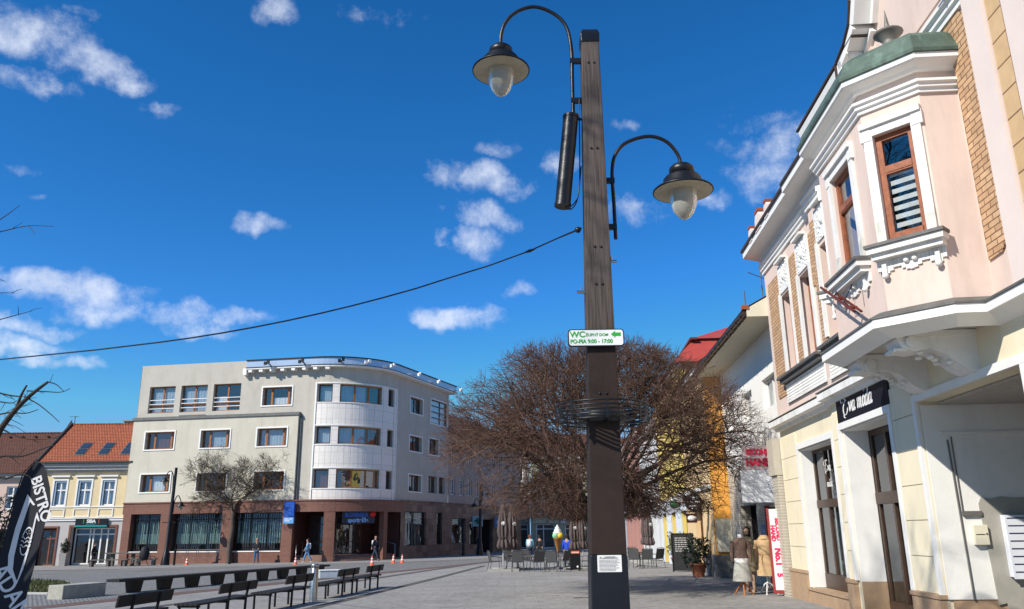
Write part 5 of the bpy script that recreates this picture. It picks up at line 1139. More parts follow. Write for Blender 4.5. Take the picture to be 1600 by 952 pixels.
def lamp_post():
    bx, by = .812, 7.45; T = thing('lamp_post', 'tall brown square lamp post with two curved black lamp arms in the foreground', 'street lamp', (bx, by, gz(bx, by)))
    z0 = gz(bx, by); P = lambda x, y, z: (x - bx, y - by, z - z0)
    p = MB(); n = 1
    def sq(z, w, cx): return [(cx - w - bx, -w, z - z0), (cx + w - bx, -w, z - z0), (cx + w - bx, w, z - z0), (cx - w - bx, w, z - z0)]
    def shaft(name, lv, m):
        p = MB(); n = len(lv); vs = sum([sq(*l) for l in lv], []); p.add(vs, [(4 * i + j, 4 * i + (j + 1) % 4, 4 * i + 4 + (j + 1) % 4, 4 * i + 4 + j) for i in range(n - 1) for j in range(4)] + [(4 * n - 4, 4 * n - 3, 4 * n - 2, 4 * n - 1), (3, 2, 1, 0)]); obj(name, p, m, T, bevel=.008)
    shaft('timber_shaft', [(3.36, .131, .835), (3.9, .125, .838), (5.2, .109, .8455), (6.62, .092, .8535)], M_POSTW)
    shaft('painted_shaft', [(1.44, .156, .8215), (2.5, .142, .829), (3.36, .1325, .835)], mat('dark_brown_paint', (.029, .019, .0155), .7, 0, .22, 3, .25, 60, spec=.2, stain=((.055, .04, .034), 3, .45)))
    p = MB(); vs = sum([sq(*l) for l in ((-.08, .178, .812), (1.44, .16, .8215))], []); p.add(vs, [(j, (j + 1) % 4, 4 + (j + 1) % 4, 4 + j) for j in range(4)] + [(4, 5, 6, 7)]); obj('base_sleeve', p, mat('blue_black_steel', (.014, .016, .021), .4, .3, .2, 4), T, bevel=.008)
    p = MB(); vs = sum([sq(*l) for l in ((6.6, .1, .8535), (6.7, .103, .8535), (6.76, .085, .8535))], []); p.add(vs, [(4 * i + j, 4 * i + (j + 1) % 4, 4 * i + 4 + (j + 1) % 4, 4 * i + 4 + j) for i in range(2) for j in range(4)] + [(8, 9, 10, 11), (3, 2, 1, 0)]); obj('cap', p, IRON, T, bevel=.012)
    bo = MB()
    for (z, c) in ((6.35, .853), (5.36, .846), (4.3, .84), (3.92, .838), (2.86, .831)):
        for dx in (-.03, .03): bo.lathe([(.012, 0), (.012, .008), (.004, .012)], 8, Matrix.Translation(P(c + dx, by - .155 + (z - 1.44) * .0124, z)) @ Matrix.Rotation(R(90), 4, 'X'))
    obj('bolts', bo, IRON, T)
    a = MB(); a.tube(arm_curve([P(.655, by, 5.72), P(.658, by, 6.2), P(.66, by, 6.55), P(.62, by, 6.83), P(.5, by, 7.0), P(.29, by, 7.1), P(.1, by, 7.05), P(-.03, by, 6.92), P(-.085, by, 6.76), P(-.09, by, 6.6)]), .02, 10); q = obj('lamp_arm', a, IRON, T)
    b = MB(); b.box(*[v for pr in zip(P(.64, by - .02, 6.4), P(.78, by + .02, 6.455)) for v in pr]); b.box(*[v for pr in zip(P(.64, by - .02, 5.93), P(.78, by + .02, 5.985)) for v in pr]); obj('clamp', b, IRON, q)
    lamp_head(T, P(-.09, by, 6.33))
    a = MB(); a.tube(arm_curve([P(1.035, by, 4.42), P(1.033, by, 4.8), P(1.03, by, 5.13), P(1.07, by, 5.33), P(1.19, by, 5.47), P(1.42, by, 5.54), P(1.6, by, 5.48), P(1.71, by, 5.33), P(1.735, by, 5.2)]), .019, 10); q = obj('lamp_arm', a, IRON, T)
    b = MB(); b.box(*[v for pr in zip(P(.93, by - .02, 5.02), P(1.05, by + .02, 5.075)) for v in pr]); b.box(*[v for pr in zip(P(.94, by - .02, 4.52), P(1.05, by + .02, 4.575)) for v in pr]); obj('clamp', b, IRON, q)
    lamp_head(T, P(1.735, by, 4.93))
    c = MB(); c.tube([P(.625, by - .06, 5.74), P(.515, by - .06, 4.76)], .078, 24); c.tube([P(.626, by - .06, 5.75), P(.625, by - .06, 5.72)], .084, 24); c.tube([P(.513, by - .06, 4.745), P(.517, by - .06, 4.78)], .084, 24)
    q = obj('black_cylinder', c, IRON, T)
    w = MB(); w.tube(arm_curve([P(.53, by - .06, 4.75), P(.6, by - .06, 4.72), P(.67, by - .05, 4.85), P(.715, by - .03, 5.2)]), .006, 6); w.tube(arm_curve([P(.54, by - .06, 4.745), P(.63, by - .06, 4.78), P(.69, by - .05, 5.0), P(.72, by - .03, 5.9), P(.735, by, 5.95)]), .006, 6); w.tube([P(.62, by - .04, 5.73), P(.75, by - .02, 5.73)], .014, 6); obj('loose_wire', w, IRON, q)
    k = MB()
    for (x0, x1, z) in ((.63, .72, 3.87), (.93, 1.03, 4.18)): k.tube([P(x0, by - .02, z), P(x1, by - .02, z)], .016, 8); k.tube([P((x0 + x1) / 2, by - .02, z), P((x0 + x1) / 2, by - .02, z + .05)], .008, 6)
    obj('peg', k, STEEL, T)
    r = MB(); rr = .43; cz = 2.7; cx = .829
    for i, z in enumerate((2.61, 2.648, 2.686, 2.724, 2.762)):
        rad = rr - .03 * (i == 0); r.tube([P(cx + rad * math.cos(t), by + rad * math.sin(t), z) for t in [j * math.pi / 24 for j in range(49)]], .0085, 6)
    for j in range(8): t = j * math.pi / 4 + math.pi / 2; r.box(-.009, .009, -.004, .004, 2.6 - z0, 2.772 - z0, 0, Matrix.Translation((cx - bx + (rr + .002) * math.cos(t), (rr + .002) * math.sin(t), 0)) @ Matrix.Rotation(t + math.pi / 2, 4, 'Z'))
    for j in range(8): t = j * math.pi / 4; r.box(.1, rr - .02, -.012, .012, 2.6 - z0, 2.613 - z0, 0, Matrix.Translation((cx - bx, 0, 0)) @ Matrix.Rotation(t, 4, 'Z'))
    q = obj('flower_ring', r, IRON, T); r = MB(); r.lathe([(.17, 2.60 - z0), (.21, 2.6 - z0), (.22, 2.7 - z0), (.19, 2.71 - z0), (.17, 2.7 - z0)], 20, Matrix.Translation((cx - bx, 0, 0))); obj('collar', r, IRON, q)
lamp_post()
M_GREENL = mat('green_letters', (.03, .36, .04), .5); M_SIGNW = mat('white_sign_enamel', (.78, .79, .77), .4, 0, .03, 4)
def rounded(w, h, r, n=5):
    return [(sx * (w - r) + r * math.cos(a), sy * (h - r) + r * math.sin(a)) for sx, sy, a0 in ((1, 1, 0), (-1, 1, math.pi / 2), (-1, -1, math.pi), (1, -1, 1.5 * math.pi)) for a in [a0 + i * math.pi / 2 / n for i in range(n + 1)]]
def wc_sign():
    o = thing('direction_sign', 'white sign with green WC lettering, opening hours and an arrow on the lamp post', 'sign', (.782, 7.275, 3.378)); o.rotation_euler = (0, R(-.2), 0)
    Mx = Matrix(((1, 0, 0, 0), (0, 0, 1, 0), (0, 1, 0, 0), (0, 0, 0, 1)))
    b = MB(); b.prism(rounded(.262, .083, .03), .02, Mx); obj('backing', b, IRON, o)
    b = MB(); b.prism(rounded(.252, .073, .024), .004, Matrix.Translation((0, -.004, 0)) @ Mx); obj('face', b, M_SIGNW, o)
    F = lambda x, z: frame((1, 0, 0), (0, 0, 1), (x, -.006, z))
    lettering('lettering', 'WC', .078, F(-.245, .03), M_GREENL, o, 'LEFT', .0018, 1.05, .0008); lettering('lettering', 'ŽUPNÝ DOM', .036, F(-.098, .026), M_GREENL, o, 'LEFT', .0004, 1.0, .0008)
    lettering('lettering', 'PO-PIA 9:00 - 17:00', .052, F(-.243, -.036), M_GREENL, o, 'LEFT', .0012, .93, .0008)
    a = MB(); a.prism([(.138, .03), (.178, .062), (.178, .046), (.23, .046), (.23, .014), (.178, .014), (.178, -.002)][::-1], .002, Matrix.Translation((0, -.0065, 0)) @ Mx); obj('arrow', a, M_GREENL, o)
    o2 = thing('paper_notice', 'white laminated paper notice taped low on the lamp post', 'notice', (.822, 7.285, 1.369))
    b = MB(); b.prism(rounded(.105, .07, .006), .003, Mx); obj('sheet', b, WHITE, o2)
    rnd = random.Random(1); t = MB()
    for i in range(9):
        z = .03 - i * .011; x1 = .09 - rnd.uniform(0, .05); x = -.09
        while x < x1: w = rnd.uniform(.006, .018); t.box(x, x + w, -.0025, -.0008, z - .0016, z + .0016); x += w + .004
    t.box(-.06, .07, -.0025, -.0008, .043, .049); t.box(-.04, .05, -.0025, -.0008, .054, .058); t.prism([(-.09, .044), (-.075, .056), (-.062, .044)], .0012, Matrix.Translation((0, -.002, 0)) @ Mx)
    obj('print', t, mat('grey_print', (.12, .12, .13), .7), o2)
wc_sign()
def cable():
    pole = Vector((.68, 7.42, 4.51)); far = Vector((-17.5, 24, 0)); pts = []
    for px, py in ((908, 357), (870, 373), (828, 392), (765, 415), (700, 435), (650, 451), (600, 465), (550, 478), (500, 490), (450, 501), (400, 511), (350, 520), (300, 528), (250, 535), (200, 541), (150, 547), (100, 552), (50, 557), (0, 562), (-60, 567)):
        d = direction(px, py); a, b = d.x, d.y; vx, vy = far.x - pole.x, far.y - pole.y       # meet the vertical plane between the post and the far fixing
        t = (pole.x * vy - pole.y * vx) / (a * vy - b * vx); pts.append(CAM + d * t)
    b = MB(); b.tube(pts, [.011] + [.0075] * 3 + [.0085 + .0006 * i for i in range(len(pts) - 4)], 6)
    k = MB(); k.tube([pole + Vector((0, 0, 0)), pole + Vector((-.03, .0, -.0))], .03, 8); k.ball(pole + Vector((-.02, 0, .0)), .032, 8); i = 2; d = (pts[3] - pts[2]).normalized(); k.tube([pts[2] - d * .07, pts[2], pts[2] + d * .07], [.008, .018, .008], 8)
    o = thing('overhead_cable', 'sagging black overhead cable running from the lamp post to the left', 'cable', pole); m = Matrix.Translation(-pole)
    b.v = [tuple(Vector(v) - pole) for v in b.v]; k.v = [tuple(Vector(v) - pole) for v in k.v]; obj('wire', b, IRON, o); obj('insulator', k, IRON, o)
cable()

# ------------------------------------------------------------------ signs on the facades
SCRIPT = {'E': [[(-.05, 1.25), (-.42, 1.15), (-.62, 1.5), (-.4, 1.95), (.05, 2.1), (.45, 2.0)], [(.95, 1.85), (.8, 2.12), (.45, 2.1), (.22, 1.75), (.35, 1.35), (.72, 1.22)], [(.72, 1.22), (.28, 1.1), (-.02, .6), (.12, .05), (.5, -.12), (.85, .1), (.98, .5)], [(.12, .05), (.2, -.3), (.55, -.42)]],
  'v': [[(1.15, .8), (1.27, 1.0), (1.38, .55), (1.45, .02)], [(1.45, .02), (1.7, .5), (1.76, .98), (1.66, 1.0)]],
  'a': [[(2.38, .85), (2.2, 1.0), (1.98, .62), (2.0, .12), (2.18, .03), (2.38, .5), (2.46, .98)], [(2.46, .98), (2.42, .35), (2.5, .02), (2.68, .25)]],
  'm': [[(3.02, .75), (3.15, 1.0), (3.17, .5), (3.15, 0)], [(3.17, .45), (3.34, .95), (3.48, .92), (3.48, .4), (3.46, 0)], [(3.48, .45), (3.66, .95), (3.79, .92), (3.79, .3), (3.86, .02), (4.0, .22)]],
  'o': [[(4.4, 1.0), (4.22, .85), (4.16, .4), (4.3, .02), (4.5, .2), (4.56, .65), (4.42, 1.0), (4.36, .96)], [(4.42, 1.3), (4.6, 1.7)]],
  'd': [[(5.08, .85), (4.92, 1.0), (4.7, .62), (4.72, .12), (4.9, .03), (5.1, .5), (5.18, 1.0)], [(5.24, 2.05), (5.16, 1.1), (5.12, .35), (5.2, .02), (5.36, .22)]]}
def script_text(mb, letters, M, s, slant=.2, w=.12):
    for key, dx in letters:
        for st in SCRIPT[key]:
            pts = arm_curve([(x + dx, y, 0) for x, y in st], 7); n = len(pts); vs = []
            for i, p in enumerate(pts):
                t = (pts[min(i + 1, n - 1)] - pts[max(i - 1, 0)]).normalized(); nn = Vector((-t.y, t.x, 0)); th = w * (.28 + .72 * abs(t.y) ** 1.5) * (.35 + .65 * min(1, min(i, n - 1 - i) / 3))
                for sg in (1, -1): q = p + nn * th * sg; vs.append(M @ Vector(((q.x + q.y * slant) * s * 1.3, q.y * s, .002)))
            mb.add(vs, [(2 * i, 2 * i + 1, 2 * i + 3, 2 * i + 2) for i in range(n - 1)])
def eva_sign():
    o = thing('fashion_shop_sign', 'black sign board with white script lettering over the brown shop door', 'shop sign', at_right(15.4, .0, 3.95), RZ)
    b = MB(); b.box(-1.32, 1.38, .003, .045, -.265, .265); obj('board', b, mat('blue_black_sign_board', (.012, .014, .022), .3, 0, .1, 2), o)
    t = MB(); script_text(t, [('E', 0), ('v', 0), ('a', 0), ('m', 0), ('o', 0), ('d', 0), ('a', 3.42)], frame((-1, 0, 0), (0, 0, 1), (.98, .048, -.13)), .2); obj('lettering', t, WHITE, o)
    o = thing('window_lettering', 'white script lettering on the upper pane of the tall shop window', 'lettering', at_right(19.05, -.385, 2.85), RZ)
    t = MB(); script_text(t, [('E', 0), ('v', 0), ('a', 0)], frame((-1, 0, 0), (0, 0, 1), (.3, .0, .05)), .12); script_text(t, [('m', -3.02), ('o', -3.02), ('d', -3.02), ('a', .4)], frame((-1, 0, 0), (0, 0, 1), (.28, 0, -.3)), .1); obj('script', t, WHITE, o)
eva_sign()
def gate_boxes():
    o = thing('meter_box', 'small cream meter box on the gateway wall', 'meter box', at_right(13.04, -.6, 1.52), RZ)
    b = MB(); b.box(-.07, 0, -.11, .1, -.145, .145); obj('case', b, mat('cream_case', (.7, .68, .6)), o, bevel=.006)
    b = MB(); b.box(-.073, -.07, -.055, .075, .0, .012); b.lathe([(.012, 0), (.012, .01)], 10, Matrix(((0, 0, -1, -.07), (-1, 0, 0, -.08), (0, 1, 0, .015), (0, 0, 0, 1)))); obj('lock', b, IRON, o)
    o = thing('mailboxes', 'white block of stacked letter boxes with dark slots on the gateway wall', 'mailboxes', at_right(13.028, -1.28, 1.36), RZ)
    b = MB(); b.box(-.1, 0, -.34, .34, -.445, .445); obj('cabinet', b, mat('blue_white_metal', (.70, .72, .78), .4, 0, .03, 3), o, bevel=.006)
    for i in range(8):
        z = .39 - i * .11; d = MB(); d.box(-.108, -.1, -.33, .33, z - .09, z + .02); q = obj('letter_box', d, MATS['blue_white_metal'], o)
        s = MB(); s.box(-.112, -.108, -.3, .3, z + .0, z + .017); obj('slot', s, mat('navy_slot', (.02, .025, .08), .5), q)
        k = MB(); k.lathe([(.01, 0), (.01, .008), (.003, .01)], 8, Matrix(((0, 0, -1, -.108), (-1, 0, 0, .05), (0, 1, 0, z - .04), (0, 0, 0, 1)))); obj('lock', k, IRON, q)
gate_boxes()
def flag_arm():
    o = thing('banner_bracket', 'red brown iron bracket with two rods below the bay window', 'bracket', at_right(11.9, 1.12, 4.9), RZ); RD = mat('red_brown_iron', (.16, .035, .025), .45, .3, .2, 8)
    b = MB()
    for dy in (.12, .22): b.tube([(1.0, dy, .55), (-.32, dy, -.22)], .02, 8)
    for t in (.15, .5, .85): x, z = 1.0 - 1.32 * t, .55 - .77 * t; b.tube([(x, .1, z), (x, .24, z)], .024, 6)
    obj('rods', b, RD, o); b = MB()
    for x, z in ((.5, .3), (.1, .1)): b.tube([(x, 0, z + .3), (x, .2, z - .05), (x, 0, z - .25)], .008, 5); b.tube([(x, 0, z + .3), (x - .25, 0, z + .34), (x - .25, .0, z - .2)], .006, 5)
    obj('stay', b, IRON, o)
flag_arm()
def grey_signs():
    BL = mat('bank_blue', (.02, .09, .42), .35); LB = mat('pale_blue_letters', (.25, .45, .85), .4); RDm = mat('emblem_red', (.6, .02, .03), .4)
    p = at_grey(-1.45, -.62, 3.2); o = thing('blue_projecting_sign', 'blue box sign projecting from the brown stone pier beside the bare tree', 'sign', p, aL)
    b = MB(); b.box(-.3, .5, -.1, .1, -.35, .75); obj('box', b, BL, o); b = MB(); b.box(-.3, .5, -.1, .1, -.85, -.4); obj('lower_box', b, mat('light_blue_panel', (.12, .32, .62), .4), o)
    e = MB(); e.box(-.2, .4, -.105, -.1, -.55, -.5); e.box(-.2, .2, -.105, -.1, -.68, -.63); obj('print', e, M_FADED, o)
    b = MB(); b.tube([(-.1, .1, .6), (-.1, .6, .6)], .03, 6); b.tube([(-.1, .1, -.2), (-.1, .6, -.2)], .03, 6); obj('bracket', b, IRON, o)
    p = at_grey(3.9, .35, 2.75); a = aL + 3.9 / 5; o = thing('bank_sign', 'blue bank sign with a red round emblem under the rounded corner fascia', 'sign', p, a)
    b = MB(); b.box(-1.35, 1.35, 0, .06, -.42, .42); obj('backing', b, mat('dark_sign_backing', (.02, .03, .07), .5), o)
    lettering('lettering', 'SLOVENSKÁ', .42, frame((1, 0, 0), (0, 0, 1), (-.2, -.02, .2)), mat('bright_blue_letters', (.02, .13, .62), .4), o, bold=.02, sx=.82); lettering('lettering', 'sporiteľňa', .42, frame((1, 0, 0), (0, 0, 1), (-.05, -.02, -.2)), LB, o, bold=.02, sx=.95)
    e = MB(); e.lathe([(.02, -.03), (.26, -.03), (.26, .03), (.02, .03)], 24, Matrix.Translation((1.15, -.05, .3)) @ Matrix.Rotation(R(90), 4, 'X')); obj('emblem', e, RDm, o)
    p = at_grey(23.4, -.55, 2.6); rs = R(90 - 20.7); o = thing('pharmacy_sign', 'square pale sign with a green cross above the dress shop windows', 'sign', p, aL)
    b = MB(); b.box(-.5, .5, -.08, .08, -.5, .5); obj('box', b, mat('pale_teal_panel', (.32, .50, .52), .4), o); b = MB(); b.box(-.3, .3, -.09, -.08, -.1, .1); b.box(-.1, .1, -.091, -.08, -.3, .3); obj('cross', b, mat('dark_green_cross', (.01, .11, .07), .4), o)
    p = at_grey(29, -.55, 2.5); o = thing('blue_round_sign', 'small blue square sign with a pale ring beside the dark passage', 'sign', p, aL)
    b = MB(); b.box(-.45, .45, -.08, .08, -.5, .5); obj('box', b, mat('mid_blue_panel', (.16, .30, .55), .4), o); b = MB(); b.lathe([(.22, -.01), (.3, -.01), (.3, .01), (.22, .01)], 24, Matrix.Translation((0, -.085, 0)) @ Matrix.Rotation(R(90), 4, 'X')); b.box(-.2, .2, -.09, -.085, -.04, .04); obj('ring', b, M_FADED, o)
grey_signs()

# ------------------------------------------------------------------ benches, bollard, flag, cones
M_BLK = mat('black_stained_timber', (.016, .016, .017), .6, 0, .3, 6, .3, 40); M_BLKM = mat('black_steel', (.012, .012, .014), .45, .3, .2, 6)
def make_bench():
    T = thing('park_bench', '', 'bench', (0, 0, 0), 0, 'black benches in a row along the square')          # x along the bench, back on the +y side
    s = MB()
    for j in range(5): s.box(-1.55, .95, -.42 + j * .1, -.335 + j * .1, .40, .44)
    obj('seat', s, M_BLK, T)
    b = MB(); Mx = Matrix.Translation((0, .1, .6)) @ Matrix.Rotation(R(-12), 4, 'X'); b.box(-.75, .95, -.02, .02, -.03, .17, 0, Mx); obj('backrest', b, M_BLK, T, bevel=.006)
    for x in (-.3, .5): l = MB(); l.tube([(x, .08, 0), (x, .09, .44), (x, .155, .76)], .032, 6); obj('back_post', l, M_BLKM, T)
    for x in (-1.45, -.3, .5): l = MB(); l.tube([(x, -.36, 0), (x, -.36, .4)], .03, 6); l.box(x - .03, x + .03, -.4, .08, .36, .399); obj('leg', l, M_BLKM, T)
    l = MB(); l.tube([(-1.45, .04, 0), (-1.45, .04, .4)], .03, 6); obj('leg', l, M_BLKM, T)
    return T
proto = make_bench()
for i, (x, y, az, lab) in enumerate(((-4.82, 28.2, 9, 'farthest black slatted bench of the row, just beyond the steel bollard'), (-5.18, 25.55, 10, 'black slatted bench directly behind the steel bollard'), (-5.72, 21.9, 9, 'black slatted bench just in front of the steel bollard'),
      (-6.25, 18.7, 9, 'black slatted bench second nearest to the camera, its front posts cut by the photo edge'), (-6.9, 15.5, 9, 'nearest black slatted bench, only its back showing at the bottom left'))):
    o = proto if i == 0 else dup(proto, (0, 0, 0), 0); o.location = G(x, y); o.rotation_euler.z = R(90 - az) + math.pi; o['label'] = lab
    o.rotation_euler.z = R(90 - az)
def mirror_fix():
    for o in COL.objects:
        if o.type == 'EMPTY' and o.name.startswith('park_bench'): o.scale.y = -1          # the backs stand on the plaza side, nearest the camera
mirror_fix()
def long_bench():
    a = Vector((-13.35, 28.6)); b = Vector((-9.1, 40.3)); L = (b - a).length; T = thing('long_bench', 'very long low black bench on dark tapered supports across the cobbles', 'bench', G(a.x, a.y), math.atan2((b - a).y, (b - a).x))
    z = lambda t: (gz(a.x + (b.x - a.x) * t / L, a.y + (b.y - a.y) * t / L) - gz(a.x, a.y))
    s = MB()
    for k in range(4): s.add([(x, -.28 + k * .145 + dy, z(x) + zz) for x in (-.35, L) for dy, zz in ((0, .38), (.13, .38), (.13, .47), (0, .47))], [(0, 1, 5, 4), (1, 2, 6, 5), (2, 3, 7, 6), (3, 0, 4, 7), (0, 3, 2, 1), (4, 5, 6, 7)])
    obj('seat', s, M_BLK, T)
    n = 9
    for i in range(n):
        x = .6 + (L - 1.1) * i / (n - 1); p = MB(); p.add([(x + sx * w, y, z(x) + zz) for zz, w in ((-.05, .2), (.375, .3)) for sx, y in ((-1, -.12), (1, -.12), (1, .12), (-1, .12))], [(0, 1, 2, 3), (4, 5, 6, 7), (0, 1, 5, 4), (1, 2, 6, 5), (2, 3, 7, 6), (3, 0, 4, 7)]); obj('support', p, M_BLKM, T)
    o = thing('concrete_block', 'pale concrete block at the left end of the long low bench', 'block', G(-14.15, 26.2), T.rotation_euler.z)
    c = MB(); c.box(-.1, 1.55, -.32, .3, -.05, .42); obj('block', c, mat('pale_concrete', (.36, .35, .30), .9, 0, .2, 4, .4, 30), o, bevel=.02)
    o = thing('delivery_case', 'pale blue grey case lying at the far end of the long low bench', 'case', G(-8.05, 36.6), R(20)); c = MB(); c.box(-.45, .45, -.25, .25, .0, .3); obj('body', c, mat('pale_blue_plastic', (.40, .48, .56), .5), o, bevel=.03); c = MB(); c.box(-.47, .47, -.27, .27, .301, .36); obj('lid', c, mat('white_plastic', (.62, .64, .66), .5), o, bevel=.02)
long_bench()
def bollard():
    o = thing('bollard', 'round brushed steel bollard standing among the black benches', 'bollard', G(-5.56, 23.4)); b = MB(); b.lathe([(.105, -.02), (.105, .86), (.102, .865)], 28); obj('tube', b, STEEL, o)
    b = MB(); b.lathe([(.09, .865), (.09, .885), (.112, .886), (.112, .97), (.1, .985), (.01, .99)], 28); obj('cap', b, STEEL, o); b = MB(); b.lathe([(.15, .0), (.15, .008), (.106, .009)], 28); obj('foot_plate', b, STEEL, o)
bollard()
def feather_flag():
    Y = 14; o = thing('feather_flag', 'black feather flag with white BISTRO lettering and burger emblem at the left edge', 'flag', G(-8.75, Y)); loc = o.location
    A = lambda px, py, yy=Y: (lambda d: CAM + d * (yy / d.y))(direction(px, py)) - loc
    left = [(-38, 1000), (-28, 960), (-14, 915), (2, 862), (14, 815), (26, 772), (38, 742), (50, 727)]; right = [(32, 1000), (36, 955), (45, 917), (55, 880), (64, 842), (72, 812), (79, 788), (78, 762), (73, 738), (64, 724)]
    poly = [A(*p) for p in left] + [A(57, 721)] + [A(*p) for p in right[::-1]]
    f = MB(); n = len(poly); wav = [p + Vector((0, .0, 0)) for p in poly]; f.add([p + Vector((0, -.004, 0)) for p in wav] + [p + Vector((0, .004, 0)) for p in wav], [tuple(range(n)), tuple(range(2 * n - 1, n - 1, -1))] + [(i, (i + 1) % n, n + (i + 1) % n, n + i) for i in range(n)])
    FB = mat('black_flag_cloth', (.014, .016, .024), .7, 0, .2, 3); sh = obj('cloth', f, FB, o)
    pole = MB(); pole.tube([Vector((0, .02, 0)), A(-42, 990, Y + .02), A(-16, 912, Y + .02), A(12, 812, Y + .02), A(36, 740, Y + .02), A(57, 718, Y + .02), A(74, 735, Y + .02)], [.02, .018, .015, .012, .01, .008, .006], 8); obj('pole', pole, IRON, o); pole = MB(); pole.lathe([(.3, .0), (.3, .05), (.05, .08), (.03, .2)], 20); obj('base', pole, IRON, o)
    WH = mat('white_flag_print', (.72, .72, .73), .7, 0, .05, 5)
    up = (A(56, 740) - A(4, 950)).normalized(); n_ = Vector((0, -1, 0)); rt = Vector((up.z, 0, -up.x)).normalized()
    down = (A(70, 808) - A(55, 748)).normalized()
    lettering('lettering', 'BISTRO', .25, frame(down, Vector((down.z, 0, -down.x)) * -1 if False else Vector((-down.z, 0, down.x)), A(64, 780, Y - .012)), WH, sh, bold=.006, sx=.98, depth=.001)
    d2 = (A(34, 935) - A(12, 900)).normalized(); d2 = (A(36, 960) - A(0, 888)).normalized()
    lettering('lettering', 'ADAM', .4, frame(d2, Vector((-d2.z, 0, d2.x)), A(17, 925, Y - .012)), WH, sh, bold=.006, sx=.85, depth=.001)
    e = MB(); Q = lambda pts: [A(x, y, Y - .014) for x, y in pts]
    band = [(43, 772), (55, 789), (52, 790), (47, 784), (30, 835), (22, 870), (20, 890), (25, 905), (21, 906), (12, 893), (13, 868), (24, 825)]
    q = Q(band); e.add(q, [tuple(range(len(q)))]); obj('tall_stroke', e, WH, sh); e = MB()
    q = Q([(58, 800), (62, 814), (60, 815), (57, 809), (48, 850), (36, 890), (26, 913), (20, 908), (22, 905), (27, 907), (45, 850), (55, 808)]); e.add(q, [tuple(range(len(q)))]); obj('thin_stroke', e, WH, sh)
    e = MB(); c = A(41, 845, Y - .016); ax = up; bx = Vector((up.z, 0, -up.x))
    def oval(w0, w1, h0, h1, a0, a1): 
        vs = []; k = 14
        for i in range(k + 1): t = a0 + (a1 - a0) * i / k; vs += [c + bx * (w0 * math.cos(t)) + ax * (h0 * math.sin(t)), c + bx * (w1 * math.cos(t)) + ax * (h1 * math.sin(t))]
        e.add(vs, [(2 * i, 2 * i + 1, 2 * i + 3, 2 * i + 2) for i in range(k)])
    oval(.075, .09, .20, .225, .35, math.pi - .35); oval(.075, .09, .22, .24, math.pi + .5, 2 * math.pi - .5)
    for t in (.04, -.02, -.09): 
        pts = [c + bx * x + ax * (t + .018 * math.sin(x * 70)) for x in np.linspace(-.085, .085, 10)]; e.tube(pts, .008, 4)
    for x, t in ((-.03, .13), (.01, .16), (.035, .12), (.0, .11)): e.ball(c + bx * x + ax * t, .008, 5)
    obj('burger_emblem', e, WH, sh)
feather_flag()
M_CONE = mat('orange_cone_plastic', (.72, .13, .06), .5, 0, .1, 8)
def make_cone():
    T = thing('traffic_cone', '', 'traffic cone', (0, 0, 0), 0, 'orange and white traffic cones'); b = MB(); b.box(-.2, .2, -.2, .2, 0, .03); obj('base', b, M_CONE, T); c = MB(); c.lathe([(.15, .03), (.115, .18), (.035, .62), (.03, .68), (.001, .682)], 18); obj('body', c, M_CONE, T)
    w = MB(); w.lathe([(.112, .22), (.09, .34)], 18); w.lathe([(.076, .44), (.058, .54)], 18); obj('white_bands', w, WHITE, T); return T
cp = make_cone()
for i, (x, y, lab) in enumerate(((-14.78, 56.6, 'traffic cone in front of the corner entrance pier with tree shadows'), (-8.87, 52.2, 'traffic cone showing just above the back of the farthest bench'), (-8.11, 56.1, 'left one of the two traffic cones standing side by side'), (-7.48, 55.8, 'right one of the two traffic cones standing side by side'), (-23.6, 60.4, 'traffic cone behind the bicycle rack'))):
    o = cp if i == 0 else dup(cp, (0, 0, 0), 0); o.location = G(x, y); o['label'] = lab; o.scale = (.85,) * 3

# ------------------------------------------------------------------ small street furniture by the far buildings
def far_lamp(name, label, x, y, H, arms):
    T = thing(name, label, 'street lamp', G(x, y)); p = MB(); p.tube([(0, 0, 0), (0, 0, .1), (0, 0, .9), (0, 0, 1.0), (.12, 0, H)], [.34, .33, .2, .15, .11], 8); obj('post', p, IRON, T)
    for sx, z, dx in arms:
        a = MB(); x0 = .12 * z / H; a.tube(arm_curve([(x0 + sx * .12, 0, z - .9), (x0 + sx * .15, 0, z - .1), (x0 + sx * .3, 0, z + .3), (x0 + sx * dx * .7, 0, z + .3), (x0 + sx * dx, 0, z - .1)]), .035, 6); a.tube([(x0, 0, z - .5), (x0 + sx * .15, 0, z - .5)], .03, 5); q = obj('lamp_arm', a, IRON, T)
        s = MB(); s.lathe([(.05, .28), (.17, .24), (.17, .12), (.34, .0), (.34, -.03), (.05, .02)], 16, Matrix.Translation((x0 + sx * dx, 0, z - .4))); h = obj('lamp_shade', s, IRON, q); s = MB(); s.lathe([(.15, .0), (.15, -.15), (.08, -.3), (.01, -.34)], 12, Matrix.Translation((x0 + sx * dx, 0, z - .4))); obj('glass_globe', s, M_GLOBE, q)
    b = MB(); b.box(-.5, .5, -.03, .03, 3.0, 3.05); obj('crossbar', b, IRON, T)
    return T
far_lamp('far_lamp_post', 'dark lamp post with two arms in front of the grey corner building', -25.5, 61.2, 7.0, ((-1, 6.4, .75), (1, 4.6, .65)))
far_lamp('side_lamp_post', 'dark lamp post at the mouth of the side street by the pharmacy sign', -3.1, 74.5, 6.2, ((1, 5.6, .7), (-1, 4.6, .6)))
def sign_post():
    T = thing('sign_post', 'thin black post with a thick base on the pavement of the side street', 'post', G(-4.45, 72.8)); b = MB(); b.tube([(0, 0, 0), (0, 0, .9), (0, 0, .95), (0, 0, 2.75)], [.16, .12, .06, .05], 8); obj('post', b, IRON, T); b = MB(); b.ball(Vector((0, 0, 2.78)), .08, 8); obj('knob', b, IRON, T)
sign_post()
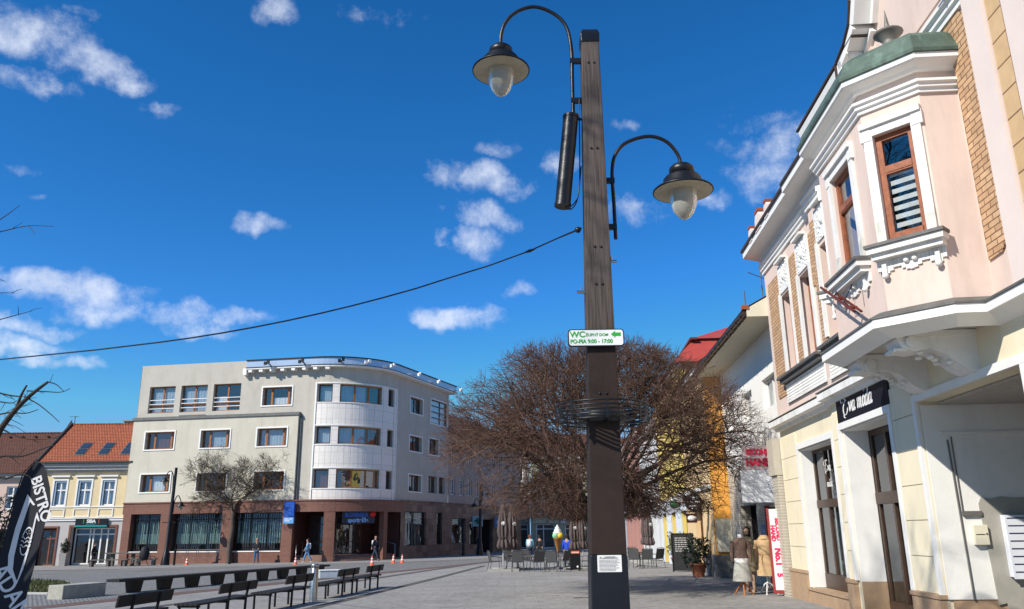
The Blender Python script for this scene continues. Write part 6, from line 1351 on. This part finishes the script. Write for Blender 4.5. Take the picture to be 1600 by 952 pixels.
def bike_rack():
    T = thing('bicycle_rack', 'dark bicycle rack of wavy steel tube between two posts', 'bicycle rack', G(-22.6, 60.6)); b = MB()
    for x in (-2.0, 2.0): b.tube([(x, 0, -.02), (x, 0, 1.15)], .09, 8)
    obj('post', b, IRON, T); b = MB(); b.tube([(-2, 0, 1.05), (2, 0, 1.05)], .03, 6)
    for i in range(5): c = -1.5 + i * .75; b.tube([(c + .3 * math.cos(t), 0, .75 + .3 * math.sin(t)) for t in [math.pi + k * math.pi / 10 for k in range(11)]], .022, 5); b.tube([(c - .3, 0, .75), (c - .3, 0, 1.05)], .022, 5); b.tube([(c + .3, 0, .75), (c + .3, 0, 1.05)], .022, 5)
    obj('wavy_tube', b, M_ZINC, T)
bike_rack()
def bicycle():
    T = thing('bicycle', 'parked grey bicycle with a large dark cover over its rear rack', 'bicycle', G(-26.9, 60.8), R(-4)); FR = mat('grey_frame_paint', (.10, .10, .11), .4, .4, .1, 6); TY = mat('tyre_rubber', (.02, .02, .02), .8)
    for x in (-.56, .56):
        w = MB(); w.tube([(x + .34 * math.cos(t), 0, .35 + .34 * math.sin(t)) for t in [k * math.pi / 14 for k in range(29)]], .022, 6); q = obj('wheel', w, TY, T); s = MB()
        for k in range(9): t = k * math.pi / 9; s.tube([(x + .33 * math.cos(t), 0, .35 + .33 * math.sin(t)), (x - .33 * math.cos(t), 0, .35 - .33 * math.sin(t))], .004, 3)
        s.tube([(x, -.05, .35), (x, .05, .35)], .03, 6); obj('spokes', s, STEEL, q)
    f = MB()
    for a, b_ in (((-.56, .35), (-.12, .3)), ((-.12, .3), (.36, .72)), ((-.28, .75), (.36, .8)), ((-.12, .3), (-.3, .88)), ((-.56, .35), (-.28, .75)), ((.56, .35), (.34, 1.0))): f.tube([(a[0], 0, a[1]), (b_[0], 0, b_[1])], .02, 6)
    obj('frame', f, FR, T); h = MB(); h.tube([(.22, -.28, 1.06), (.36, -.22, 1.04), (.34, 0, 1.02), (.36, .22, 1.04), (.22, .28, 1.06)], .016, 6); obj('handlebar', h, FR, T); s = MB(); s.lathe([(.02, 0), (.12, .08, .02), (.1, .07, .06), (.02, .02, .07)] if False else [(.03, .03, 0), (.13, .08, .02), (.1, .06, .06), (.02, .02, .07)], 12, Matrix.Translation((-.3, 0, .9))); obj('saddle', s, TY, T)
    c = MB(); c.lathe([(.12, .2, .38), (.3, .3, .5), (.34, .32, .8), (.3, .28, 1.1), (.18, .2, 1.32), (.02, .02, 1.38)], 14, Matrix.Translation((.0, 0, 0)), mod=lambda a, z: 1 + .08 * math.sin(3 * a + 6 * z)); obj('cover', c, mat('dark_cover_cloth', (.012, .013, .018), .7, 0, .2, 3), T)
bicycle()
def picnic():
    GW = mat('grey_weathered_timber', (.13, .12, .105), .8, 0, .25, 6, .3, 30)
    def plank_bench(name, label, x, y, L, back, cat):
        T = thing(name, label, cat, G(x, y)); s = MB(); s.box(-L / 2, L / 2, -.25, .25, .44, .5); obj('seat', s, GW, T)
        for xx in (-L / 2 + .2, 0, L / 2 - .2): l = MB(); l.box(xx - .08, xx + .08, -.2, .2, 0, .44); obj('leg', l, GW, T)
        if back: b = MB(); b.box(-L / 2 + .6, L / 2 + .4, .85, 1.5, .86, .94); obj('table_top', b, GW, T); l = MB(); l.box(-L / 2 + 1, -L / 2 + 1.2, 1.05, 1.3, 0, .86); l.box(L / 2 - .3, L / 2 - .1, 1.05, 1.3, 0, .86); obj('table_legs', l, GW, T)
        return T
    plank_bench('picnic_set', 'grey wooden bench and table in front of the glazed shop doors', -29.35, 60.6, 2.8, True, 'picnic table')
    plank_bench('plank_bench', 'grey wooden bench beside the covered bicycle', -27.4, 61.1, 2.6, False, 'bench')
    T = thing('box_planter', 'grey tapered planter with a small clipped evergreen between the shop doors', 'planter', G(-34.6, 64.3)); b = MB(); b.lathe([(.3, 0), (.4, .95), (.36, .95), (.34, .85)], 4, Matrix.Rotation(R(45), 4, 'Z'), sm=False); obj('planter_box', b, mat('grey_planter', (.28, .27, .26), .7), T); leaves('foliage', (0, 0, 1.4), (.32, .32, .55), 500, .09, M_LEAFD, T, 5)
picnic()

# ------------------------------------------------------------------ cafe: parasols, chairs, tables, cone, boards
M_PARA = mat('grey_brown_canvas', (.10, .075, .07), .85, 0, .2, 4, .2, 30)
def make_parasol():
    T = thing('closed_parasol', '', 'parasol', (0, 0, 0), 0, 'closed cafe parasols'); p = MB(); p.tube([(0, 0, .08), (0, 0, 3.2)], .035, 8); obj('pole', p, mat('pale_grey_pole', (.42, .42, .41), .5, .3), T)
    b = MB(); b.box(-.75, .75, -.75, .75, 0, .09); obj('base_slab', b, mat('concrete_slab', (.33, .32, .29), .9, 0, .15, 4, .3, 30), T)
    c = MB(); fold = lambda a, z: 1 + (.32 * math.cos(8 * a + .6 * z) + .1 * math.cos(3 * a + z)) * min(1, max(0, (3.2 - z) / .8))
    c.lathe([(.01, 3.3), (.06, 3.2), (.13, 2.8), (.19, 2.3), (.22, 1.85), (.19, 1.6), (.17, 1.52), (.22, 1.35), (.26, 1.15), (.2, 1.02), (.08, 1.0)], 48, mod=fold); cn = obj('canopy', c, M_PARA, T)
    s = MB(); s.lathe([(.2, 1.5), (.215, 1.52), (.215, 1.57), (.2, 1.59)], 24); obj('tie_strap', s, mat('dark_strap', (.03, .025, .025), .8), cn)
    s = MB(); s.lathe([(.002, 0), (.1, .0), (.1, .01), (.002, .012)], 20, Matrix.Translation((.02, -.215, 2.2)) @ Matrix.Rotation(R(90), 4, 'X')); obj('round_print', s, mat('white_print', (.6, .6, .58), .7), cn); return T
pp = make_parasol()
for i, (x, y, rz_, sc, lab) in enumerate(((-.55, 40.2, 0, 1, 'left one of the two closed parasols left of the lamp post'), (-.12, 42.2, .5, 1, 'right one of the two closed parasols left of the lamp post'), (2.95, 41.2, .2, .88, 'closed parasol just left of the lamp post, beside the ice cream cone'), (3.55, 43.5, .9, .88, 'closed parasol partly hidden by the lamp post'),
      (7.6, 47.0, .3, .95, 'closed parasol right of the lamp post up the street'), (7.85, 50.0, .8, .95, 'second closed parasol right of the lamp post, behind the first'))):
    o = pp if i == 0 else dup(pp, (0, 0, 0), 0); o.location = G(x, y); o.rotation_euler.z = rz_; o.scale = (sc,) * 3; o['label'] = lab
M_MESHC = mat('dark_grey_mesh', (.07, .071, .073), .7, 0, .15, 20); M_CHF = mat('grey_steel_tube', (.09, .09, .095), .4, .6)
def make_chair():
    T = thing('cafe_chair', '', 'chair', (0, 0, 0), 0, 'dark mesh cafe armchairs'); s = MB(); s.box(-.24, .24, -.24, .22, .42, .445); obj('seat', s, M_MESHC, T)
    Mx = Matrix.Translation((0, .24, .46)) @ Matrix.Rotation(R(-14), 4, 'X'); b = MB(); b.box(-.24, .24, -.01, .01, 0, .46, 0, Mx); obj('backrest', b, M_MESHC, T)
    f = MB(); f.tube([Mx @ Vector((-.25, 0, -.05)), Mx @ Vector((-.25, 0, .46)), Mx @ Vector((-.2, 0, .5)), Mx @ Vector((.2, 0, .5)), Mx @ Vector((.25, 0, .46)), Mx @ Vector((.25, 0, -.05))], .014, 6); obj('back_frame', f, M_CHF, T)
    for sx in (-1, 1):
        a = MB(); a.tube([(sx * .27, .3, .66), (sx * .28, .05, .67), (sx * .28, -.2, .65), (sx * .27, -.26, .6)], .018, 6); obj('armrest', a, M_CHF, T)
        l = MB(); l.tube([(sx * .27, -.26, .6), (sx * .26, -.25, .4), (sx * .28, -.3, 0)], .013, 6); obj('leg', l, M_CHF, T)
        l = MB(); l.tube([(sx * .26, .24, .46), (sx * .28, .34, 0)], .013, 6); obj('leg', l, M_CHF, T)
    return T
ch = make_chair()
CH = ((-.95, 40.9, 105, 'cafe chair leftmost of all, by the base of the left parasol'), (.15, 39.7, 175, 'cafe chair seen from behind between the parasol pole and the tables'), (.62, 42.3, 160, 'cafe chair behind the left table, its back towards the people'), (1.05, 39.1, 200, 'cafe chair at the middle of the terrace facing the table with cups'),
      (1.75, 38.5, 160, 'cafe chair with its back to the camera beside the black menu board'), (-.25, 42.0, 20, 'cafe chair half hidden behind the right hand parasol'), (1.3, 42.6, 10, 'cafe chair on the far side of the table with cups'), (3.35, 39.4, 250, 'cafe chair between the menu board and the lamp post'),
      (5.85, 40.4, 150, 'cafe chair nearest to the lamp post on its right'), (6.32, 40.2, 180, 'middle cafe chair of the group right of the lamp post'), (6.8, 40.4, 215, 'rightmost cafe chair of the terrace, in front of the far parasols'), (6.2, 43.2, 20, 'cafe chair on the far side of the right hand table'),
      (-.1, 41.0, 95, 'cafe chair at the left end of the terrace, facing right beside the table'), (.75, 40.6, 250, 'cafe chair at the right side of the left hand table'), (2.25, 40.0, 230, 'cafe chair right of the table with cups'), (2.55, 42.0, 300, 'cafe chair just right of the ice cream cone'))
for i, (x, y, a, lab) in enumerate(CH):
    o = ch if i == 0 else dup(ch, (0, 0, 0), 0); o.location = G(x, y); o.rotation_euler.z = R(a); o['label'] = lab
def make_table():
    T = thing('cafe_table', '', 'table', (0, 0, 0), 0, 'cafe tables'); t = MB(); t.lathe([(.01, .71), (.4, .71), (.41, .72), (.41, .735), (.4, .74), (.01, .74)], 24); obj('tabletop', t, mat('brown_table_top', (.16, .09, .06), .5, 0, .15, 4), T)
    l = MB(); l.tube([(0, 0, .05), (0, 0, .71)], .03, 8); obj('stem', l, M_CHF, T)
    for k in range(4): l = MB(); a = k * math.pi / 2 + .4; l.tube([(0, 0, .12), (.3 * math.cos(a), .3 * math.sin(a), .01)], .016, 5); obj('leg', l, M_CHF, T)
    return T
tb = make_table()
for i, (x, y, lab) in enumerate(((.15, 41.2, 'cafe table beside the left parasols'), (1.55, 40.7, 'round brown cafe table with white cups left of the menu board'), (2.15, 42.6, 'cafe table under the ice cream cone'), (6.2, 41.6, 'cafe table right of the lamp post'))):
    o = tb if i == 0 else dup(tb, (0, 0, 0), 0); o.location = G(x, y); o['label'] = lab
for i, (dx, dy, lab) in enumerate(((-.12, .05, 'white cup on the round brown cafe table, left one'), (.14, -.08, 'white cup on the round brown cafe table, right one'))):
    c = MB(); c.lathe([(.03, 0), (.045, .02), (.05, .09), (.045, .09), (.035, .03), (.01, .025)], 14); c.tube([(.05, 0, .07), (.075, 0, .055), (.045, 0, .03)], .006, 5); p = G(1.55 + dx, 40.7 + dy, .742); obj('cup', c, WHITE, None, p, 0, lab, 'cup', 'white cups on the cafe table')
def ice_cream():
    T = thing('ice_cream_statue', 'giant ice cream cone with white swirl, green and yellow scoops on the terrace', 'advertising figure', G(2.17, 42.0, .42)); T.scale = (.78,) * 3; WF = brick('waffle', (.55, .27, .08), (.5, .24, .07), (.25, .1, .03), .1, .1, 'xz', .02, 0, .6, .6, .1)
    s = MB(); s.lathe([(.25, -.53), (.25, -.45), (.06, -.43), (.05, .6)], 18); obj('stand', s, M_CHF, T)
    c = MB(); c.lathe([(.02, .42), (.06, .5), (.26, 1.3), (.29, 1.32), (.29, 1.4), (.2, 1.42)], 24); obj('cone', c, WF, T)
    g = MB(); g.ball(Vector((-.12, -.08, 1.5)), .22, 16); obj('green_scoop', g, mat('mint_green', (.22, .55, .28), .5), T); g = MB(); g.ball(Vector((.14, -.1, 1.5)), .21, 16); obj('yellow_scoop', g, mat('egg_yellow', (.82, .52, .03), .5), T)
    w = MB(); w.lathe([(.1, 1.55), (.27, 1.62), (.28, 1.7), (.22, 1.75), (.23, 1.8), (.2, 1.88), (.14, 1.92), (.15, 1.97), (.11, 2.04), (.05, 2.12), (.005, 2.2)], 24, mod=lambda a, z: 1 + .07 * math.cos(5 * a + 14 * z)); obj('white_swirl', w, WHITE, T)
ice_cream()
def boards():
    T = thing('menu_board', 'black menu board with an orange heading on the cafe terrace left of the lamp post', 'menu board', G(2.8, 38.8), R(4)); b = MB(); b.box(-.24, .24, -.03, .03, .08, .95); obj('board', b, IRON, T); b = MB(); b.box(-.2, .2, -.035, -.03, .78, .9); obj('heading', b, M_CONE, T)
    b = MB(); b.box(-.17, .17, -.038, -.035, .82, .85); b.lathe([(.002, 0), (.05, 0), (.05, .004), (.002, .005)], 12, Matrix.Translation((.1, -.032, .2)) @ Matrix.Rotation(R(90), 4, 'X')); obj('print', b, WHITE, T); b = MB(); b.tube([(-.2, .0, .1), (-.2, .25, 0)], .015, 5); b.tube([(.2, .0, .1), (.2, .25, 0)], .015, 5); b.tube([(-.22, 0, 0), (-.22, 0, .1)], .015, 5); b.tube([(.22, 0, 0), (.22, 0, .1)], .015, 5); obj('feet', b, IRON, T)
    T = thing('chalkboard', 'black chalkboard with pale writing between the potted shrubs', 'chalkboard', G(7.35, 36.2), R(-8)); b = MB(); b.box(-.5, .5, -.03, .03, .05, 1.55); obj('board', b, mat('slate_board', (.02, .022, .025), .7, 0, .3, 4), T, bevel=.005)
    b = MB()
    for xx in (-.52, .52): b.box(xx - .03, xx + .03, -.04, .04, 0, 1.6)
    b.box(-.49, .49, -.04, .04, 1.551, 1.6); obj('frame', b, IRON, T); c = MB(); rnd = random.Random(2)
    for i in range(7):
        z = 1.4 - i * .09; x = -.4
        while x < .3: w = rnd.uniform(.05, .14); c.box(x, x + w, -.034, -.031, z - .02, z + .02); x += w + .03
    obj('chalk_marks', c, mat('chalk', (.42, .42, .42), .9), T)
    for i, (x, y, h, w, m, lab, n) in enumerate(((6.95, 31.9, 1.25, .55, M_LEAFD, 'dark green potted shrub in a terracotta pot before the orange house', 900), (7.75, 40.0, 1.35, .5, M_LEAF2, 'yellow green potted shrub in a terracotta pot beyond the chalkboard', 800))):
        T = thing('potted_shrub', lab, 'potted plant', G(x, y)); p = MB(); p.lathe([(.2, 0), (.29, .42), (.32, .43), (.32, .5), (.28, .5), (.26, .4), (.02, .38)], 22); obj('pot', p, mat('terracotta', (.36, .12, .06), .75, 0, .15, 6), T)
        s = MB()
        for k in range(5): a = k * 1.26; s.tube([(0, 0, .38), (.1 * math.cos(a), .1 * math.sin(a), .7), (.3 * math.cos(a), .3 * math.sin(a), 1.0 + .2 * (k % 3))], [.02, .014, .006], 5)
        obj('stem', s, M_BARK, T); leaves('foliage', (0, 0, h - .3), (w, w, .62), n, .075, m, T, 20 + i)
boards()

# ------------------------------------------------------------------ shop mannequins
def mannequins():
    WD = mat('orange_wood', (.42, .14, .04), .5, 0, .15, 8); WM = mat('mannequin_white', (.74, .72, .68), .45)
    BR = mat('brown_knit', (.12, .075, .058), .9, 0, .15, 30, .4, 80); GRS = mat('grey_pleated_skirt', (.36, .35, .31), .85, 0, .1, 10); TAN = mat('tan_trench_cloth', (.50, .33, .17), .8, 0, .1, 4); OLV = mat('olive_brown_cloth', (.22, .18, .11), .85, 0, .15, 5); HAIR = mat('dark_wig', (.018, .013, .011), .5, 0, .2, 30)
    def sleeve(mb, sx, top, elbow, wrist): mb.tube(arm_curve([top, elbow, wrist], 4), [.062, .06, .056, .054, .052, .05, .048, .045, .042], 10)
    torso = [(.11, .08, .78), (.155, .105, .86), (.15, .1, .95), (.125, .085, 1.06), (.145, .1, 1.18), (.165, .115, 1.28), (.17, .1, 1.36), (.12, .075, 1.43), (.055, .05, 1.47)]
    def tripod(T, m): 
        s = MB(); s.tube([(0, 0, .18), (0, 0, .9)], .022, 8)
        obj('stand_pole', s, m, T)
        for k in range(3): a = k * 2.094 + .5; l = MB(); l.tube(arm_curve([(0, 0, .3), (.1 * math.cos(a), .1 * math.sin(a), .26), (.2 * math.cos(a), .2 * math.sin(a), .12), (.28 * math.cos(a), .28 * math.sin(a), .0)]), .02, 6); obj('leg', l, m, T)
    T = thing('mannequin', 'headless mannequin in a brown cardigan and grey pleated skirt on an orange wooden tripod', 'mannequin', G(6.1, 22.6), R(-12)); tripod(T, WD)
    b = MB(); b.lathe(torso + [(.05, .045, 1.54), (.045, .04, 1.56)], 20); body = obj('torso', b, WM, T)
    c = MB(); c.lathe([(.19, .135, .94), (.185, .13, 1.0), (.155, .11, 1.08), (.17, .12, 1.2), (.19, .13, 1.3), (.2, .12, 1.38), (.15, .1, 1.44), (.075, .065, 1.475)], 22, mod=lambda a, z: 1 + .015 * math.sin(9 * a + 20 * z)); sleeve(c, -1, (-.19, 0, 1.38), (-.24, .0, 1.12), (-.235, -.02, .86)); sleeve(c, 1, (.19, 0, 1.38), (.24, 0, 1.12), (.235, -.02, .86)); obj('cardigan', c, BR, T)
    c = MB(); c.lathe([(.185, .13, .8), (.19, .135, .945)], 20); obj('white_top', c, WM, T); c = MB(); c.lathe([(.26, .2, .36), (.24, .185, .5), (.215, .16, .68), (.185, .13, .84)], 40, mod=lambda a, z: 1 + .06 * math.cos(16 * a) * (1.1 - z)); obj('skirt', c, GRS, T)
    T = thing('mannequin', 'headless mannequin in a belted tan trench coat on a white tripod', 'mannequin', G(6.78, 22.7), R(-25)); tripod(T, WM)
    b = MB(); b.lathe(torso, 20); obj('torso', b, WM, T)
    c = MB(); c.lathe([(.29, .2, .48), (.26, .18, .68), (.215, .15, .88), (.165, .12, 1.04), (.185, .13, 1.2), (.2, .14, 1.32), (.2, .12, 1.4), (.13, .09, 1.45), (.085, .075, 1.5)], 32, mod=lambda a, z: 1 + .045 * math.cos(7 * a + 1) * max(0, 1.05 - z)); sleeve(c, -1, (-.2, 0, 1.39), (-.26, .01, 1.1), (-.25, -.03, .82)); sleeve(c, 1, (.2, 0, 1.39), (.26, .01, 1.1), (.25, -.03, .82))
    coat = obj('trench_coat', c, TAN, T); c = MB(); c.lathe([(.175, .128, 1.01), (.18, .132, 1.02), (.18, .132, 1.06), (.175, .128, 1.07)], 24); c.tube([(-.05, -.13, 1.03), (-.08, -.15, .9), (-.06, -.16, .78)], .018, 5); obj('belt', c, mat('tan_belt', (.40, .25, .12), .7), coat); c = MB(); c.lathe([(.12, .1, 1.42), (.15, .12, 1.4), (.16, .12, 1.44), (.09, .08, 1.53), (.08, .07, 1.53)], 20); obj('collar', c, TAN, coat)
    T = thing('mannequin', 'full figure mannequin with long dark hair in an olive brown coat behind the headless ones', 'mannequin', G(6.62, 23.75), R(-30))
    b = MB(); b.lathe([(.02, .02, 1.52), (.07, .085, 1.56), (.075, .095, 1.64), (.065, .085, 1.7), (.02, .02, 1.75)], 18); b.lathe([(.05, .05, 1.4), (.05, .05, 1.55)], 12)
    for sx in (-1, 1): b.tube([(sx * .09, 0, .8), (sx * .09, -.01, .45), (sx * .09, 0, .06)], [.08, .058, .04], 10); b.box(sx * .09 - .04, sx * .09 + .04, -.16, .06, .0, .07)
    b.ball(Vector((0, -.095, 1.635)), .018, 6); b.lathe([(.25, 0), (.25, .012), (.02, .014)], 20, Matrix.Translation((0, 0, -.012)))
    obj('body', b, mat('mannequin_skin', (.40, .26, .18), .5), T); c = MB(); c.lathe([(.24, .17, .55), (.22, .155, .8), (.18, .13, 1.0), (.19, .13, 1.2), (.21, .13, 1.36), (.14, .1, 1.44), (.07, .065, 1.49)], 26, mod=lambda a, z: 1 + .03 * math.cos(6 * a)); sleeve(c, -1, (-.2, 0, 1.38), (-.25, 0, 1.1), (-.23, -.05, .82)); sleeve(c, 1, (.2, 0, 1.38), (.25, 0, 1.1), (.23, -.05, .82)); obj('coat', c, OLV, T)
    c = MB(); c.lathe([(.085, .075, 1.3), (.1, .085, 1.45), (.1, .1, 1.62), (.085, .1, 1.72), (.03, .04, 1.775)], 18, Matrix.Translation((0, .035, 0)), mod=lambda a, z: 1 + .05 * math.sin(12 * a)); obj('hair', c, HAIR, T)
    c = MB(); c.lathe([(.02, .02, .7), (.1, .05, .72), (.1, .05, .95), (.02, .02, .97)], 12, Matrix.Translation((.26, -.02, 0))); c.tube([(.2, -.06, .95), (.2, -.1, 1.4), (.1, .0, 1.45)], .01, 5); obj('shoulder_bag', c, HAIR, T)
mannequins()

# ------------------------------------------------------------------ people
SKIN = mat('skin', (.42, .24, .17), .55, 0, .06, 10)
def skin_mesh(joints, edges, root, name, m, parent, sub=2):
    me = bpy.data.meshes.new(name); me.from_pydata([j[:3] for j in joints], edges, []); o = bpy.data.objects.new(name, me); COL.objects.link(o)
    sk = o.modifiers.new('skin', 'SKIN'); sk.use_smooth_shade = True; d = me.skin_vertices[0].data
    for i, j in enumerate(joints): r = j[3]; d[i].radius = r if isinstance(r, tuple) else (r, r)
    d[root].use_root = True; ss = o.modifiers.new('sub', 'SUBSURF'); ss.levels = ss.render_levels = sub; bpy.context.view_layer.update()
    nm = bpy.data.meshes.new_from_object(o.evaluated_get(bpy.context.evaluated_depsgraph_get())); bpy.data.objects.remove(o); bpy.data.meshes.remove(me)
    nm.name = name; nm.materials.clear(); nm.materials.append(m); nm.polygons.foreach_set('use_smooth', [True] * len(nm.polygons)); return link(bpy.data.objects.new(name, nm), parent)
def person(label, loc, heading, H, top, legs, hair, shoes, stride=.18, arms=((-.1, 0), (.1, 0)), sit=False, lean=.02, skirt=None, bag=None, hood=None, bald=False):
    # faces -y before turning; heights for a 1.75 m figure scaled to H
    T = thing('person', label, 'person', loc, heading); k = H / 1.75; C = lambda n, c: mat(n, c, .85, 0, .12, 8)
    hip, kn, an = .93, .50, .08
    y = lambda z: -lean * (z - .9)
    LJ = []
    for sx, s in ((-1, 1), (1, -1)):
        if sit: LJ.append([(sx * .1, -.02, .47, .085), (sx * .11, -.44, .48, .062), (sx * .11, -.42, .09, .042), (sx * .11, -.54, .04, .035)])
        else: LJ.append([(sx * .09, 0, hip - .06, .088), (sx * .095, -s * stride * .55 - .02 * abs(s), kn, .06), (sx * .095, -s * stride + (.08 if s < 0 else 0), an, .042), (sx * .1, -s * stride - .14 + (.08 if s < 0 else 0), .035, .035)])
    dz = -.45 if sit else 0; hd = 1.66 + dz; J = [(0, y(.95), .97 + dz, (.15, .1)), (0, y(1.15), 1.15 + dz, (.125, .09)), (0, y(1.38), 1.37 + dz, (.165, .1)), (0, y(1.48), 1.485 + dz, .058), (0, y(1.58) - .01, 1.57 + dz, (.068, .078)), (0, y(1.7) - .02, 1.66 + dz, (.074, .094)), (0, y(1.74) - .01, 1.735 + dz, (.05, .06))]; E = [(0, 1), (1, 2), (2, 3), (3, 4), (4, 5), (5, 6)]
    J.append((0, y(1.65) - .115, 1.645 + dz, .014)); E.append((5, 7))          # nose
    for sx in (-1, 1): J.append((sx * .082, y(1.65) + .0, 1.645 + dz, .014)); E.append((5, len(J) - 1))    # ears
    armj = []
    for sx, (sw, bend) in ((-1, arms[0]), (1, arms[1])):
        b = len(J); q = [(sx * .185, y(1.42), 1.415 + dz, .056), (sx * .225, y(1.2) - sw * .6, 1.16 + dz, .043), (sx * .215, y(1.0) - sw * 1.2 - bend * .22, .93 + dz + bend * .16, .033), (sx * .21, y(.9) - sw * 1.35 - bend * .3, .84 + dz + bend * .2, .034)]
        J += q; E += [(2, b), (b, b + 1), (b + 1, b + 2), (b + 2, b + 3)]; armj.append(q)
        hx = q[3]
        for f in range(4): J.append((hx[0] + (f - 1.5) * .004 - sx * .006, hx[1] + (f - 1.5) * .02, hx[2] - .085 + abs(f - 1.4) * .008, .009)); E.append((b + 3, len(J) - 1))
        J.append((hx[0] - sx * .02, hx[1] - .045, hx[2] - .035, .01)); E.append((b + 3, len(J) - 1))
    for q in LJ: b = len(J); J += q; E += [(0, b), (b, b + 1), (b + 1, b + 2), (b + 2, b + 3)]
    root = skin_mesh(J, E, 0, 'body', SKIN, T)
    tj = [(0, y(.9), .88 + dz, (.168, .12)), (0, y(1.15), 1.14 + dz, (.158, .118)), (0, y(1.38), 1.36 + dz, (.185, .122)), (0, y(1.46), 1.465 + dz, (.08, .08))]; te = [(0, 1), (1, 2), (2, 3)]
    for q in armj: b = len(tj); tj += [(a[0], a[1], a[2], r) for a, r in zip(q[:3], (.075, .062, .05))]; te += [(2, b), (b, b + 1), (b + 1, b + 2)]
    skin_mesh(tj, te, 1, 'jacket', C(*top), T)
    lj = [(0, y(.95), .95 + dz, (.155, .112))]; le = []
    for q in LJ: b = len(lj); lj += [(a[0], a[1], a[2] + (.03 if i == 2 else 0), r) for i, (a, r) in enumerate(zip(q[:3], (.1, .075, .058)))]; le += [(0, b), (b, b + 1), (b + 1, b + 2)]
    skin_mesh(lj, le, 0, 'trousers', C(*legs), T)
    for q in LJ: skin_mesh([(q[2][0], q[2][1] + .03, q[2][2] + .03, .05), (q[2][0], q[2][1] + .02, .05, .05), (q[3][0], q[3][1], .042, .042)], [(0, 1), (1, 2)], 1, 'shoe', C(*shoes), T)
    if hood: 
        h = MB(); h.lathe([(.1, .09, -.12), (.115, .125, -.02), (.105, .13, .06), (.06, .08, .115), (.01, .01, .13)], 18, Matrix.Translation((0, y(1.66) + .012, 1.65 + dz))); obj('hat', h, C(*hood), T)
    elif not bald:
        h = MB(); h.lathe([(.07, .06, -.1), (.088, .09, -.04), (.09, .1, .03), (.075, .09, .085), (.03, .04, .115), (.005, .005, .12)], 18, Matrix.Translation((0, y(1.66) + .018, 1.665 + dz))); obj('hair', h, C(*hair), T)
    if bag: 
        b = MB(); b.lathe([(.05, .04, 0), (.14, .08, .03), (.15, .09, .25), (.13, .08, .4), (.03, .03, .44)], 14, Matrix.Translation((bag[1], .16, 1.0 + dz))); b.tube([(bag[1] - .1, .12, 1.38 + dz), (bag[1] - .1, -.02, 1.47 + dz), (bag[1] - .1, -.1, 1.3 + dz)], .018, 5); b.tube([(bag[1] + .1, .12, 1.38 + dz), (bag[1] + .1, -.02, 1.47 + dz), (bag[1] + .1, -.1, 1.3 + dz)], .018, 5); obj('backpack', b, C(*bag[0]), T)
    T.scale = (k,) * 3; return T
BLACK = ('black_cloth', (.014, .014, .018)); NAVY = ('dark_navy_cloth', (.018, .022, .04)); JEANS = ('blue_denim', (.05, .10, .22)); SHOE = ('dark_shoe', (.02, .018, .016)); DHAIR = ('dark_brown_hair', (.03, .02, .015)); GHAIR = ('grey_hair', (.25, .23, .21)); WHT = ('white_cloth', (.68, .68, .70)); SKYB = ('sky_blue_cloth', (.22, .50, .62)); RBLUE = ('royal_blue_cloth', (.015, .07, .55)); MIDB = ('mid_blue_cloth', (.14, .30, .50)); RHAIR = ('reddish_hair', (.20, .06, .03))
FACE = lambda deg: R(deg)          # 0 faces the camera, 90 faces to the right of the photo
person('man in a black jacket and blue jeans facing the camera before the barred windows', G(-19.0, 61.6), FACE(-12), 1.78, BLACK, JEANS, GHAIR, SHOE, .06, ((.02, .5), (.02, .6)))
person('woman in a blue jacket with a white bag and pale boots by the corner entrance', G(-15.2, 61.4), FACE(-70), 1.66, MIDB, ('light_denim', (.12, .24, .40)), DHAIR, ('pale_boot', (.55, .52, .48)), .26, ((-.12, .2), (.14, .3)), bag=(WHT, .0))
person('bald man in dark clothes with a white backpack walking past the bank sign', G(-10.45, 62.6), FACE(75), 1.8, NAVY, ('dark_denim', (.03, .04, .07)), GHAIR, SHOE, .3, ((-.15, .1), (.15, .2)), bag=(WHT, 0), bald=True)
person('person in black walking past the glazed doors under the SIBA sign', G(-31.5, 62.6), FACE(100), 1.72, BLACK, BLACK, DHAIR, ('pale_sole_shoe', (.4, .4, .4)), .22, ((-.1, .1), (.1, .3)))
person('person in black on the shaded pavement of the side street under the pharmacy sign', G(-3.2, 76.2), FACE(20), 1.74, BLACK, BLACK, DHAIR, SHOE, .1)
person('woman in a pale blue and white jacket with red hair seen from behind', G(1.0, 55.0), FACE(165), 1.64, SKYB, NAVY, RHAIR, SHOE, .08, ((.03, .2), (.03, .2)), bag=(WHT, .0))
person('person in black between the woman in pale blue and the ice cream cone', G(1.75, 58.5), FACE(175), 1.6, BLACK, BLACK, DHAIR, SHOE, .1)
person('person in a royal blue jacket seen from behind right of the ice cream cone', G(2.72, 43.4), FACE(170), 1.62, RBLUE, ('grey_trousers', (.2, .2, .22)), DHAIR, SHOE, .05, ((.06, .3), (.06, .3)))
person('distant dark figure walking up the shaded end of the street', G(10.9, 74), FACE(180), 1.75, BLACK, NAVY, DHAIR, SHOE, .2)
